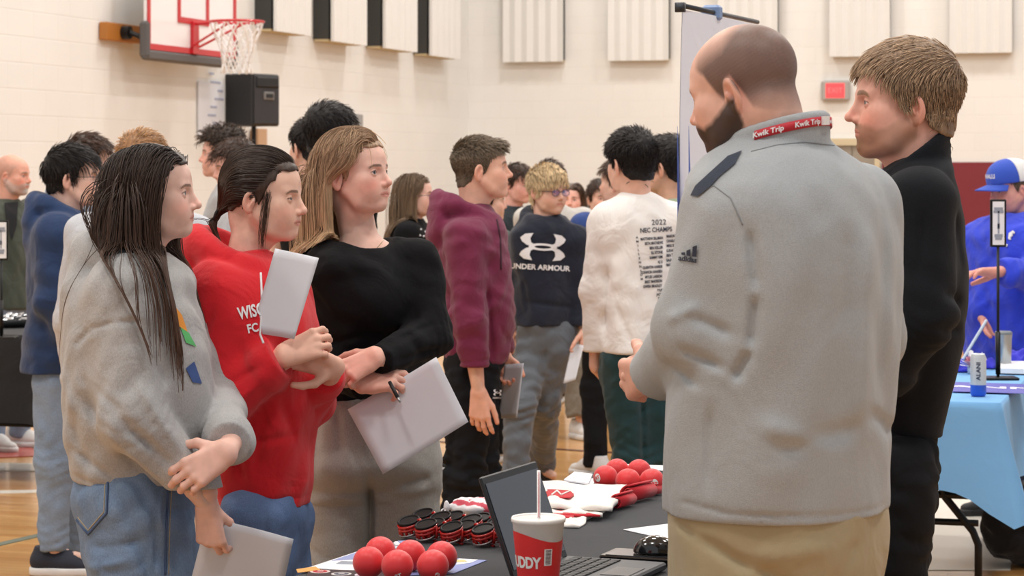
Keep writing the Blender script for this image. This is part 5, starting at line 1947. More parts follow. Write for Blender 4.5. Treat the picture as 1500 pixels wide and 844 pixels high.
# leaflets under the near balls ---------------------------------------
LB = mat_plain('leaflet_blue', (128, 140, 196), .5); YEL = mat_plain('leaflet_yellow', (214, 196, 120), .5)
o = empty('leaflet', tb(585, 826), 'blue and white leaflet lying flat under the near red balls', 'leaflet')
slab_poly('blue_half', [tb(560, 846), tb(665, 841), tb(713, 822), tb(600, 815)], .0012, LB, o, lift=.0006)
slab_poly('white_print', [tb(668, 829), tb(690, 826), tb(700, 821.5), tb(672, 820)], .0006, WHITE, o, lift=.0018)
slab_poly('yellow_print', [tb(664, 826), tb(684, 824.5), tb(680, 822), tb(664, 822)], .0006, YEL, o, lift=.0024)
o = empty('flyer', tb(485, 825), 'white and pale blue flyer at the left edge of the near table', 'flyer')
slab_poly('sheet', [tb(451, 833), tb(560, 840), tb(580, 812), tb(527, 808)], .0012, WHITE, o, lift=.0006)
slab_poly('blue_print', [tb(486, 823), tb(535, 820), tb(560, 810.5), tb(527, 809)], .0005, mat_plain('flyer_blue', (150, 160, 206), .5), o, lift=.0018)
slab_poly('grey_print', [tb(492, 827.5), tb(528, 829), tb(534, 825), tb(500, 823.5)], .0005, mat_plain('flyer_grey', (150, 158, 170), .5), o, lift=.0019)
o = empty('sticker_sheet', tb(482, 842), 'dark sheet of round stickers at the front left corner of the near table', 'sticker sheet')
slab_poly('backing', [tb(444, 868), tb(560, 872), tb(572, 839), tb(452, 836)], .001, mat_plain('sticker_backing', (52, 40, 44), .5), o, lift=.0022)
slab_poly('orange_strip', [tb(436, 842), tb(470, 838), tb(462, 833), tb(434, 837)], .001, mat_plain('sticker_orange', (226, 164, 90), .5), o, lift=.0034)
for px, py, r_, m1, m2, in ((469, 840, .021, (226, 210, 206), (186, 44, 54)), (500, 843.5, .021, (206, 204, 202), (92, 96, 112)), (535, 845, .022, (232, 226, 236), (196, 120, 170))):
    c = tb(px, py)
    p = slab_poly('sticker', [c + A(math.cos(t) * r_, math.sin(t) * r_, 0) for t in [2 * math.pi * i / 24 for i in range(24)]], .0006, mat_plain('st%d%d' % (px, 1), m1, .4), o, lift=.0034)
    slab_poly('sticker_print', [c + A(math.cos(t) * r_ * .72, math.sin(t) * r_ * .72, 0) for t in [2 * math.pi * i / 24 for i in range(24)]], .0004, mat_plain('st%d%d' % (px, 2), m2, .4), p, lift=.0040)
    slab_poly('sticker_mark', [c + A(-.006, -.004, 0), c + A(.007, -.005, 0), c + A(.006, .005, 0), c + A(-.005, .004, 0)], .0004, mat_plain('st%d%d' % (px, 1), m1, .4), p, lift=.0045)
o = empty('card_packet', tb(592, 802), 'small white and blue packet of cards between the girls and the near red balls', 'packet')
MB().box(tb(594, 802) + A(0, 0, .006), (.05, .036, .011), rotz(.2), bev=.003).build('box', WHITE, o)
MB().box(tb(594, 802) + A(0, 0, .0125), (.03, .028, .001), rotz(.2)).build('label', mat_plain('flyer_blue', (150, 160, 206), .5), o)
MB().box(tb(577, 806) + A(0, 0, .004), (.026, .02, .007), rotz(-.1), bev=.002).build('clip', mat_plain('pale_blue', (196, 208, 222), .5), o)

# sunglasses -----------------------------------------------------------
FRM = mat_plain('glasses_red', (214, 36, 30), .25, coat=.4, trans=.35); LENS = mat_plain('glasses_lens', (12, 11, 14), .45, spec=.25)


def sunglasses(c, ang, label):
    """folded sunglasses lying on their temples, lenses tilted up; built round c"""
    r = empty('sunglasses', c, label, 'sunglasses', 'red sunglasses in two rows')
    R_ = rotz(ang)
    til = R_ @ rotx(math.radians(-68))
    top = lambda x, y, z, h=.040: c + til @ A(x, y, z) + A(0, 0, h)
    mb = MB(); mk_ = MB(); lo_ = MB()
    for sx in (-1, 1):
        ring = lambda h, k=1.0: [top(sx * .033 + .027 * k * math.cos(t), 0, .022 * k * math.sin(t), h) for t in [2 * math.pi * i / 24 for i in range(24)]]
        mk_.tube(ring(.041), .0030, 6, closed=True)
        mb.tube(ring(.034), .0036, 6, closed=True)
        mb.tube(ring(.026, .92), .0034, 6, closed=True)
        for t in [2 * math.pi * i / 10 for i in range(10)]:
            mb.tube([top(sx * .033 + .026 * math.cos(t), 0, .021 * math.sin(t), .036), top(sx * .033 + .022 * math.cos(t + .4), 0, .018 * math.sin(t + .4), .012)], .0035, 5)
        lo_.tube(ring(.014, .9), .0022, 6, closed=True)
    mb.tube([top(-.008, 0, .006), top(0, -.003, .010), top(.008, 0, .006)], .0032, 6)
    fo = mb.build('frame', FRM, r, smooth=True)
    mk_.build('rim', LENS, fo, smooth=True); lo_.build('lower_rim', mat_plain('glasses_silver', (150, 140, 140), .3, .5), fo, smooth=True)
    for sx in (-1, 1):
        pts = [(sx * .033 + .027 * math.cos(t), .022 * math.sin(t)) for t in [2 * math.pi * i / 24 for i in range(24)]]
        mb = MB(); mb.prism(pts, top(0, -.0012, 0), til @ A(1, 0, 0), til @ A(0, 0, 1), til @ A(0, .0024, 0))
        mb.build('lens', LENS, r)
        q0 = top(sx * .061, .0, .010, .034); q1 = c + R_ @ A(sx * .058, .012, .012); q2 = c + R_ @ A(-sx * .035, .022 + .006 * sx, .006); q3 = c + R_ @ A(-sx * .055, .020 + .006 * sx, .004)
        mb = MB(); mb.tube([q0, q1, q2, q3], .0030, 6); mb.build('temple', FRM, r, smooth=True)


g0 = math.radians(-52)
for (px, py), lb in zip([(611, 792), (648, 796), (694, 799), (733, 803)], ['leftmost', 'second', 'third', 'last']):
    sunglasses(tb(px, py), g0, 'red sunglasses with black lenses, %s from the left in the front row' % lb)
for (px, py), lb in zip([(632, 781), (677, 785), (716, 788)], ['left', 'middle', 'right']):
    sunglasses(tb(px, py), g0, 'red sunglasses with black lenses, %s pair of the back row' % lb)
# dotted cards behind
for n_, (pts, lb) in enumerate(((((640, 776), (690, 786), (700, 768), (668, 762)), 'black card with white dots, behind the left sunglasses'), (((686, 778), (738, 792), (742, 772), (706, 764)), 'black card with white dots, beside the laptop lid'))):
    P4 = [tb(*p) for p in pts]
    o = empty('keychain_card', sum(P4) / 4, lb, 'card', 'dotted black cards')
    slab_poly('card', P4, .0015, mat_plain('card_black', (34, 34, 38), .5), o, lift=.0006)
    mb = MB()
    for u_ in range(6):
        for v_ in range(5):
            a, b_ = (u_ + .7) / 6.4, (v_ + .7) / 5.4
            p = (P4[0] * (1 - a) + P4[1] * a) * (1 - b_) + (P4[3] * (1 - a) + P4[2] * a) * b_
            mb.box(p + A(0, 0, .0026), (.007, .010, .001), rotz(.5))
    mb.build('printed_dots', WHITE, o)

# drawstring bag ---------------------------------------------------------
c = tb(695, 752)
o = empty('drawstring_bag', c, 'white and red drawstring bag lying behind the dotted cards', 'bag')
g = Grid(c + A(-.10, -.10, -.01), c + A(.10, .10, .06), .0035)
g.ell(c + A(.015, 0, .014), (.062, .055, .022), 0, 'add', rotz(.3)); g.cone(c + A(-.03, -.012, .02), c + A(-.06, -.03, .022), .016, .006, .02)
g.ell(c + A(-.066, -.032, .022), (.008, .010, .012), .004)
g.waves(.0025, rwaves(6, .02, .05, 5)); g.cut(c + A(0, 0, .001), (0, 0, -1))
V, Q = g.mesh(); col = np.ones((len(V), 3)); red = np.array([.72, .10, .14])
d_ = V - c; nz = np.sin(d_[:, 0] * 90 + 3 * np.sin(d_[:, 1] * 60)); band = (np.abs(d_[:, 1] + .038 + d_[:, 0] * .3) < .006) | ((nz > .35) & (np.abs(d_[:, 0] - .02) < .034) & (np.abs(d_[:, 1] + .005) < .02) & (d_[:, 2] > .014))
col[band] = red
mk('pouch', V, Q, mat_cloth('bag_white', (240, 236, 238), attr=True, var=.03, fbump=.1), o, col=col)
mb = MB(); mb.tube([c + A(-.055, -.03, .02), c + A(-.07, -.04, .014), c + A(-.068, -.05, .003)], .0025, 6); mb.tube([c + A(-.06, -.032, .022), c + A(-.078, -.030, .012), c + A(-.080, -.04, .003)], .0025, 6)
mb.build('drawstring', WHITE, o, smooth=True)

# stack of folded tote bags ------------------------------------------------
TOT = mat_cloth('tote_cotton', (240, 234, 226), var=.03, fbump=.06, bump=.2)
REDC = mat_cloth('red_cotton', (196, 34, 46), var=.08, fbump=.1)


def cloth_sheet(name, corners, th, mat, parent, z, wob=.004, seed=1, n=18):
    """soft folded cloth: quad outline, rippled top, real thickness"""
    a, b, c_, d = [np.asarray(p) for p in corners]; R = np.random.RandomState(seed); ph = R.uniform(0, 6, 6); V = []; m = n + 1
    for side in (1, 0):
        for i in range(m):
            for j in range(m):
                u_, v_ = i / n, j / n
                p = (a * (1 - u_) + b * u_) * (1 - v_) + (d * (1 - u_) + c_ * u_) * v_
                e = min(u_, 1 - u_, v_, 1 - v_); rim = min(1, e * 9)
                w = wob * (math.sin(u_ * 9 + ph[0]) * math.sin(v_ * 6 + ph[1]) + .5 * math.sin(u_ * 17 + v_ * 8 + ph[2]) + 1)
                q = p + A(math.sin(v_ * 11 + ph[3]), math.sin(u_ * 9 + ph[4]), 0) * .0025
                V.append(A(q[0], q[1], TZ + z + (w + th * (.55 + .45 * rim)) * side + (1 - side) * w * .0))
    F = []
    for s_ in (0, 1):
        o_ = s_ * m * m
        for i in range(n):
            for j in range(n):
                f = [o_ + i * m + j, o_ + (i + 1) * m + j, o_ + (i + 1) * m + j + 1, o_ + i * m + j + 1]
                F.append(f if s_ == 0 else f[::-1])
    rim = [i * m for i in range(m)] + [n * m + j for j in range(1, m)] + [i * m + n for i in range(n - 1, -1, -1)] + [j for j in range(n - 1, 0, -1)]
    for k in range(len(rim)):
        a_, b_ = rim[k], rim[(k + 1) % len(rim)]
        F.append([a_, b_, b_ + m * m, a_ + m * m][::-1])
    # orientation check
    nrm_ = np.cross(V[m] - V[0], V[1] - V[0])
    if nrm_[2] < 0: F = [f[::-1] for f in F]
    return mk(name, np.array(V), F, mat, parent)


o = empty('tote_bag', tb(840, 760), 'lowest tote bag of the stack, white with a red print, poking out towards the laptop', 'tote bag', 'folded tote bags')
cloth_sheet('folded_cloth', [tb(790, 772), tb(850, 775), tb(868, 757), tb(798, 750)], .006, TOT, o, .001, seed=4)
cloth_sheet('red_print', [tb(806, 766), tb(838, 768), tb(846, 757), tb(808, 755)], .0008, REDC, o, .014, wob=.0, seed=5, n=6)
o = empty('tote_bag', tb(850, 750), 'middle tote bag of the stack, white with a red edge', 'tote bag', 'folded tote bags')
cloth_sheet('folded_cloth', [tb(792, 762), tb(882, 764), tb(892, 742), tb(800, 735)], .006, TOT, o, .010, seed=2)
cloth_sheet('red_edge', [tb(792, 763), tb(878, 765), tb(878, 759), tb(794, 757)], .0045, REDC, o, .0118, wob=.001, seed=6, n=10)
o = empty('tote_bag', tb(850, 735), 'uppermost white tote bag of the stack, with a red square print', 'tote bag', 'folded tote bags')
cloth_sheet('folded_cloth', [tb(786, 756), tb(897, 762), tb(917, 728), tb(788, 720)], .007, TOT, o, .020, seed=3)
pr_ = cloth_sheet('red_print', [tb(799, 748), tb(836, 750), tb(846, 738), tb(801, 736)], .0008, REDC, o, .0325, wob=0, seed=7, n=6)
mb = MB()
q = [tb(812, 745), tb(833, 741)]
for (a, b_) in (((808, 745.5), (816, 739)), ((816, 739), (822, 745.5)), ((822, 745.5), (834, 740))):
    mb.tube([tb(*a) + A(0, 0, .0345), tb(*b_) + A(0, 0, .0345)], .0022, 6)
mb.build('white_mark', BW_, pr_)

# rolled red shirts -----------------------------------------------------------
def roll(c, ang, L, r, label, mat, edge):
    o = empty('rolled_shirt', c, label, 'rolled shirt', 'rolled red shirts')
    d = rotz(ang) @ A(1, 0, 0); n_ = rotz(ang) @ A(0, 1, 0)
    pts = []; T = 2.3
    for i in range(60):
        t = i / 59; a = t * T * 2 * math.pi; rr = r * (.28 + .72 * t)
        pts.append((rr * math.cos(a), rr * math.sin(a)))
    th = .0035; V = []; F = []
    for e, off in ((0, -L / 2), (1, L / 2)):
        for s_ in (0, 1):
            for (x, y) in pts:
                k = 1 - s_ * th / max(1e-3, math.hypot(x, y))
                V.append(c + d * (off + .004 * math.sin(x * 200)) + n_ * x * k + A(0, 0, r + .001 + y * k))
    m = len(pts)
    for i in range(m - 1):
        F += [[i, i + 1, 2 * m + i + 1, 2 * m + i], [m + i, 3 * m + i, 3 * m + i + 1, m + i + 1], [i, m + i, m + i + 1, i + 1], [2 * m + i, 2 * m + i + 1, 3 * m + i + 1, 3 * m + i]]
    F += [[0, 2 * m, 3 * m, m], [m - 1, 2 * m - 1, 4 * m - 1, 3 * m - 1]]
    mk('rolled_cloth', np.array(V), F, mat, o)
    mb = MB(); mb.tube([c + d * -L / 2 + n_ * r * .9 + A(0, 0, r * 1.3), c + d * L / 2 + n_ * r * .9 + A(0, 0, r * 1.3)], .003, 6); mb.build('hem', edge, o, smooth=True)


EDG = mat_cloth('hem_cream', (226, 206, 180), fbump=.05)
roll(tb(914, 745), math.radians(62), .09, .020, 'rolled red shirt next to the corner of the white tote bags', REDC, EDG)
roll(tb(937, 735), math.radians(58), .12, .024, 'rolled red shirt in the middle, just in front of the far red balls', REDC, EDG)
roll(tb(958, 727), math.radians(50), .07, .015, 'smallest rolled red shirt, at the right end of the rolls', REDC, EDG)

# envelopes, sheets, mouse --------------------------------------------------------
for i, (pts, lb) in enumerate((([(822, 712), (866, 719), (872, 704), (838, 700)], 'lower white envelope left of the far red balls'), ([(826, 709), (862, 714), (868, 700), (842, 697)], 'upper white envelope left of the far red balls'))):
    P4 = [tb(*p) for p in pts]
    o = empty('envelope', sum(P4) / 4, lb, 'envelope', 'white envelopes')
    slab_poly('paper_body', P4, .004, WHITE, o, lift=.001 + .006 * i)
    slab_poly('flap', [P4[0], (P4[0] + P4[2]) / 2, P4[3]], .0008, PAPER, o, lift=.0052 + .006 * i)
P4 = [tb(900, 686), tb(992, 692), tb(1000, 684), tb(908, 681)]
o = slab_poly('paper_sheet', P4, .0015, WHITE, None, lift=.001); tag(o, 'white paper lying along the far end of the table behind the red balls', 'paper')
P4 = [tb(913, 777), tb(976, 791), tb(1012, 781), tb(985, 768)]
o = slab_poly('paper_sheet', P4, .0012, WHITE, None, lift=.001); tag(o, 'white paper on the table at the right, beside the grey jacket man', 'paper')
c = tb(938, 826)
o = empty('charging_pad', c, 'flat glossy black device under the computer mouse', 'device')
MB().box(c + TA * .03 + TB * .01 + A(0, 0, .009), (.105, .19, .016), TM, bev=.003).build('case', mat_plain('gloss_black', (20, 20, 22), .12, coat=.6), o)
MB().box(c + TA * .03 + TB * .01 + A(0, 0, .0175), (.09, .165, .0012), TM).build('glass_top', mat_plain('dark_glass', (58, 58, 60), .08, coat=.6), o)
mc = c + TA * .035 + TB * .022 + A(0, 0, .0185)
o = empty('computer_mouse', mc, 'black glossy computer mouse on top of the flat black device', 'mouse')
g = Grid(mc - .09, mc + .09, .0025)
g.ell(mc + A(0, 0, .002), (.048, .034, .036), 0, 'add', TM @ rotz(1.4)); g.cut(mc + A(0, 0, .001), (0, 0, -1))
V, Q = g.mesh(); mk('shell', V, Q, mat_plain('mouse_black', (16, 16, 18), .14, coat=.7), o)
mb = MB(); mb.tube([mc + TB * -.018 + A(0, 0, .033), mc + TB * -.028 + A(0, 0, .030)], .004, 8); mb.build('wheel', mat_plain('pad_grey', (92, 90, 90), .7), o, smooth=True)

# ------------------------------------------------------------------ banner
b0 = A(.537, 7.5, 0); b1 = A(.845, 8.30, 0); bd = nrm(b1 - b0); bn = A(bd[1], -bd[0], 0)
bw = np.linalg.norm(b1 - b0); zt = CAMH + 236 / (F_PX / 7.5)
o = empty('banner_stand', (b0 + b1) / 2, 'tall white roll-up banner with a blue edge, behind the bald man', 'banner')
Mb = np.stack([bd, bn, A(0, 0, 1)], 1)
N_ = 20; V = []; m = N_ + 1
for s_ in (0, 1):
    for i in range(m):
        for k in range(13):
            t = i / N_; z = .12 + (zt - .12) * k / 12
            V.append(b0 + bd * bw * t + bn * (.010 * math.sin(t * 9) * (1 - k / 12) + .012 * math.sin(t * 3.1 + k * .5) + (.0015 if s_ else 0)) + A(0, 0, z))
F = []
for s_ in (0, 1):
    for i in range(N_):
        for k in range(12):
            q = [s_ * m * 13 + i * 13 + k, s_ * m * 13 + (i + 1) * 13 + k, s_ * m * 13 + (i + 1) * 13 + k + 1, s_ * m * 13 + i * 13 + k + 1]
            F.append(q if s_ else q[::-1])
mk('banner_cloth', np.array(V), F, mat_cloth('banner_white', (232, 236, 248), var=.02, fbump=.12, bump=.05, sheen=0), o)
mb = MB()
pts = [(0, .12), (.20, .12), (.12, .7), (.05, 1.3), (.012, 1.62), (0, 1.72)]
mb.prism(pts, b0 + bn * .018, bd, A(0, 0, 1), bn * .001)
mb.prism(pts, b0 - bn * .018, bd, A(0, 0, 1), -bn * .001)
mb.build('blue_edge', mat_plain('banner_blue', (66, 100, 190), .5), o)
mb = MB(); mb.tube([b0 - bd * .03 + A(0, 0, zt + .012), b1 + bd * .03 + A(0, 0, zt + .012)], .008, 10)
mb.box(b0 - bd * .03 + A(0, 0, zt + .005), (.02, .03, .03), Mb)
mb.build('top_rail', mat_plain('rail_dark', (62, 64, 70), .4, .5), o, smooth=True)
pm = b0 + bd * bw * .42 - bn * .04
mb = MB(); mb.tube([pm + A(0, 0, .06), pm + A(0, 0, zt + .03)], .011, 10); mb.build('support_pole', mat_plain('pole_grey', (150, 156, 164), .35, .5), o, smooth=True)
MB().box(pm + bn * .03 + A(0, 0, zt + .012), (.05, .06, .05), Mb, bev=.008).build('rail_clip', mat_plain('clip_blue', (120, 146, 190), .4), o)
MB().box((b0 + b1) / 2 + A(0, 0, .06), (bw + .04, .16, .115), Mb, bev=.02).build('base_case', mat_plain('case_silver', (170, 170, 172), .35, .6), o)

# ------------------------------------------------------------------ blue table on the right
NR = A(1.745, 8.54, 0); c0 = NR - VD * .76
folding_table(c0, UD, VD, 1.83, .76, TZ - .006, 'folding table with bent black legs, under the light blue cloth at right', BLK, leg_in=.22)
BLU = mat_cloth('light_blue_cloth', (120, 176, 226), var=.05, bump=.1, fbump=.08, sheen=.1)
dr = draped('tablecloth', c0, UD, VD, 1.83, .76, TZ - .004, .43, BLU, 'light blue plastic tablecloth on the folding table at the right', 'tablecloth', fold=.05, seed=4, thick=0)
# the near right corner hangs lower in a gathered point
me = dr.data
for v in me.vertices:
    p = np.array(v.co); d = np.linalg.norm((p - NR)[:2])
    t = (TZ - p[2]) / (TZ - .43)
    if t > .05 and d < .45:
        w = math.exp(-(d / .10) ** 2)
        v.co.z -= .13 * w * t; v.co.x += .07 * w * t; v.co.y -= .03 * w * t
c = tb(1433, 581)
o = empty('drink_can', c, 'tall white and blue drink can near the edge of the light blue table', 'can')
MB().lathe([(0, .001), (.024, .001), (.029, .010), (.029, .044)], c, 28).build('blue_base', mat_plain('can_blue', (52, 96, 206), .3, .3), o, smooth=True)
MB().lathe([(.029, .044), (.029, .142), (.024, .155), (.023, .158), (.022, .154), (0, .153)], c, 28).build('white_shell', mat_plain('can_white', (206, 212, 216), .3, .3), o, smooth=True)
tv, tf = text_mesh('ALANI', .026, 0, .001)
def canp(V):
    out = []
    for x, y in V:
        a = -y / .029 - .15; out.append(c + A(.0297 * math.sin(a), -.0297 * math.cos(a), .095 + x))
    return np.array(out)
plain_print('lettering', tv[:, :2] * A(.9, .8), tf, canp, mat_plain('can_ink', (70, 80, 100), .4), o)
# sign on a stand
def sign_stand(base, zc, w, h, label, face_yaw=0, lines=True):
    o = empty('sign_stand', base, label, 'sign')
    R_ = rotz(face_yaw)
    MB().box(base + A(0, 0, .006), (.15, .11, .010), R_, bev=.003).build('base_plate', BLK, o)
    mb = MB(); mb.tube([base + A(0, 0, .01), base + A(0, 0, zc - h / 2)], .006, 8)
    mb.tube([base + A(0, 0, .02), base + A(0, 0, .19)], .010, 8); mb.build('pole', BLK, o, smooth=True)
    c = A(base[0], base[1], base[2] + zc - base[2]) if False else base + A(0, 0, zc)
    fr = MB(); fr.box(c, (w, .014, h), R_, bev=.003); f_ = fr.build('frame', BLK, o)
    MB().box(c + R_ @ A(0, -.008, 0), (w - .018, .003, h - .018), R_).build('white_sheet', WHITE, o)
    mb = MB()
    GRY = mat_plain('sign_ink', (150, 156, 170), .6)
    for i, (ww, zz, hh) in enumerate(((.55, .30, .012), (.62, .24, .010), (.10, .02, .09), (.16, -.06, .02), (.5, -.26, .012), (.42, -.32, .010))):
        mb.box(c + R_ @ A(0, -.0105, zz * h), (w * ww, .001, hh), R_)
    mb.build('printed_lines', GRY, o)
sg = tb(1468, 556)
s_ = F_PX / sg[1]
sg[0] = (1462 - 750) / s_
sign_stand(sg, (556 - 327) / s_, .064, 70 / s_, 'small white sign in a black frame on a pole, on the light blue table')
o = empty('tumbler', tb(1470, 541), 'brushed steel tumbler behind the sign pole on the light blue table', 'tumbler')
c = tb(1470, 541)
MB().lathe([(0, .001), (.026, .001), (.031, .01), (.034, .12), (.036, .145)], c, 28).build('steel_body', mat_plain('brushed_steel', (176, 182, 184), .3, .85), o, smooth=True)
MB().lathe([(.036, .145), (.0365, .155), (.030, .160), (0, .160)], c, 28).build('lid', mat_plain('tumbler_lid', (120, 126, 130), .3), o, smooth=True)
P4 = [tb(1394, 576), tb(1520, 580), tb(1520, 566), tb(1398, 562)]
o = empty('table_banner', tb(1450, 570), 'purple strip with white letters along the near edge of the light blue table', 'banner')
sb_ = slab_poly('strip', P4, .001, mat_plain('purple_cloth', (84, 84, 176), .6), o, lift=.006)
tv, tf = text_mesh('LUANN', .10, .0004, .003)
dd = nrm(P4[1] - P4[0]); de = nrm(P4[3] - P4[0]); cc_ = sum(P4) / 4 + A(0, 0, .0078)
mk('lettering', np.array([cc_ - dd * .1 + dd * v[0] * 1.6 + de * v[1] * 1.0 + A(0, 0, v[2]) for v in tv]), tf, WHITE, sb_, smooth=False)
P4 = [tb(1463, 549), tb(1530, 551), tb(1520, 538), tb(1461, 538)]
o = slab_poly('paper_stack', P4, .02, WHITE, None, lift=.006); tag(o, 'low stack of white paper beside the sign pole on the light blue table', 'paper')
# tablet leaning, seen edge on
p0 = tb(1404, 540); p1 = p0 + A(.118, .05, .175)
o = empty('tablet', p0, 'white edged tablet leaning on the light blue table', 'tablet')
dv_ = nrm(p1 - p0); sv_ = nrm(A(.25, 1, 0)); nv_ = np.cross(dv_, sv_); sv_ = np.cross(nv_, dv_)
Mt = np.stack([dv_, sv_, nv_], 1)
MB().box((p0 + p1) / 2 + A(0, 0, .008), (.22, .16, .012), Mt, bev=.004).build('casing', mat_plain('tablet_white', (206, 218, 232), .35), o)
MB().box((p0 + p1) / 2 + A(0, 0, .008) - nv_ * .007, (.19, .14, .002), Mt).build('screen', mat_plain('tablet_screen', (90, 120, 160), .2), o)
MB().box(p0 + A(.03, .05, .022), (.05, .10, .030), rotz(.3), bev=.005).build('stand_block', mat_plain('gloss_black', (20, 20, 22), .12, coat=.6), o)
# tissue flowers
c = tb(1424, 548) + A(0, 0, .03)
o = empty('tissue_flower', c, 'small pink and white tissue flower bunch behind the drink can', 'flower')
R_ = np.random.RandomState(3); mb = MB(); mb2 = MB(); mb3 = MB()
for i in range(34):
    a = R_.uniform(0, 6.28); e = R_.uniform(.1, 1.4); L_ = R_.uniform(.03, .07)
    d = A(math.cos(a) * math.cos(e), math.sin(a) * math.cos(e), math.sin(e)); sd = nrm(np.cross(d, A(0, 0, 1)) + .01)
    (mb if i % 4 else mb2).prism([(0, -.003), (L_, -.010), (L_ * 1.1, 0), (L_, .010), (0, .003)], c, d, sd, np.cross(d, sd) * .001)
mb3.lathe([(0, -.032), (.018, -.032), (.02, 0), (0, .0)], c, 16)
mb3.build('holder', mat_plain('pale_blue', (196, 208, 222), .5), o, smooth=True)
mb.build('white_petals', WHITE, o); mb2.build('pink_petals', mat_plain('petal_pink', (226, 150, 160), .6), o)
# crumpled blue fabric on the table
for i, (px, py, rr, lb) in enumerate(((1492, 533, (.09, .08, .04), 'right'), (1448, 540, (.05, .05, .03), 'middle'), (1404, 545, (.06, .05, .035), 'left'))):
    c = tb(px, py)
    g = Grid(c - .14, c + .14, .006); g.ell(c + A(0, 0, .012), rr, 0); g.waves(.012, rwaves(6, .03, .07, 20 + i)); g.cut(c + A(0, 0, .004), (0, 0, -1))
    V, Q = g.mesh(); o = mk('crumpled_shirt', V, Q, mat_cloth('royal_blue_heap', (66, 66, 206), fbump=.4), None)
    tag(o, 'crumpled royal blue cloth at the back of the light blue table, the %s heap' % lb, 'cloth', 'crumpled blue cloths')
# under the table: dark bag and a grey roll
c = fl(1500, 832)
o = empty('duffel_bag', c, 'black duffel bag on the floor under the right end of the light blue table', 'bag')
g = Grid(c + A(-.28, -.25, -.02), c + A(.4, .4, .5), .012)
g.ell(c + A(.06, .05, .16), (.22, .16, .17), 0); g.waves(.012, rwaves(6, .06, .16, 8)); g.cut(c + A(0, 0, .003), (0, 0, -1))
V, Q = g.mesh(); mk('bag_body', V, Q, mat_cloth('bag_black', (26, 26, 30)), o)
mb = MB(); mb.tube([c + A(-.06, -.1, .20), c + A(-.1, -.10, .32), c + A(.04, -.10, .38), c + A(.14, -.08, .26)], .011, 8); mb.build('handle', mat_plain('strap_grey', (96, 100, 110), .7), o, smooth=True)

# ------------------------------------------------------------------ black table at the far left
Yb = 12.0; cNR = A((78 - 750) / (F_PX / Yb), Yb, 0)
c0 = cNR - VD * 1.83
folding_table(c0, UD, VD, .76, 1.83, TZ - .006, 'folding table under the black cloth at the far left', BLK, leg_in=.12)
draped('tablecloth', c0, UD, VD, .76, 1.83, TZ - .004, .30, mat_cloth('black_cloth_left', (26, 27, 31), var=.05), 'short black cloth on the table at the far left', 'tablecloth', fold=.02, seed=9, thick=0)
c = tb(8, 478)
o = empty('serving_tray', c, 'dark tray of silver wrapped sweets on the far left table', 'tray')
g = Grid(c - .26, c + .26, .008); MB().lathe([(0, .004), (.17, .004), (.21, .045), (.215, .045), (.175, .002), (0, .002)], c, 36).build('dish', mat_plain('tray_dark', (52, 54, 56), .35, .4), o, smooth=True)
mb = MB(); R_ = np.random.RandomState(5)
for i in range(60):
    a = R_.uniform(0, 6.28); r_ = .16 * math.sqrt(R_.rand())
    mb.box(c + A(r_ * math.cos(a), r_ * math.sin(a), .03 + R_.rand() * .03), (.03, .02, .014), rotz(R_.uniform(0, 3)) @ rotx(R_.uniform(-.6, .6)), bev=.004)
so = mb.build('wrapped_sweets', mat_plain('silver_foil', (206, 208, 212), .25, .8), o); so['kind'] = 'stuff'
sg = tb(2, 496); s_ = F_PX / sg[1]; sg[0] = (2 - 750) / s_
sign_stand(sg, (496 - 352) / s_, .07, 58 / s_, 'white sign in a black frame on the far left table, at the picture edge')
# white patch on the floor under the blue table
P4 = [fl(1325, 836), fl(1480, 836), fl(1500, 700), fl(1325, 700)]
o = slab_poly('trim_9', P4, .002, WHL, None, lift=.001); o['kind'] = 'structure'
# ------------------------------------------------------------------ people
JEAN = mat_cloth('blue_denim', (104, 128, 162), var=.22, bump=.5, fscale=7, fbump=.5, heather=.12, col2=(142, 164, 192), sheen=0)
JEAN2 = mat_cloth('mid_blue_denim', (88, 112, 156), var=.2, bump=.4, fbump=.4, heather=.1, col2=(122, 146, 186), sheen=0)
LJEAN = mat_cloth('pale_denim', (128, 150, 178), var=.15, bump=.4, fbump=.5, heather=.1, col2=(150, 168, 192), sheen=0)
HG = mat_cloth('heather_grey_fleece', (176, 174, 173), var=.05, bump=.5, heather=.10, fbump=.45)
HG2 = mat_cloth('light_grey_fleece', (190, 192, 198), var=.05, bump=.4, heather=.08, fbump=.4)
REDF = mat_cloth('red_fleece', (214, 30, 40), var=.07, bump=.4, fbump=.5)
BLKT = mat_cloth('black_knit', (15, 15, 18), var=.1, bump=.4, fbump=.4, sheen=.0)
GSW = mat_cloth('grey_sweat', (166, 161, 154), var=.05, bump=.4, heather=.10, fbump=.6, fscale=6)
MARF = mat_cloth('maroon_fleece', (112, 34, 66), var=.08, bump=.4, fbump=.5)
BLKP = mat_cloth('black_trouser', (20, 21, 25), var=.1, bump=.2, sheen=0, fbump=.6, fscale=6)
NVY = mat_cloth('navy_fleece', (27, 32, 48), var=.08, bump=.3, fbump=.5)
GPA = mat_cloth('grey_nylon', (96, 102, 110), var=.07, bump=.2, fbump=.7, fscale=6, rough=.6)
WHT = mat_cloth('white_cotton', (240, 236, 232), var=.02, bump=.2, fbump=.5)
TEAL = mat_cloth('dark_teal_twill', (30, 62, 66), var=.08, bump=.2, fbump=.4)
GJK = mat_cloth('grey_pullover', (163, 166, 168), var=.03, bump=.45, heather=.05, fbump=.4, fscale=5)
KHA = mat_cloth('khaki_twill', (166, 151, 120), var=.04, bump=.2, fbump=.5, fscale=6)
BJK = mat_cloth('black_jacket', (17, 20, 26), var=.1, bump=.4, fbump=.3, fscale=5, sheen=.04)
PRW = mat_plain('garment_print_white', (236, 234, 236), .8)
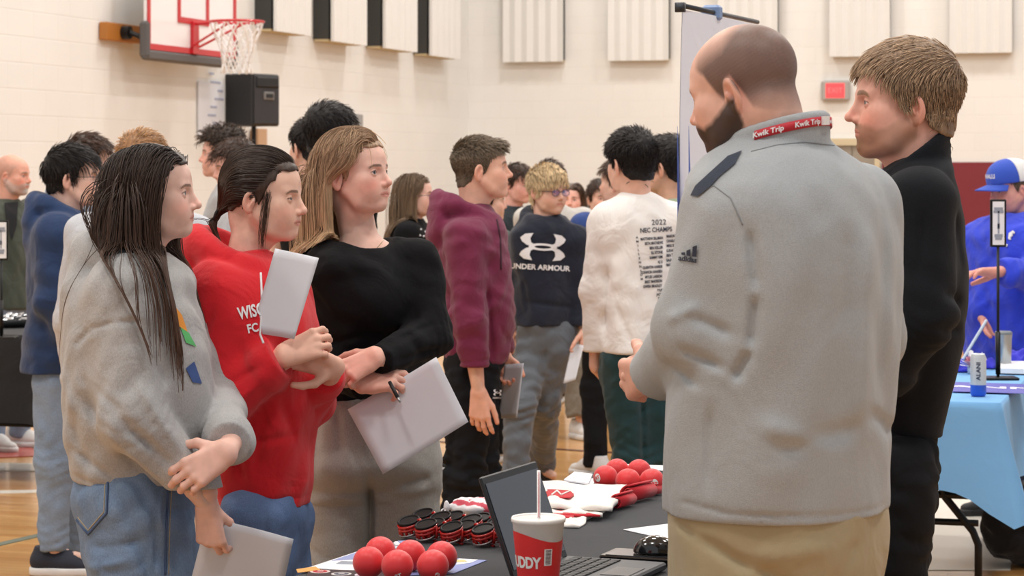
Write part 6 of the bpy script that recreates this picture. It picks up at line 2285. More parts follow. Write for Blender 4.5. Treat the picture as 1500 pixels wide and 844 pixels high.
PRB = mat_plain('garment_print_black', (40, 44, 60), .8)
SHW = mat_plain('shoe_white', (226, 226, 226), .6); SHB = mat_plain('shoe_dark', (34, 40, 56), .7, bump=.3); SHK = mat_plain('shoe_black', (26, 26, 28), .6)
HB1 = mat_hair('hair_dark_brown', (44, 32, 27), (92, 66, 52))
HB2 = mat_hair('hair_brown', (58, 44, 37), (98, 76, 62))
HBL = mat_hair('hair_blonde_long', (158, 127, 102), (222, 186, 146))
HBK = mat_hair('hair_black', (22, 19, 19), (40, 33, 32), .5)
HSB = mat_hair('hair_light_brown', (94, 80, 66), (128, 112, 94), .5)
HDB = mat_hair('hair_dark_blonde', (138, 111, 88), (182, 152, 122), .5)
HYL = mat_hair('hair_yellow_blonde', (190, 160, 118), (228, 202, 162), .5)
HCR = mat_hair('hair_curly_brown', (48, 38, 32), (82, 66, 56), .55)


def paper(name, pts, label, group, th=.0008, bend=.006, mat=None):
    """sheet of paper with four corner points, slightly bowed"""
    a, b, c, d = [np.asarray(p) for p in pts]; n = 10; m = n + 1; nn = nrm(np.cross(b - a, d - a)); V = []
    for s in (0, 1):
        for i in range(m):
            for k in range(m):
                u, v = i / n, k / n
                V.append((a * (1 - u) + b * u) * (1 - v) + (d * (1 - u) + c * u) * v + nn * (bend * math.sin(u * 3.14) * (1 if s == 0 else 1) + s * th))
    F = []
    for s in (0, 1):
        for i in range(n):
            for k in range(n):
                q = [s * m * m + i * m + k, s * m * m + (i + 1) * m + k, s * m * m + (i + 1) * m + k + 1, s * m * m + i * m + k + 1]
                F.append(q if s else q[::-1])
    rim = [i * m for i in range(m)] + [n * m + j for j in range(1, m)] + [i * m + n for i in range(n - 1, -1, -1)] + [j for j in range(n - 1, 0, -1)]
    for k in range(len(rim)):
        x, y = rim[k], rim[(k + 1) % len(rim)]
        F.append([x, y, y + m * m, x + m * m])
    o = mk(name, np.array(V), F, mat or PAPER)
    return tag(o, label, 'paper', group)


def glasses(f, col=(60, 58, 66), lens=True):
    fr = mat_plain('spectacle_frame', col, .3, .4)
    mb = MB(); L_ = []
    for s in (-1, 1):
        ring = [(s * .032 + .024 * math.cos(t) * (1 if True else 1), .103, .013 + .0165 * math.sin(t)) for t in [2 * math.pi * i / 20 for i in range(20)]]
        mb.tube([f.W(A(*p)[None])[0] for p in ring], .0014, 6, closed=True)
        mb.tube([f.W(A(*p)[None])[0] for p in ((s * .056, .101, .018), (s * .074, .07, .018), (s * .080, .0, .016), (s * .078, -.012, .006))], .0016, 6)
    mb.tube([f.W(A(*p)[None])[0] for p in ((-.009, .105, .016), (0, .108, .019), (.009, .105, .016))], .0014, 6)
    o = mb.build('glasses', fr, f.root, smooth=True)
    gl = mat_plain('spectacle_lens', (245, 248, 255), .02, trans=1.0, alpha=.25)
    for s in (-1, 1):
        pts = [(s * .032 + .023 * math.cos(t), .0155 * math.sin(t) + .013) for t in [2 * math.pi * i / 20 for i in range(20)]]
        mb = MB(); mb.prism([(0, 0)] and pts, f.W(A(0, .103, 0)[None])[0], f.HM @ A(1, 0, 0), f.HM @ A(0, 0, 1), f.HM @ A(0, .0008, 0))
        mb.build('lens', gl, o)


# ================================================================= girl 1, grey hoodie
g1 = Fig('girl with long dark brown hair in a grey hoodie and blue jeans, at the left', 200, 625, 1.66, 3, headpx=(221, 293), headyaw=-2, pitch=0, female=1,
         tone=(232, 190, 172), head=dict(nose=1.15, blush=.5, brow=.7), res=.0055,
         J=dict(neck=(207, 372, .0), chest=(200, 470, 0), waist=(195, 600, 0), pelvis=(198, 700, 0),
                shR=(182, 430, -.15), elR=(192, 612, -.20), wrR=(303, 738, -.14),
                shL=(225, 425, .16), elL=(318, 590, .16), wrL=(337, 652, -.175), hipR=(190, 730, -.085), hipL=(215, 730, .085),
                knR=(198, 930, -.09), knL=(225, 930, .09), anR=(190, 1190, -.10), anL=(220, 1195, .10)))
CUFF1 = g1.P(303, 738, -.14)
g1.hands = {
    'R': dict(w=g1.P(303, 742, -.14), D=A(.12, .05, -1), N=A(.25, .9, 0.0), curl=[(35, 55, 35), (42, 60, 40), (48, 62, 40), (52, 62, 40)], thumb=((.72, .5, .5), (.85, .1, .6), (.8, -.25, .65)), L=.170, arm=g1.P(302, 722, -.145)),
    'L': dict(w=g1.P(333, 661, -.215), D=A(-.80, -.18, -.52), N=A(.05, 1, -.22), curl=[(12, 36, 26), (15, 40, 28), (18, 44, 30), (22, 46, 30)], thumb=((.55, .70, .10), (.85, .42, .22), (.95, .10, .30)), L=.190, spread=3, arm=g1.P(340, 640, -.13)),
}
g1.top(HG, rows=[(368, 170, 245, .9), (385, 140, 268, .9), (405, 110, 283, .85), (440, 95, 290, .8), (480, 92, 300, .8), (530, 92, 310, .8), (580, 94, 313, .8), (630, 97, 305, .85), (665, 100, 294, .9), (690, 106, 286, .9), (704, 112, 282, .9)],
       arm={'R': (.092, .082, .048), 'L': (.082, .066, .050)}, hood=dict(r=.090, th=.032, drop=.17, up=-.02, w=1.05), armpts={'R': [(g1.P(192, 612, -.20), .080), (g1.P(282, 702, -.155), .050)]}, seed=3, fold=.0045, kk=.018,
       crease=[((130, 500), (155, 474), .006, .006), ((155, 474), (195, 462), .006, .006), ((195, 462), (230, 462), .006, .006),
               ((130, 560), (235, 690), .016, .012), ((150, 590), (275, 705), .013, -.010), ((115, 600), (150, 680), .012, .008), ((175, 560), (285, 680), .014, .010),
               ((225, 540), (295, 660), .012, -.008), ((120, 650), (190, 690), .010, .008), ((240, 470), (262, 560), .008, .006), ((140, 530), (160, 610), .012, .008),
               ((110, 686), (190, 706), .006, .005), ((190, 706), (268, 712), .006, .005), ((105, 530), (125, 600), .014, -.006), ((200, 600), (250, 640), .012, .008)])
g1.pants(JEAN, rows=[(676, 112, 284, 1.0), (700, 110, 283, 1.0), (740, 110, 284, 1.0), (780, 118, 286, .95), (820, 128, 288, .9), (870, 140, 286, .85)],
         leg=(.098, .074, .072), top_z=.95, seed=5, fold=.006, crease=[((245, 700), (241, 844), .004, .004), ((251, 700), (248, 844), .003, -.003), ((150, 790), (230, 775), .01, .007), ((140, 820), (215, 800), .01, -.006), ((250, 735), (285, 745), .008, .006)])
g1.shoes(SHW, SHW)
g1.skin()


def fl1(P):
    return np.where(P[:, 2] < -.02, .085, .066)


g1.hair('long', dict(length=.60, part=.0, thick=.020, back=.35, grav=.32,
                     corridor=lambda P: (np.interp(-P[:, 2], [-.02, .04, .094, .15, .20, .26, .34, .41], [-.2, -.13, -.110, -.050, -.015, .015, .050, .062]), np.interp(-P[:, 2], [-.12, -.04, .0, .094, .176, .26, .34, .41], [.12, .075, .050, .044, .066, .092, .108, .112])),
                     wild=.003, rad=.0011, lockw=.10, locks=80, fback=.9, cap=.005), HB1, n=7000, seed=2)
# back pocket, side seam and print
bv = g1.bvh(g1.panto)
def stitch(f, bv_, pts, mat, r=.0012, name='stitching', parent=None):
    V = []; out = []
    for k in range(len(pts) - 1):
        a, b = A(*pts[k]), A(*pts[k + 1]); n = max(2, int(np.linalg.norm(b - a) / 4))
        for i in range(n + (k == len(pts) - 2)):
            q = a + (b - a) * i / n
            o_ = A(0, 0, CAMH); d = nrm(f.P(q[0], q[1]) - o_)
            loc, no, _, dist = bv_.ray_cast(Vector(o_), Vector(d), 60)
            if loc is not None:
                out.append(np.array(loc) - d * r * .5)
    if len(out) < 2: return None
    mb = MB(); mb.tube(out, r, 6); return mb.build(name, mat, parent or f.root, smooth=True)


STI = mat_plain('denim_stitch', (186, 166, 128), .8); SEAM = mat_plain('denim_seam', (70, 90, 124), .9)
pk = stitch(g1, bv, [(120, 697), (158, 700), (156, 752), (129, 783), (112, 762)], SEAM, .003, 'back_pocket', g1.panto)
stitch(g1, bv, [(122, 703), (154, 706), (152, 750), (129, 777), (114, 758)], STI, .0011, 'pocket_stitching', g1.panto)
stitch(g1, bv, [(247, 706), (244, 760), (242, 842)], SEAM, .0032, 'side_seam', g1.panto)
stitch(g1, bv, [(252, 706), (249, 760), (247, 842)], STI, .0011, 'seam_stitching', g1.panto)
bt = g1.bvh(g1.topo)
# coloured chest print, seen edge on at her front
def sheetprint(f, bv_, px_pts, mat, name, off=.0035, parent=None):
    """patch whose outline is given as seen in the photo, laid on the cloth"""
    mid = A(*(sum(A(*p) for p in px_pts) / len(px_pts)))
    o0 = f.P(mid[0], mid[1]); u = A(1 / f.s, 0, 0); v = A(0, 0, -1 / f.s)
    V, T = project_print(bv_, [((p[0] - mid[0]), (p[1] - mid[1])) for p in px_pts], [list(range(len(px_pts)))], o0, u, v, nrm(o0 - A(0, 0, CAMH)), off, 6)
    if len(T) == 0: return None
    return mk(name, V, np.array(T), mat, parent or f.topo)


sheetprint(g1, bt, [(258, 452), (266, 462), (274, 486), (262, 478)], mat_plain('print_orange', (232, 150, 60), .8), 'print_orange')
sheetprint(g1, bt, [(264, 480), (276, 488), (287, 508), (272, 502)], mat_plain('print_green', (90, 176, 104), .8), 'print_green')
sheetprint(g1, bt, [(272, 540), (284, 530), (295, 562), (282, 560)], mat_plain('print_blue', (60, 84, 140), .8), 'print_blue')
# ring
mb = MB(); c_ = g1.P(300, 698, -.235)
mb.tube([c_ + A(.010 * math.cos(t), .006 * math.sin(t), .010 * math.sin(t)) for t in [2 * math.pi * i / 16 for i in range(16)]], .0014, 6, closed=True)
paper('paper_sheet', [g1.P(303, 758, -.15), g1.P(430, 790, -.10), g1.P(405, 905, -.06), g1.P(275, 868, -.12)], 'white paper hanging in the lowered hand of the girl in the grey hoodie', 'papers held by the girls')

# ================================================================= girl 2, red hoodie
g2 = Fig('girl with brown ponytail in a red hoodie, between the other two girls', 372, 588, 1.645, -12, headpx=(383, 297), headyaw=-14, pitch=-4, female=1,
         tone=(234, 188, 164), head=dict(ear=.88, nose=1.1, blush=.4, eye=.75, gaze=(.2, -.3), neck=.047), res=.0055, headscale=.985,
         J=dict(neck=(358, 378, .0), chest=(368, 470, 0), waist=(380, 610, 0), pelvis=(392, 720, 0),
                shR=(318, 428, -.13), elR=(330, 585, -.17), wrR=(409, 527, -.20), shL=(405, 415, .14), elL=(455, 585, .10), wrL=(474, 548, -.06),
                hipR=(375, 750, -.08), hipL=(405, 750, .08), knR=(375, 930, -.1), knL=(415, 930, .08), anR=(365, 1165, -.10), anL=(400, 1170, .1)))
g2.hands = {
    'R': dict(w=g2.P(414, 522, -.21), D=A(.80, .10, .30), N=A(.2, .9, -.3), curl=[(30, 48, 22), (34, 52, 25), (36, 54, 28), (38, 52, 30)], thumb=((.8, .35, .5), (.93, -.05, .4), (.9, -.2, .35)), L=.178, spread=5),
    'L': dict(w=g2.P(492, 540, -.12), D=A(-.75, -.30, .30), N=A(-.35, -.85, -.05), curl=[(20, 30, 20), (28, 42, 25), (32, 48, 30), (34, 50, 30)], thumb=((.5, .55, .45), (.85, .35, .30), (.95, .15, .2)), L=.175, arm=g2.P(476, 560, -.03)),
}
g2.top(REDF, rows=[(368, 330, 398, .8), (385, 300, 412, .75), (405, 285, 432, .72), (440, 277, 452, .72), (480, 280, 464, .75), (530, 290, 468, .8), (580, 300, 468, .85), (630, 308, 462, .85), (680, 312, 458, .9), (715, 318, 456, .9), (741, 324, 452, .9)],
       arm={'R': (.080, .072, .050), 'L': (.075, .062, .048)}, hood=dict(r=.090, th=.032, drop=.15, up=.005, w=1.0), seed=8, fold=.0042, kk=.022,
       crease=[((338, 560), (405, 520), .010, .008), ((330, 600), (400, 545), .012, -.008), ((345, 610), (365, 700), .012, .009), ((400, 590), (380, 690), .012, .008), ((420, 570), (440, 650), .012, .008),
               ((330, 440), (300, 520), .010, .006), ((455, 560), (462, 610), .008, .006), ((325, 720), (452, 724), .005, .005), ((365, 640), (440, 630), .01, .005), ((290, 460), (335, 560), .012, .008)])
g2.pants(JEAN2, rows=[(715, 336, 444, .9), (742, 330, 449, .92), (770, 326, 449, .95), (805, 328, 444, .95), (850, 332, 436, .9)], leg=(.090, .066, .060), top_z=.90, seed=6, crease=[((400, 742), (396, 844), .006, .007)])
g2.shoes(SHW, SHW)
g2.skin()
g2.hair('long', dict(length=.56, part=-.02, thick=.008, back=1.9, fback=1.3, grav=.02, tie=(.0, -.112, -.035), tail=(.25, -.55, -1.0), nape=.022, lockw=.02, cap=.006, steps=30), HB2, n=6000, seed=4)
# loose strand in front of the ear
P_ = np.array([[.070, .040, .03], [.074, .038, .0], [.072, .034, -.04], [.066, .030, -.08], [.060, .03, -.11]])
R_ = np.random.RandomState(3); Sx = np.stack([P_ + R_.randn(3) * .0045 + R_.randn(5, 3) * .0014 for _ in range(34)])
V, Q, C = strands_mesh(Sx, np.full(34, .0006), .3, 3); mk('loose_strands', g2.W(V), Q, HB2, g2.hairo, col=C)
mb = MB(); k_ = A(0, -.116, -.040)
mb.tube([g2.W((k_ + A(.016 * math.cos(t), 0.004 * math.sin(t), .016 * math.sin(t)))[None])[0] for t in [2 * math.pi * i / 16 for i in range(16)]], .004, 6, closed=True)
mb.build('hair_tie', mat_plain('tie_black', (30, 28, 30), .7), g2.hairo, smooth=True)
bt = g2.bvh(g2.topo)
def chest_text(f, bv_, txt, px, py, size_px, ang=0, mat=PRW, squash=1.0, bold=.02, name='chest_lettering', spacing=1.0, shear=0.0, align='CENTER', parent=None):
    tv, tf = text_mesh(txt, size_px, 0, bold * size_px, align=align, spacing=spacing)
    tv[:, 0] *= squash; tv[:, 0] += tv[:, 1] * shear
    o0 = f.P(px, py); c, s = math.cos(math.radians(ang)), math.sin(math.radians(ang))
    u = (A(1, 0, 0) * c + A(0, 0, 1) * s) / f.s; v = (A(0, 0, 1) * c - A(1, 0, 0) * s) / f.s
    V, T = project_print(bv_, tv, tf, o0, u, v, nrm(o0 - A(0, 0, CAMH)), .0035, size_px * .35)
    if len(T) == 0: return None
    return mk(name, V, np.array(T), mat, parent or f.topo, smooth=False)


chest_text(g2, bt, 'WISCONSIN', 349, 461, 24, 12, squash=.62, align='LEFT', bold=.03)
chest_text(g2, bt, 'FC', 362, 483, 17, 12, squash=.8, align='LEFT', bold=.03)
# hoodie cord
stitch(g2, bt, [(382, 400), (384, 450), (381, 490), (386, 503)], PRW, .0028, 'drawcord', g2.topo)
paper('paper_sheet', [g2.P(403, 364, -.20), g2.P(467, 378, -.24), g2.P(431, 497, -.235), g2.P(368, 487, -.19)], 'small white paper held upright by the girl in the red hoodie', 'papers held by the girls', bend=.004)

# ================================================================= girl 3, black top
g3 = Fig('girl with long blonde hair in a black top and grey sweatpants', 535, 550, 1.665, -42, headpx=(517, 264), headyaw=-27, pitch=3, female=1,
         tone=(236, 188, 168), head=dict(ear=.92, jaw=.86, nose=1.05, blush=.75, gaze=(.25, .1), eye=1.05, lips=.95, brows=(96, 74, 58)), res=.0055,
         J=dict(neck=(526, 345, .02), chest=(545, 430, 0), waist=(540, 540, 0), pelvis=(540, 620, 0),
                shR=(462, 392, -.02), elR=(452, 530, -.04), wrR=(532, 566, -.22), shL=(612, 382, .0), elL=(630, 492, -.06), wrL=(556, 527, -.26),
                hipR=(500, 650, -.02), hipL=(590, 650, .02), knR=(500, 860, -.02), knL=(592, 860, .03), anR=(495, 1075, 0), anL=(590, 1075, .04)))
g3.hands = {
    'L': dict(w=g3.P(553, 521, -.265), D=A(-.86, -.12, -.48), N=A(-.22, .70, -.62), curl=[(20, 42, 28), (30, 55, 30), (32, 58, 30), (34, 58, 30)], thumb=((.55, .62, .30), (.8, .4, .3), (.9, .2, .3)), L=.172),
    'R': dict(w=g3.P(529, 563, -.24), D=A(.94, -.12, .12), N=A(.05, .62, -.72), curl=[(30, 30, 18), (38, 38, 22), (46, 44, 25), (58, 45, 28)], thumb=((.8, .25, .55), (.92, -.1, .4), (.92, -.1, .3)), L=.172, spread=8),
}


def ribs3(g):
    c = g3.J['neck']
    # scoop neckline
    g.ell(g3.P(531, 335, -.02), (.082, .105, .075), .012, 'sub')
    M = np.stack([g3.R, g3.F, A(0, 0, 1)], 1)
    ch = g3.J['chest']
    for s in (-1, 1):
        g.ell(ch + g3.F * .085 + g3.R * s * .068 - A(0, 0, .012), (.072, .060, .066), .05, 'add', M)


g3.top(BLKT, rows=[(352, 482, 588, .5), (364, 462, 612, .5), (380, 452, 628, .55), (410, 450, 630, .62), (450, 460, 622, .68), (490, 466, 606, .72), (530, 470, 592, .74), (565, 467, 590, .76), (590, 464, 592, .78)],
       arm={'R': (.056, .050, .036), 'L': (.060, .056, .040)}, seed=12, fold=.0032, name='top', cuffband=False, extra=ribs3, kk=.03, lamf=(.05, .14),
       crease=[((560, 500), (640, 470), .008, .006), ((580, 520), (645, 505), .008, .006), ((600, 478), (625, 520), .010, .006), ((480, 500), (560, 480), .012, .006), ((470, 540), (590, 500), .012, -.005)])
g3.pants(GSW, rows=[(578, 462, 594, .78), (610, 456, 618, .8), (650, 450, 636, .8), (680, 450, 638, .74), (702, 466, 622, .6), (716, 490, 600, .4)], leg=(.105, .098, .092), top_z=.97, seed=9, fold=.006, kk=.06, fold_l=(.10, .28),
         legs={'R': [(g3.P(502, 650, -.01), .090), (g3.P(500, 700, -.01), .096), (g3.P(500, 860, -.01), .096), (g3.P(497, 1085, 0), .098)], 'L': [(g3.P(588, 650, .02), .090), (g3.P(590, 700, .02), .097), (g3.P(592, 860, .03), .096), (g3.P(592, 1085, .04), .098)]},
         crease=[((545, 680), (543, 844), .010, .022), ((585, 705), (632, 695), .012, .012), ((575, 718), (634, 712), .012, -.008), ((500, 590), (505, 660), .012, .006), ((470, 600), (466, 700), .014, .006)])
g3.shoes(SHW, SHW)
g3.skin()
g3.hair('long', dict(length=.37, part=-.028, thick=.014, back=1.0, fback=1.3, grav=.34, front_limit=lambda P: np.where(P[:, 2] < .03, -.022 + np.clip(-P[:, 2] - .03, 0, .2) * .12, .12), lockw=.07, locks=90, cap=.005), HBL, n=5200, seed=6)
# necklace
bs = g3.bvh(g3.body)
stitch(g3, bs, [(500, 356), (510, 364), (530, 372), (550, 366), (562, 352)], mat_plain('necklace_chain', (170, 150, 110), .3, .8), .0009, 'necklace')
mb = MB(); loc, no, _, _ = bs.ray_cast(Vector((0, 0, CAMH)), Vector(nrm(g3.P(530, 373) - A(0, 0, CAMH))), 60)
if loc: mb.lathe([(0, -.003), (.007, -.002), (.008, 0), (.007, .002), (0, .003)], np.array(loc), 14); mb.build('pendant', mat_plain('pendant_dark', (70, 60, 54), .3, .6), g3.root, smooth=True)
paper('paper_sheet', [g3.P(509, 600, -.21), g3.P(639, 523, -.27), g3.P(686, 618, -.30), g3.P(561, 695, -.26)], 'large white sheet held at the hip by the blonde girl in the black top', 'papers held by the girls')
p0, p1 = g3.P(575, 568, -.300), g3.P(586, 589, -.325)
o = empty('pen', p0, 'black pen with a silver tip in the hand of the blonde girl', 'pen')
mb = MB(); mb.tube([p0 - (p1 - p0) * .4, p0 + (p1 - p0) * .72], .0048, 10); mb.build('barrel', SHK, o, smooth=True)
mb = MB(); mb.tube([p0 + (p1 - p0) * .72, p1], [.0046, .0030], 10); mb.build('tip', mat_plain('brushed_steel', (176, 182, 184), .3, .85), o, smooth=True)

# ================================================================= bald man
bm = Fig('bald bearded man in a grey pullover and khaki trousers, seen from behind', 1140, 780, 1.865, 148, headpx=(1096, 144), headyaw=150, pitch=-14, roll=0,
         tone=(222, 172, 150), head=dict(beard='full', beard_col=(52, 38, 32), buzz=dict(col=(66, 52, 48), k=.88, top=.05), jaw=1.05, brow=1.1, neck=.068, wide=1.02, neck_back=.05, blush=.3, ear=1.02), res=.0055, headscale=1.045,
         J=dict(neck=(1136, 225, .0), chest=(1150, 350, 0), waist=(1145, 560, 0), pelvis=(1140, 720, 0),
                shL=(1070, 322, -.10), elL=(1026, 482, -.10), wrL=(962, 552, .12), shR=(1258, 300, .12), elR=(1270, 500, .20), wrR=(1150, 560, .40),
                hipR=(1190, 770, .06), hipL=(1085, 770, -.06), knR=(1200, 1080, .08), knL=(1075, 1080, -.06), anR=(1200, 1410, .08), anL=(1075, 1420, -.06)))
bm.hands = {
    'L': dict(w=bm.P(950, 548, .12), D=A(-.35, .90, -.20), N=A(.80, .3, .10), curl=[(30, 45, 25), (34, 50, 30), (38, 52, 30), (40, 52, 30)], thumb=((.7, .6, .2), (.85, .4, .3), (.9, .2, .3)), L=.195, fat=1.08, arm=bm.P(975, 542, .07)),
    'R': dict(w=bm.P(985, 510, .26), D=A(-.80, -.25, -.45), N=A(.3, -.5, -.7), curl=(38, 52, 35), L=.195, fat=1.08, arm=bm.P(1040, 500, .32)),
}


def bm_extra(g):
    # stand-up collar
    c = bm.J['neck']
    for i in range(40):
        a0 = 2 * math.pi * i / 40; a1 = 2 * math.pi * (i + 1) / 40
        q = []
        for a in (a0, a1):
            q.append(c + A(-.004, 0, .038) + (bm.F * math.cos(a) * .098 + bm.R * math.sin(a) * .088) + A(0, 0, -.028 * math.cos(a)))
        for dz in (-.055, -.04, -.025, -.01, .004):
            g.cone(q[0] + A(0, 0, dz), q[1] + A(0, 0, dz), .0085, .0085, .008)


bm.top(GJK, rows=[(198, 1082, 1204, .85), (212, 1064, 1218, .8), (226, 1042, 1240, .8), (243, 1024, 1262, .75), (262, 1012, 1280, .72), (290, 1008, 1298, .70), (330, 1008, 1312, .70), (390, 1000, 1320, .72), (450, 1000, 1320, .74), (510, 992, 1316, .78), (570, 984, 1310, .80),
                  (630, 978, 1304, .82), (690, 975, 1301, .84), (730, 976, 1300, .84), (748, 978, 1299, .84)],
       arm={'L': (.088, .080, .055), 'R': (.080, .07, .05)}, seed=15, fold=.004, name='pullover', extra=bm_extra, kk=.020, lamf=(.12, .34), res=.006, cuffband=False,
       crease=[((1082, 330), (1090, 420), .010, .010), ((1090, 420), (1082, 500), .010, .011), ((1082, 500), (1060, 545), .010, .010), ((1030, 728), (1300, 735), .004, .004), ((985, 718), (1060, 730), .004, .004),
               ((1029, 580), (1026, 700), .008, .007), ((1260, 330), (1240, 640), .022, -.012), ((1290, 300), (1270, 600), .018, .010), ((1225, 320), (1215, 480), .022, .008), ((1110, 640), (1250, 610), .020, .010), ((1090, 600), (1200, 640), .018, -.008),
               ((1255, 590), (1315, 640), .014, .009), ((1000, 455), (1060, 480), .010, .008), ((985, 500), (1050, 528), .009, .008), ((968, 520), (1015, 555), .008, .007), ((965, 463), (1010, 440), .010, -.008), ((1130, 240), (1190, 330), .03, .006)])
bm.pants(KHA, rows=[(738, 980, 1298, .84), (770, 982, 1299, .84), (810, 984, 1296, .84), (850, 988, 1290, .82), (900, 992, 1280, .8)], leg=(.115, .088, .075), top_z=.96, seed=16, fold=.005, fold_l=(.10, .3),
         crease=[((1010, 765), (1090, 810), .010, .010), ((1090, 800), (1160, 844), .012, .010), ((1085, 790), (1210, 775), .018, -.007), ((1240, 770), (1200, 844), .014, .008), ((985, 750), (1012, 770), .006, .010)])
bm.shoes(SHK, SHK)
bm.skin()
bt = bm.bvh(bm.topo)
# navy shoulder panel, seams
NVP = mat_cloth('navy_panel', (44, 52, 68), var=.06, bump=.3, fbump=.2)
sheetprint(bm, bt, [(1013, 286), (1020, 272), (1044, 250), (1066, 230), (1086, 222), (1076, 241), (1056, 257), (1040, 274), (1024, 287)], NVP, 'navy_shoulder_panel', off=.004)
SGR = mat_plain('seam_grey', (134, 136, 137), .9)
stitch(bm, bt, [(1100, 222), (1140, 212), (1180, 208), (1222, 213)], SGR, .0013, 'collar_seam', bm.topo)
stitch(bm, bt, [(1022, 283), (1046, 272), (1070, 290), (1088, 330)], SGR, .0012, 'shoulder_seam', bm.topo)
# three-stripe logo and word on the sleeve
lv = []; lfc = []
for (x0, w, h0, h1) in ((-9, 5.4, 3.5, 0.5), (-2.2, 5.8, 9, 2), (5.6, 6.2, 15.5, 5)):
    b_ = len(lv); lv += [(x0, -1), (x0 + w, -1), (x0 + w * .75, h0), (x0 - 1.0, h0 - (3 if h0 > 4 else 1.5))]; lfc.append([b_, b_ + 1, b_ + 2, b_ + 3])
o0 = bm.P(1009, 374); c, s = math.cos(math.radians(-8)), math.sin(math.radians(-8))
u = (A(1, 0, 0) * c + A(0, 0, 1) * s) / bm.s; v = (A(0, 0, 1) * c - A(1, 0, 0) * s) / bm.s
V, T = project_print(bt, lv, lfc, o0, u, v, nrm(o0 - A(0, 0, CAMH)), .005, 5)
if len(T): mk('sleeve_logo', V, np.array(T), PRB, bm.topo, smooth=False)
chest_text(bm, bt, 'adidas', 1008, 380, 10.5, -8, mat=PRB, bold=.035, name='sleeve_lettering')
# lanyard
LAN = mat_plain('lanyard_red', (190, 32, 48), .6)
sb2 = bm.bvh(bm.topo)
c = bm.J['neck']; V = []; N_ = 40
for i in range(N_ + 1):
    a = math.radians(95 + 170 * i / N_)       # round the back of the neck
    q = c + A(-.004, 0, .030) + (bm.F * math.cos(a) * .1085 + bm.R * math.sin(a) * .098) + A(0, 0, -.030 * math.cos(a) * 1.0)
    out = nrm(bm.F * math.cos(a) + bm.R * math.sin(a))
    for (dz, dd) in ((-.0085, .001), (.0085, .0), (.0085, .0022), (-.0085, .0032)): V.append(q + A(0, 0, dz) + out * dd)
F = []
for i in range(N_):
    for k in range(4): F.append([i * 4 + k, i * 4 + (k + 1) % 4, (i + 1) * 4 + (k + 1) % 4, (i + 1) * 4 + k])
ln = mk('lanyard', np.array(V), F, LAN, bm.root)


def lan_pt(t, z, off=.0045):
    a = math.radians(95 + 170 * t)
    q = c + A(-.004, 0, .030) + (bm.F * math.cos(a) * .1085 + bm.R * math.sin(a) * .098) + A(0, 0, -.030 * math.cos(a))
    return q + A(0, 0, z) + nrm(bm.F * math.cos(a) + bm.R * math.sin(a)) * off


for t0 in (.18, .42, .68, .92):
    tv, tf = text_mesh('Kwik Trip', .0135, 0, .0004)
    tv = tv * A(1, 1, 1)
    for sgn in (1,):
        plain_print('lanyard_lettering', tv, tf, lambda V, t0=t0: np.array([lan_pt(t0 - x / .31, y) for x, y in V]), PRW, ln)
cl = [lan_pt(.545 + d, z, o_) for d in (-.03, .03) for z in (-.007, .009) for o_ in (.003, .009)]
mb = MB(); mb.add(cl, [[0, 1, 3, 2], [4, 6, 7, 5], [0, 4, 5, 1], [2, 3, 7, 6], [0, 2, 6, 4], [1, 5, 7, 3]]); mb.build('lanyard_clip', mat_plain('print_white', (240, 236, 232), .5), ln)

# ================================================================= man on the right
rm = Fig('man with light brown hair in a black jacket, standing at the right in profile', 1350, 680, 1.85, 178, headpx=(1328, 163), headyaw=181, pitch=0,
         tone=(228, 170, 148), head=dict(beard='goatee', beard_col=(140, 100, 68), stubble=.28, nose=1.25, brow=1.1, jaw=1.0, chin=1.0, blush=.6, brows=(120, 96, 70), neck=.057, fat=.002, gaze=(0, .05), eye=.85, ear=.98), res=.006, headscale=1.07,
         J=dict(neck=(1342, 243, .0), chest=(1345, 350, 0), waist=(1345, 520, 0), pelvis=(1320, 640, 0),
                shL=(1345, 300, -.16), elL=(1350, 460, -.19), wrL=(1285, 560, -.14), shR=(1345, 300, .18), elR=(1340, 460, .2), wrR=(1300, 575, .2),
                hipR=(1315, 680, .09), hipL=(1316, 680, -.09), knR=(1300, 900, .09), knL=(1302, 900, -.09), anR=(1310, 1260, .1), anL=(1320, 1270, -.1)))
rm.hands = {'L': dict(D=A(-.3, 0, -1), curl=(30, 40, 25)), 'R': dict(D=A(-.3, 0, -1), curl=(30, 40, 25))}


def rm_extra(g):
    c = rm.J['neck']
    for i in range(40):
        a0 = 2 * math.pi * i / 40; a1 = 2 * math.pi * (i + 1) / 40
        q = []
        for a in (a0, a1):
            q.append(c + A(-.008, 0, .026) + (rm.F * math.cos(a) * .074 + rm.R * math.sin(a) * .074) + A(0, 0, -.055 * math.cos(a) - .006))
        for dz in (-.06, -.045, -.03, -.012, .004):
            g.cone(q[0] + A(0, 0, dz), q[1] + A(0, 0, dz), .0075, .0075, .006)


rm.top(BJK, rows=[(222, 1330, 1384, .85), (232, 1312, 1390, .75), (246, 1298, 1397, .65), (262, 1290, 1398, .62), (290, 1284, 1404, .60), (330, 1276, 1410, .62), (390, 1268, 1414, .64), (450, 1266, 1412, .66), (520, 1270, 1404, .68), (580, 1276, 1392, .70), (620, 1280, 1382, .72), (640, 1282, 1378, .72)],
       arm={'L': (.082, .072, .055), 'R': (.080, .07, .05)}, seed=18, fold=.0035, name='jacket', extra=rm_extra, kk=.025, lamf=(.1, .3),
       crease=[((1350, 420), (1395, 440), .012, .008), ((1340, 470), (1400, 480), .012, .008), ((1380, 300), (1395, 400), .012, .006), ((1325, 300), (1318, 400), .008, .006)])
rm.pants(BLKP, rows=[(615, 1284, 1378, .9), (660, 1284, 1374, .9), (710, 1284, 1364, .88), (760, 1283, 1356, .8)], leg=(.086, .072, .066), top_z=1.05, seed=19, fold=.006)
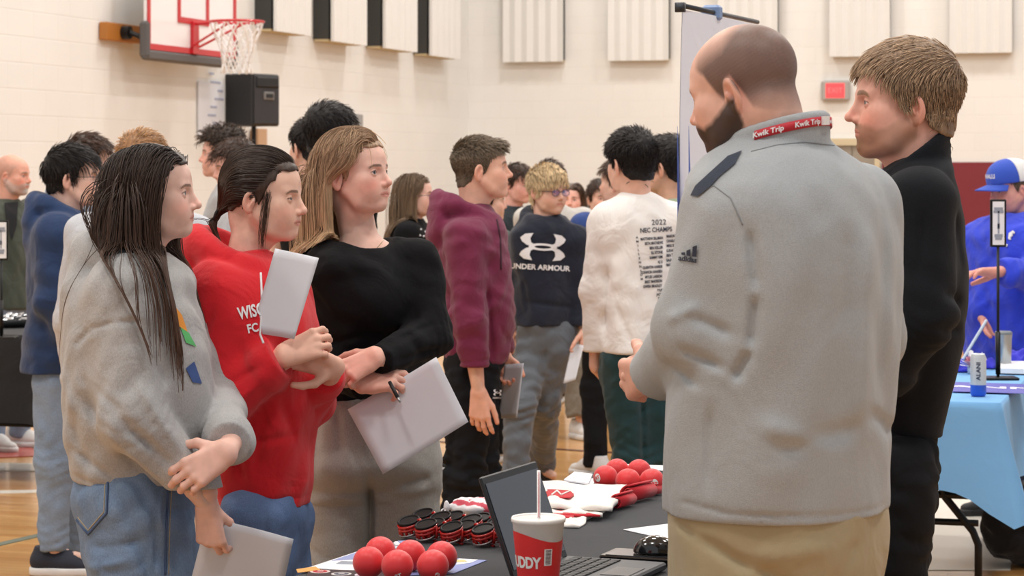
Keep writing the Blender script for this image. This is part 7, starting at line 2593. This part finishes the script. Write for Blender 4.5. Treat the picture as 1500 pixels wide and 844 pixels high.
rm.shoes(SHK, SHK)
rm.skin()
rm.hair('short', dict(length=.034, sides=.7, lift=.10, comb=(.15, .9, 0), front=.15, messy=.10, thick=.008, cap=.010, side_dir=(0, -.15, -1), nape=-.005, grav=.35, captop=.008, rad=.0009), HDB, n=6500, seed=9)
bt = rm.bvh(rm.topo)
stitch(rm, bt, [(1281, 272), (1286, 264), (1292, 254)], mat_plain('shirt_blue', (110, 140, 214), .8), .010, 'shirt_collar')
# ================================================================= boy in maroon
FHB = dict(curl=(22, 30, 20))
mb_ = Fig('boy in a maroon hoodie and black joggers, standing in profile', 692, 388, 1.71, 4, headpx=(703, 254), headyaw=2, pitch=3, tone=(228, 176, 150),
          head=dict(nose=1.15, blush=.35, brows=(80, 62, 50), neck=.054, chin=1.02), res=.0075,
          J=dict(neck=(690, 306, 0), chest=(692, 380, 0), waist=(695, 470, 0), pelvis=(692, 550, 0), shR=(684, 352, -.16), elR=(688, 468, -.20), wrR=(701, 574, -.20),
                 shL=(700, 350, .16), elL=(715, 460, .2), wrL=(738, 520, .14), hipR=(690, 560, -.08), hipL=(696, 560, .08), knR=(680, 700, -.09), knL=(700, 690, .08), anR=(662, 836, -.10), anL=(690, 828, .10)))
mb_.hands = {'R': dict(D=A(.05, -.05, -1), N=A(.25, .95, 0), curl=[(14, 22, 14), (18, 26, 16), (22, 30, 18), (26, 30, 18)], spread=6, thumb=((.8, .5, .15), (.93, .25, .2), (.95, .15, .2))), 'L': dict(D=A(.2, -.1, -1), N=A(-.2, -.9, 0), curl=(40, 45, 30), L=.17)}
mb_.top(MARF, rows=[(296, 678, 716, .9), (308, 664, 724, .8), (322, 650, 734, .72), (345, 641, 742, .70), (390, 640, 748, .72), (430, 644, 752, .74), (470, 648, 754, .78), (505, 648, 750, .82), (522, 650, 744, .84), (533, 652, 740, .84)],
        arm={'R': (.085, .072, .045), 'L': (.08, .065, .045)}, hood=dict(r=.085, th=.030, drop=.13, up=.0, w=1.0), seed=31, fold=.005, kk=.022,
        crease=[((712, 400), (722, 520), .012, .010), ((660, 400), (670, 520), .012, .008), ((730, 470), (745, 500), .01, .006), ((725, 520), (655, 526), .006, .006)])
mb_.pants(BLKP, leg=(.098, .075, .058), top_z=.92, seed=31, fold=.007, crease=[((668, 600), (660, 700), .012, .010)])
mb_.shoes(SHK, SHW)
mb_.skin()
mb_.hair('short', dict(length=.030, sides=.22, lift=.35, comb=(.25, 1, 0), front=.9, quiff=.5, messy=.10, thick=.004, cap=.0025, nape=-.003), HSB, n=4200, seed=12)
bt = mb_.bvh(mb_.topo)
stitch(mb_, bt, [(728, 322), (733, 350), (734, 395)], mat_plain('cord_dark', (60, 22, 40), .8), .004, 'drawcord', mb_.topo)
bp_ = mb_.bvh(mb_.panto)


def ua_mark(w, h):
    """two interlocking arcs"""
    V = []; F = []
    def band(pts_o, pts_i):
        b = len(V); n = len(pts_o); V.extend(pts_o + pts_i)
        for i in range(n - 1): F.append([b + i, b + i + 1, b + n + i + 1, b + n + i])
    n = 14
    for sg in (1, -1):
        o_, i_ = [], []
        for k in range(n + 1):
            t = -1 + 2 * k / n
            x = t * w / 2
            yo = sg * (h * .5 - h * .52 * (1 - t * t) ** .55 * 1.0)
            th = h * (.10 + .26 * abs(t) ** 1.5)
            xo = x * (1 - .0 * abs(t))
            o_.append((xo, yo)); i_.append((x * (1 - .34 * abs(t) ** 2.2), yo - sg * th * (0 if abs(t) > .999 else 1) * -1 * -1))
        band(o_, i_)
    return V, F


def ua_print(f, bv_, px, py, wpx, hpx, name, parent, ang=0):
    # horned H shape: four curved horns joined by a flat oval ring
    V = []; F = []
    def poly(p):
        b = len(V); V.extend(p); F.append(list(range(b, b + len(p))))
    w, h = wpx / 2, hpx / 2
    for sx in (-1, 1):
        for sy in (-1, 1):
            P_ = [(.30, .10), (.52, .30), (.56, .62), (.44, .98), (.80, .90), (1.0, .62), (.92, .36), (.72, .12), (.52, .04)]
            pp = [(sx * x * w, sy * y * h) for x, y in P_]
            c_ = (sx * .66 * w, sy * .36 * h)
            b = len(V); V.append(c_); V.extend(pp)
            for i in range(len(pp)): F.append([b, b + 1 + i, b + 1 + (i + 1) % len(pp)])
    n = 24
    for k in range(n):
        a0, a1 = 2 * math.pi * k / n, 2 * math.pi * (k + 1) / n
        b = len(V)
        V.extend([(.62 * w * math.cos(a0), .26 * h * math.sin(a0)), (.62 * w * math.cos(a1), .26 * h * math.sin(a1)), (.36 * w * math.cos(a1), .11 * h * math.sin(a1)), (.36 * w * math.cos(a0), .11 * h * math.sin(a0))])
        F.append([b, b + 1, b + 2, b + 3])
    o0 = f.P(px, py); c, s = math.cos(math.radians(ang)), math.sin(math.radians(ang))
    u = (A(1, 0, 0) * c + A(0, 0, 1) * s) / f.s; v = (A(0, 0, 1) * c - A(1, 0, 0) * s) / f.s
    V2, T = project_print(bv_, V, F, o0, u, v, nrm(o0 - A(0, 0, CAMH)), .007, max(2.5, wpx * .12))
    if len(T): return mk(name, V2, np.array(T), PRW, parent, smooth=False)


ua_print(mb_, bp_, 728, 575, 12, 9, 'printed_mark', mb_.panto)
chest_text(mb_, bp_, 'ARMOUR', 728, 583, 3.6, 0, squash=.9, name='printed_word', parent=mb_.panto)
paper('paper_sheet', [mb_.P(739, 534, .12), mb_.P(767, 532, .05), mb_.P(757, 612, .02), mb_.P(729, 614, .14)], 'white paper in the far hand of the boy in the maroon hoodie', 'papers held in the crowd')

# ================================================================= blond boy, navy hoodie
ub = Fig('blond boy with glasses in a navy hoodie with a large white chest logo', 803, 305, 1.62, -62, headpx=(801, 284), headyaw=-50, pitch=-4, tone=(230, 182, 158),
         head=dict(stubble=.16, beard_col=(150, 110, 80), nose=1.05, brows=(150, 120, 86), neck=.055, gaze=(.2, -.1)), res=.0085,
         J=dict(neck=(800, 322, 0), shR=(765, 352, .05), elR=(750, 420, .05), wrR=(748, 478, .05), shL=(842, 350, 0), elL=(851, 425, .02), wrL=(856, 484, -.04),
                hipR=(785, 500, .02), hipL=(815, 500, 0), knR=(762, 600, -.15), knL=(797, 592, .05), anR=(752, 715, -.20), anL=(795, 680, .45)))
ub.hands = {'L': dict(D=A(-.15, -.1, -1), N=A(-.9, .2, 0), curl=(40, 50, 30), L=.18), 'R': dict(curl=(25, 30, 20), L=.18)}
ub.top(NVY, rows=[(312, 786, 816, .9), (322, 768, 830, .75), (336, 752, 846, .62), (355, 748, 852, .60), (390, 752, 848, .62), (430, 755, 848, .66), (460, 757, 846, .7), (478, 758, 845, .72)],
       arm=(.066, .058, .040), hood=dict(r=.080, th=.028, drop=.12, up=-.005, w=1.0), seed=33, fold=.005, crease=[((770, 440), (840, 450), .012, .008), ((765, 400), (775, 460), .012, .008)])
ub.pants(GPA, leg=(.098, .072, .062), top_z=.88, seed=34, fold=.008, crease=[((800, 500), (790, 560), .012, .008), ((780, 610), (812, 630), .012, .008)])
ub.toe['L'] = nrm(A(.3, -.6, 0)); ub.toe['R'] = nrm(A(.35, -1, 0))
ub.shoes(SHK, SHK, pitch={'L': 62})
ub.skin()
ub.hair('short', dict(length=.060, sides=.7, lift=.12, comb=(.5, .9, -.05), front=.35, messy=.06, thick=.008, cap=.006, side_dir=(0, .15, -1), grav=.4, nape=-.004, captop=.006), HYL, n=3400, seed=14)
glasses(ub)
bt = ub.bvh(ub.topo)
ua_print(ub, bt, 795, 362, 66, 40, 'chest_logo', ub.topo, -3)
chest_text(ub, bt, 'UNDER ARMOUR', 791, 392, 10.5, -3, squash=1.06, bold=.03, name='chest_lettering')
paper('paper_sheet', [ub.P(838, 502, -.06), ub.P(855, 506, -.10), ub.P(843, 556, -.16), ub.P(825, 562, -.12)], 'white paper held by the blond boy in the navy logo hoodie', 'papers held in the crowd', bend=.003)

# ================================================================= boy in white long sleeves, back view
wb = Fig('dark-haired boy in a white long-sleeved shirt with black lettering on the back', 938, 378, 1.722, 112, headpx=(926, 245), headyaw=122, pitch=-2, tone=(232, 184, 160), head=dict(neck=.056), res=.0075,
         J=dict(neck=(932, 290, 0), shL=(890, 325, .0), elL=(873, 425, .02), wrL=(871, 536, .04), shR=(990, 325, .02), elR=(1003, 430, .05), wrR=(1000, 530, .05), hipL=(915, 545, 0), hipR=(960, 545, .05), knL=(925, 680, .0), knR=(965, 680, .06), anL=(930, 815, 0), anR=(965, 815, .08)))
wb.hands = {'L': dict(D=A(.35, .9, -.35), curl=(35, 40, 20)), 'R': dict(D=A(0, .1, -1), curl=(25, 30, 20))}
wb.top(WHT, rows=[(280, 912, 952, .9), (290, 898, 970, .72), (303, 884, 990, .6), (325, 876, 1004, .56), (370, 878, 1006, .56), (420, 880, 1004, .6), (470, 882, 1000, .66), (505, 880, 1000, .72), (518, 881, 1000, .74)],
       arm=(.070, .060, .040), seed=36, fold=.003, name='shirt', crease=[((890, 380), (885, 500), .012, .008), ((900, 440), (925, 510), .012, .006)])
wb.pants(TEAL, leg=(.092, .070, .062), top_z=.90, seed=37, fold=.005, crease=[((938, 560), (942, 690), .010, .014)])
wb.shoes(SHW, SHW)
wb.skin()
wb.hair('short', dict(length=.045, sides=.40, lift=.35, comb=(.1, .8, 0), front=.7, quiff=.4, messy=.16, thick=.012, cap=.008, captop=.012, nape=-.006), HBK, n=3600, seed=15)
bt = wb.bvh(wb.topo)
chest_text(wb, bt, '2022', 965, 326, 11, 2, mat=PRB, squash=.9, bold=.01, spacing=1.1, name='back_lettering')
chest_text(wb, bt, 'NEC CHAMPS', 961, 337, 9.5, 3, mat=PRB, squash=.80, bold=.02, name='back_lettering')
R_ = random.Random(4)
rows_ = [('MATTHEW SILLMAN', 'MASON BELL'), ('SETH MATHEWS', 'CHARLIE M'), ('BEN KELLER', 'MIKE SULL'), ('ELI STONE', 'LUKAS S'), ('SAMMY KIM', 'BEN T'), ('AJ LI', 'SAUL'), ('QUENTIN HARRIS', 'MAX'), ('CONNOR HANSEN', ''), ('MYLES LARSON', ''), ('BRET MADISON', ''), ('OWEN BRADLEY', '')]
for i, (a, b) in enumerate(rows_):
    y = 347.5 + i * 7.0
    chest_text(wb, bt, a, 971 - i * .15, y + 1, 5.4, 4, mat=PRB, squash=.66, bold=.045, name='back_lettering', align='RIGHT')
    if b: chest_text(wb, bt, b, 976, y - 1, 5.4, 4, mat=PRB, squash=.66, bold=.045, name='back_lettering', align='LEFT')
for i, a in enumerate(('TYLER M', 'JACKSON', 'BRYCE')):
    chest_text(wb, bt, a + '  ' + 'COLE', 974, 425 + i * 6, 5, 3, mat=PRB, squash=.66, bold=.04, name='back_lettering')
for i, ch in enumerate('AMILLENNIUM'):
    chest_text(wb, bt, ch, 933 + i * .7, 348 + i * 6.1, 4.6, 0, mat=PRB, bold=.03, name='back_lettering')

# ================================================================= man in royal blue with a cap
BLUH = mat_cloth('royal_blue_fleece', (44, 66, 208), var=.08, bump=.3, fbump=.5)
bl = Fig('large man in a royal blue hoodie and cap, behind the light blue table', 1482, 322, 1.70, -152, headpx=(1484, 282), headyaw=-160, pitch=-8, tone=(222, 160, 142), build=1.2,
         head=dict(fat=.006, blush=.6, neck=.064, wide=1.06, stubble=.15), res=.009,
         J=dict(neck=(1495, 322, .02), shR=(1436, 352, .10), elR=(1424, 430, .08), wrR=(1440, 462, -.12), shL=(1560, 352, -.10), elL=(1530, 405, -.30), wrL=(1466, 398, -.42), hipR=(1470, 560, .05), hipL=(1510, 560, -.05)))
bl.hands = {'L': dict(D=A(-1, -.1, -.02), N=A(0, -.2, -1), curl=[(5, 10, 8), (10, 14, 10), (16, 20, 12), (20, 24, 14)], spread=9, L=.20, fat=1.1), 'R': dict(D=A(.5, -.3, -.5), curl=(30, 40, 25), L=.2)}
bl.top(BLUH, rows=[(310, 1464, 1520, .9), (325, 1438, 1552, .75), (345, 1418, 1572, .7), (380, 1414, 1580, .72), (430, 1412, 1584, .78), (480, 1414, 1584, .82), (520, 1420, 1580, .82), (540, 1424, 1576, .82)],
       arm=(.085, .080, .052), hood=dict(r=.095, th=.034, drop=.12, w=1.1), seed=41, fold=.007)
bl.pants(mat_cloth('dark_navy_trousers', (40, 44, 66), fbump=.5), leg=(.12, .09, .07), seed=41)
bl.shoes(SHK, SHK)
bl.skin()
bt = bl.bvh(bl.topo)
sheetprint(bl, bt, [(1478, 342), (1484, 338), (1490, 343), (1490, 350), (1483, 354), (1477, 350)], PRW, 'chest_emblem', off=.007)
sheetprint(bl, bt, [(1474, 357), (1497, 352), (1497, 358), (1475, 363)], PRW, 'chest_lettering_bar', off=.007)
# cap: crown, mesh back, visor
def cap_piece(front):
    g = Grid((-.12, -.14, -.02), (.12, .24, .18), .004)
    g.ell((0, -.004, .058), (.092, .112, .098), 0)
    g.ell((0, .045, .075), (.074, .070, .072), .03)
    g.ell((0, -.004, .050), (.084, .104, .088), .0, 'sub')
    g.cut((0, 0, .050), (0, 0, -1))
    g.cut((0, .012, 0), (0, -1, 0) if front else (0, 1, 0))
    return g.mesh()
capr = empty('baseball_cap', bl.W(A(0, 0, .14)[None])[0], 'blue and white mesh-back cap on the head of the man in royal blue', 'cap')
V, Q = cap_piece(True); mk('front_panel', bl.W(V), Q, mat_cloth('cap_blue', (52, 84, 190), fbump=.05), capr)
V, Q = cap_piece(False); mk('mesh_back', bl.W(V), Q, mat_cloth('cap_white', (232, 232, 232), fbump=.05, bump=.8), capr)
V = []; F = []; n = 16; m = 7
for s_ in (0, 1):
    for i in range(n + 1):
        a = math.radians(-78 + 156 * i / n)
        for k in range(m):
            t = k / (m - 1)
            x = math.sin(a) * (.080 + .012 * t); y = .055 + math.cos(a) * (.045 + .085 * t) * (1 if True else 1)
            V.append((x, y, .052 - .018 * t - 1.9 * x * x + (.0035 if s_ else 0)))
for s_ in (0, 1):
    for i in range(n):
        for k in range(m - 1):
            q = [s_ * (n + 1) * m + i * m + k, s_ * (n + 1) * m + (i + 1) * m + k, s_ * (n + 1) * m + (i + 1) * m + k + 1, s_ * (n + 1) * m + i * m + k + 1]
            F.append(q[::-1] if s_ else q)
for i in range(n): F.append([i * m + m - 1, (i + 1) * m + m - 1, (n + 1) * m + (i + 1) * m + m - 1, (n + 1) * m + i * m + m - 1])
vis = mk('visor', bl.W(np.array(V)), F, mat_cloth('cap_blue', (52, 84, 190), fbump=.05), capr)
tv, tf = text_mesh('LUANN', .026, 0, .001)
pv = []
for x, y, z in tv:
    a = x / .080; pv.append((-math.sin(a) * .0765 * -1, .045 + math.cos(a) * .072, .088 + y * 1.0))
mk('cap_lettering', bl.W(np.array([[p[0], p[1] + .002 + (.0 if True else 0), p[2]] for p in pv])), tf, PRW, capr, smooth=False)
# short brown hair under the cap
bl.hair('short', dict(length=.014, sides=1, lift=.05, messy=.05, thick=.002, cap=.002, cut=None), HSB, n=700, seed=3)


# ================================================================= the rest of the crowd, from plain descriptions
def crowd(label, px, s, H, yaw, topm, pantm, hairm, hair, headpx=None, headyaw=None, female=0, head=None, kind='short', top=None, hood=False, J=None, shoe=SHW, gl=False, pitch=0, tone=(228, 180, 156), hem=.49, short=0.0, name='shirt', n=None, seed=1, build=1.0, hands=True, legs=(.095, .070, .060)):
    f = Fig(label, px, s, H, yaw, headpx=headpx, headyaw=headyaw, female=female, head=head, J=J, pitch=pitch, tone=tone, build=build)
    if hands:
        f.hands = {k: dict(curl=(25, 30, 20), L=.17 if female else .185) for k in 'RL'}
    kw = dict(arm=(.062, .055, .042) if not hood else (.072, .062, .046)); kw.update(top or {})
    f.top(topm, hem=hem, hood=dict(r=.085, th=.03, drop=.13) if hood else None, seed=seed, name='hoodie' if hood else name, short=short, loose=.03 if hood else .018, **kw)
    f.pants(pantm, leg=legs, seed=seed + 2)
    f.shoes(shoe, SHW)
    f.skin()
    if hair is not None:
        f.hair(kind, hair, hairm, n, seed)
    if gl: glasses(f)
    return f


SH = lambda **k: dict(dict(length=.045, sides=.45, lift=.25, comb=(.1, .8, 0), front=.4, messy=.12, thick=.010, cap=.007, captop=.006, nape=-.003), **k)
# navy hoodie boy at the left
crowd('boy with black hair and glasses in a navy blue hoodie and pale jeans', 90, 372, 1.69, 6, mat_cloth('deep_blue_fleece', (32, 54, 92), fbump=.5), LJEAN, HBK, SH(length=.06, sides=.75, lift=.12, front=.2, side_dir=(0, .1, -1)), headpx=(104, 266),
      headyaw=4, hood=True, gl=True, hem=.485, shoe=SHB, seed=51, tone=(232, 190, 170), top=dict(fat=1.05, arm=(.080, .066, .048)),
      J=dict(neck=(96, 306, 0), shR=(82, 342, -.17), elR=(76, 440, -.20), wrR=(112, 500, -.20), shL=(92, 340, .17), hipR=(82, 556, -.07), hipL=(92, 556, .08), knR=(80, 680, -.08), knL=(104, 680, .10), anR=(78, 800, -.08), anL=(112, 800, .14)))
crowd('dark-haired boy in a grey-blue hoodie, behind the boy in the navy blue hoodie', 122, 322, 1.745, 15, mat_cloth('slate_fleece', (128, 136, 150), fbump=.4), JEAN2, HB1, SH(length=.06, sides=.7, front=.3), headpx=(128, 244), headyaw=15, hood=True, gl=True, seed=52)
crowd('person with sandy hair in pale grey, hidden behind the girl in the grey hoodie', 205, 425, 1.705, 85, HG2, JEAN2, mat_hair('hair_sandy', (150, 106, 70), (196, 150, 100)), SH(length=.04), headyaw=80, hood=True, seed=53)
OLV = mat_cloth('olive_jacket', (66, 72, 62), var=.12, fbump=.5)
f = crowd('older bald man with a grey goatee in an olive jacket, at the left picture edge', 12, 258, 1.68, -28, OLV, LJEAN, None, None, headpx=(17, 261), headyaw=-14, pitch=-3, tone=(226, 164, 140), name='jacket', seed=54, build=1.1,
          head=dict(beard='goatee', beard_col=(190, 186, 182), stubble=.3, fat=.004, blush=.7, buzz=dict(col=(150, 130, 120), k=.35, top=0.0), brows=(150, 130, 120)), top=dict(arm=(.078, .068, .05)))
bt = f.bvh(f.topo)
sheetprint(f, bt, [(6, 298), (26, 296), (24, 330), (17, 352), (10, 330)], mat_plain('black_shirt_front', (22, 22, 26), .9), 'shirt_front', off=.008)
crowd('boy with bushy curly brown hair in a grey hoodie, facing left under the loudspeaker', 338, 288, 1.79, 182, mat_cloth('pale_grey_fleece', (176, 178, 182), fbump=.4), JEAN2, HCR, SH(length=.075, sides=.75, lift=.7, curl=.9, messy=.35, thick=.02, cap=.016, captop=.016, bumps=.004, front=.3, grav=.1), headpx=(327, 231), headyaw=186, hood=True, seed=55, tone=(226, 172, 152))
f = crowd('dark-haired boy in a light grey sweatshirt, beside the curly-haired boy', 352, 304, 1.735, 196, HG2, JEAN2, HB1, SH(length=.06, sides=.6, curl=.5, messy=.25, front=.6, cap=.01, captop=.01), headpx=(348, 250), headyaw=196, pitch=-8, seed=56, tone=(226, 172, 152), name='sweatshirt')
crowd('tall dark-haired boy in a black shirt, seen from behind above the blonde girl', 474, 357, 1.85, 55, BLKT, BLKP, HBK, SH(length=.045, sides=.42, lift=.35, front=.6, messy=.16, cap=.008, captop=.012), headpx=(483, 205), headyaw=42, seed=57, short=.45, shoe=SHK)
crowd('boy with black hair, half hidden behind the tall boy in the black shirt', 455, 325, 1.80, 120, mat_cloth('dark_shirt', (44, 48, 60)), BLKP, HBK, SH(length=.04), headpx=(455, 221), headyaw=125, seed=58, shoe=SHK)
# girl with glasses
g4 = crowd('girl with glasses and light brown hair in a black floral top, behind the blonde girl', 606, 283, 1.575, -8, BLKT, BLKP, mat_hair('hair_fair_brown', (104, 84, 66), (150, 124, 98)), dict(length=.34, part=.0, thick=.014, back=.8, fback=1.0, grav=.34, front_limit=lambda P: np.where(P[:, 2] < .04, .03, .12), lockw=.08, locks=50, cap=.006),
           headpx=(606, 291), headyaw=-6, female=1, kind='long', gl=True, seed=59, tone=(234, 186, 166), name='top', n=1400, head=dict(fat=.005), shoe=SHK, short=.6)
bt = g4.bvh(g4.topo)
R_ = random.Random(8)
for i in range(26):
    x, y = R_.uniform(610, 636), R_.uniform(335, 400); r = R_.uniform(.8, 1.9)
    sheetprint(g4, bt, [(x + r * math.cos(a), y + r * math.sin(a)) for a in (0, 1.2, 2.5, 3.7, 5)], PRW, 'flower_print', off=.006)
# behind the maroon boy and the blond boy
f = crowd('dark-haired boy in a dark jacket, between the maroon and the navy logo hoodies', 752, 237, 1.615, -48, mat_cloth('charcoal_jacket', (34, 42, 48)), BLKP, HB1, SH(length=.055, curl=.3, sides=.55, front=.5), headpx=(757, 274), headyaw=-40, pitch=-6, seed=60, name='jacket', head=dict(fat=.004), tone=(226, 168, 150))
crowd('person in a dull green jacket, mostly hidden behind the boy in maroon', 728, 268, 1.50, 10, mat_cloth('sage_jacket', (78, 88, 82)), BLKP, HB1, SH(length=.05), headpx=(712, 300), headyaw=10, seed=61, name='jacket')
crowd('person in a pale grey shirt and baggy brown-grey trousers, walking behind the blond boy', 812, 247, 1.63, -75, mat_cloth('stone_shirt', (198, 194, 188)), mat_cloth('taupe_trousers', (126, 118, 106), fbump=.7), HB1, SH(length=.05), headpx=(806, 270), headyaw=-60, seed=62,
      J=dict(anR=(757, 606, .1), anL=(850, 606, -.1), knR=(775, 540, .0), knL=(848, 540, -.05), hipR=(800, 475, 0), hipL=(824, 475, 0)), legs=(.10, .095, .088))
f = crowd('woman with long brown hair in a black polo shirt, far back by the wall', 838, 216, 1.50, -95, BLKT, BLKP, mat_hair('hair_chestnut', (74, 54, 42), (110, 82, 62)), dict(length=.36, part=.0, thick=.014, back=.5, grav=.34, front_limit=lambda P: np.where(P[:, 2] < .04, .045, .12), lockw=.08, locks=40, cap=.006),
          headpx=(838, 296), headyaw=-100, female=1, kind='long', seed=63, n=1000, short=.55, name='polo_shirt', tone=(232, 176, 156), head=dict(fat=.004))
bt = f.bvh(f.topo)
sheetprint(f, bt, [(849, 320), (858, 318), (858, 322), (850, 324)], PRW, 'shirt_badge', off=.008)
crowd('person in a blue T-shirt, half hidden behind the boy in the white shirt', 898, 283, 1.63, 118, mat_cloth('mid_blue_shirt', (44, 68, 128), fbump=.4), BLKP, HB2, SH(length=.05), headpx=(908, 272), headyaw=150, seed=64, short=.5, name='t_shirt', build=1.05)
crowd('black-haired boy in an olive green shirt, right behind the boy in the white shirt', 985, 345, 1.725, 150, mat_cloth('sage_shirt', (152, 164, 138)), BLKP, HBK, SH(length=.05, sides=.5, lift=.3, front=.5, cap=.01, captop=.012), headpx=(978, 250), headyaw=150, seed=65, short=.5, name='t_shirt', tone=(214, 166, 140))
# a seated or walking pair of legs far behind, right of the blond boy
crowd('person in dark green trousers and black shoes, far behind beside the brown-grey trousers', 876, 232, 1.50, -70, mat_cloth('dark_green_top', (46, 60, 54)), mat_cloth('dark_green_trousers', (38, 56, 46)), HB1, SH(), seed=66, shoe=SHK)
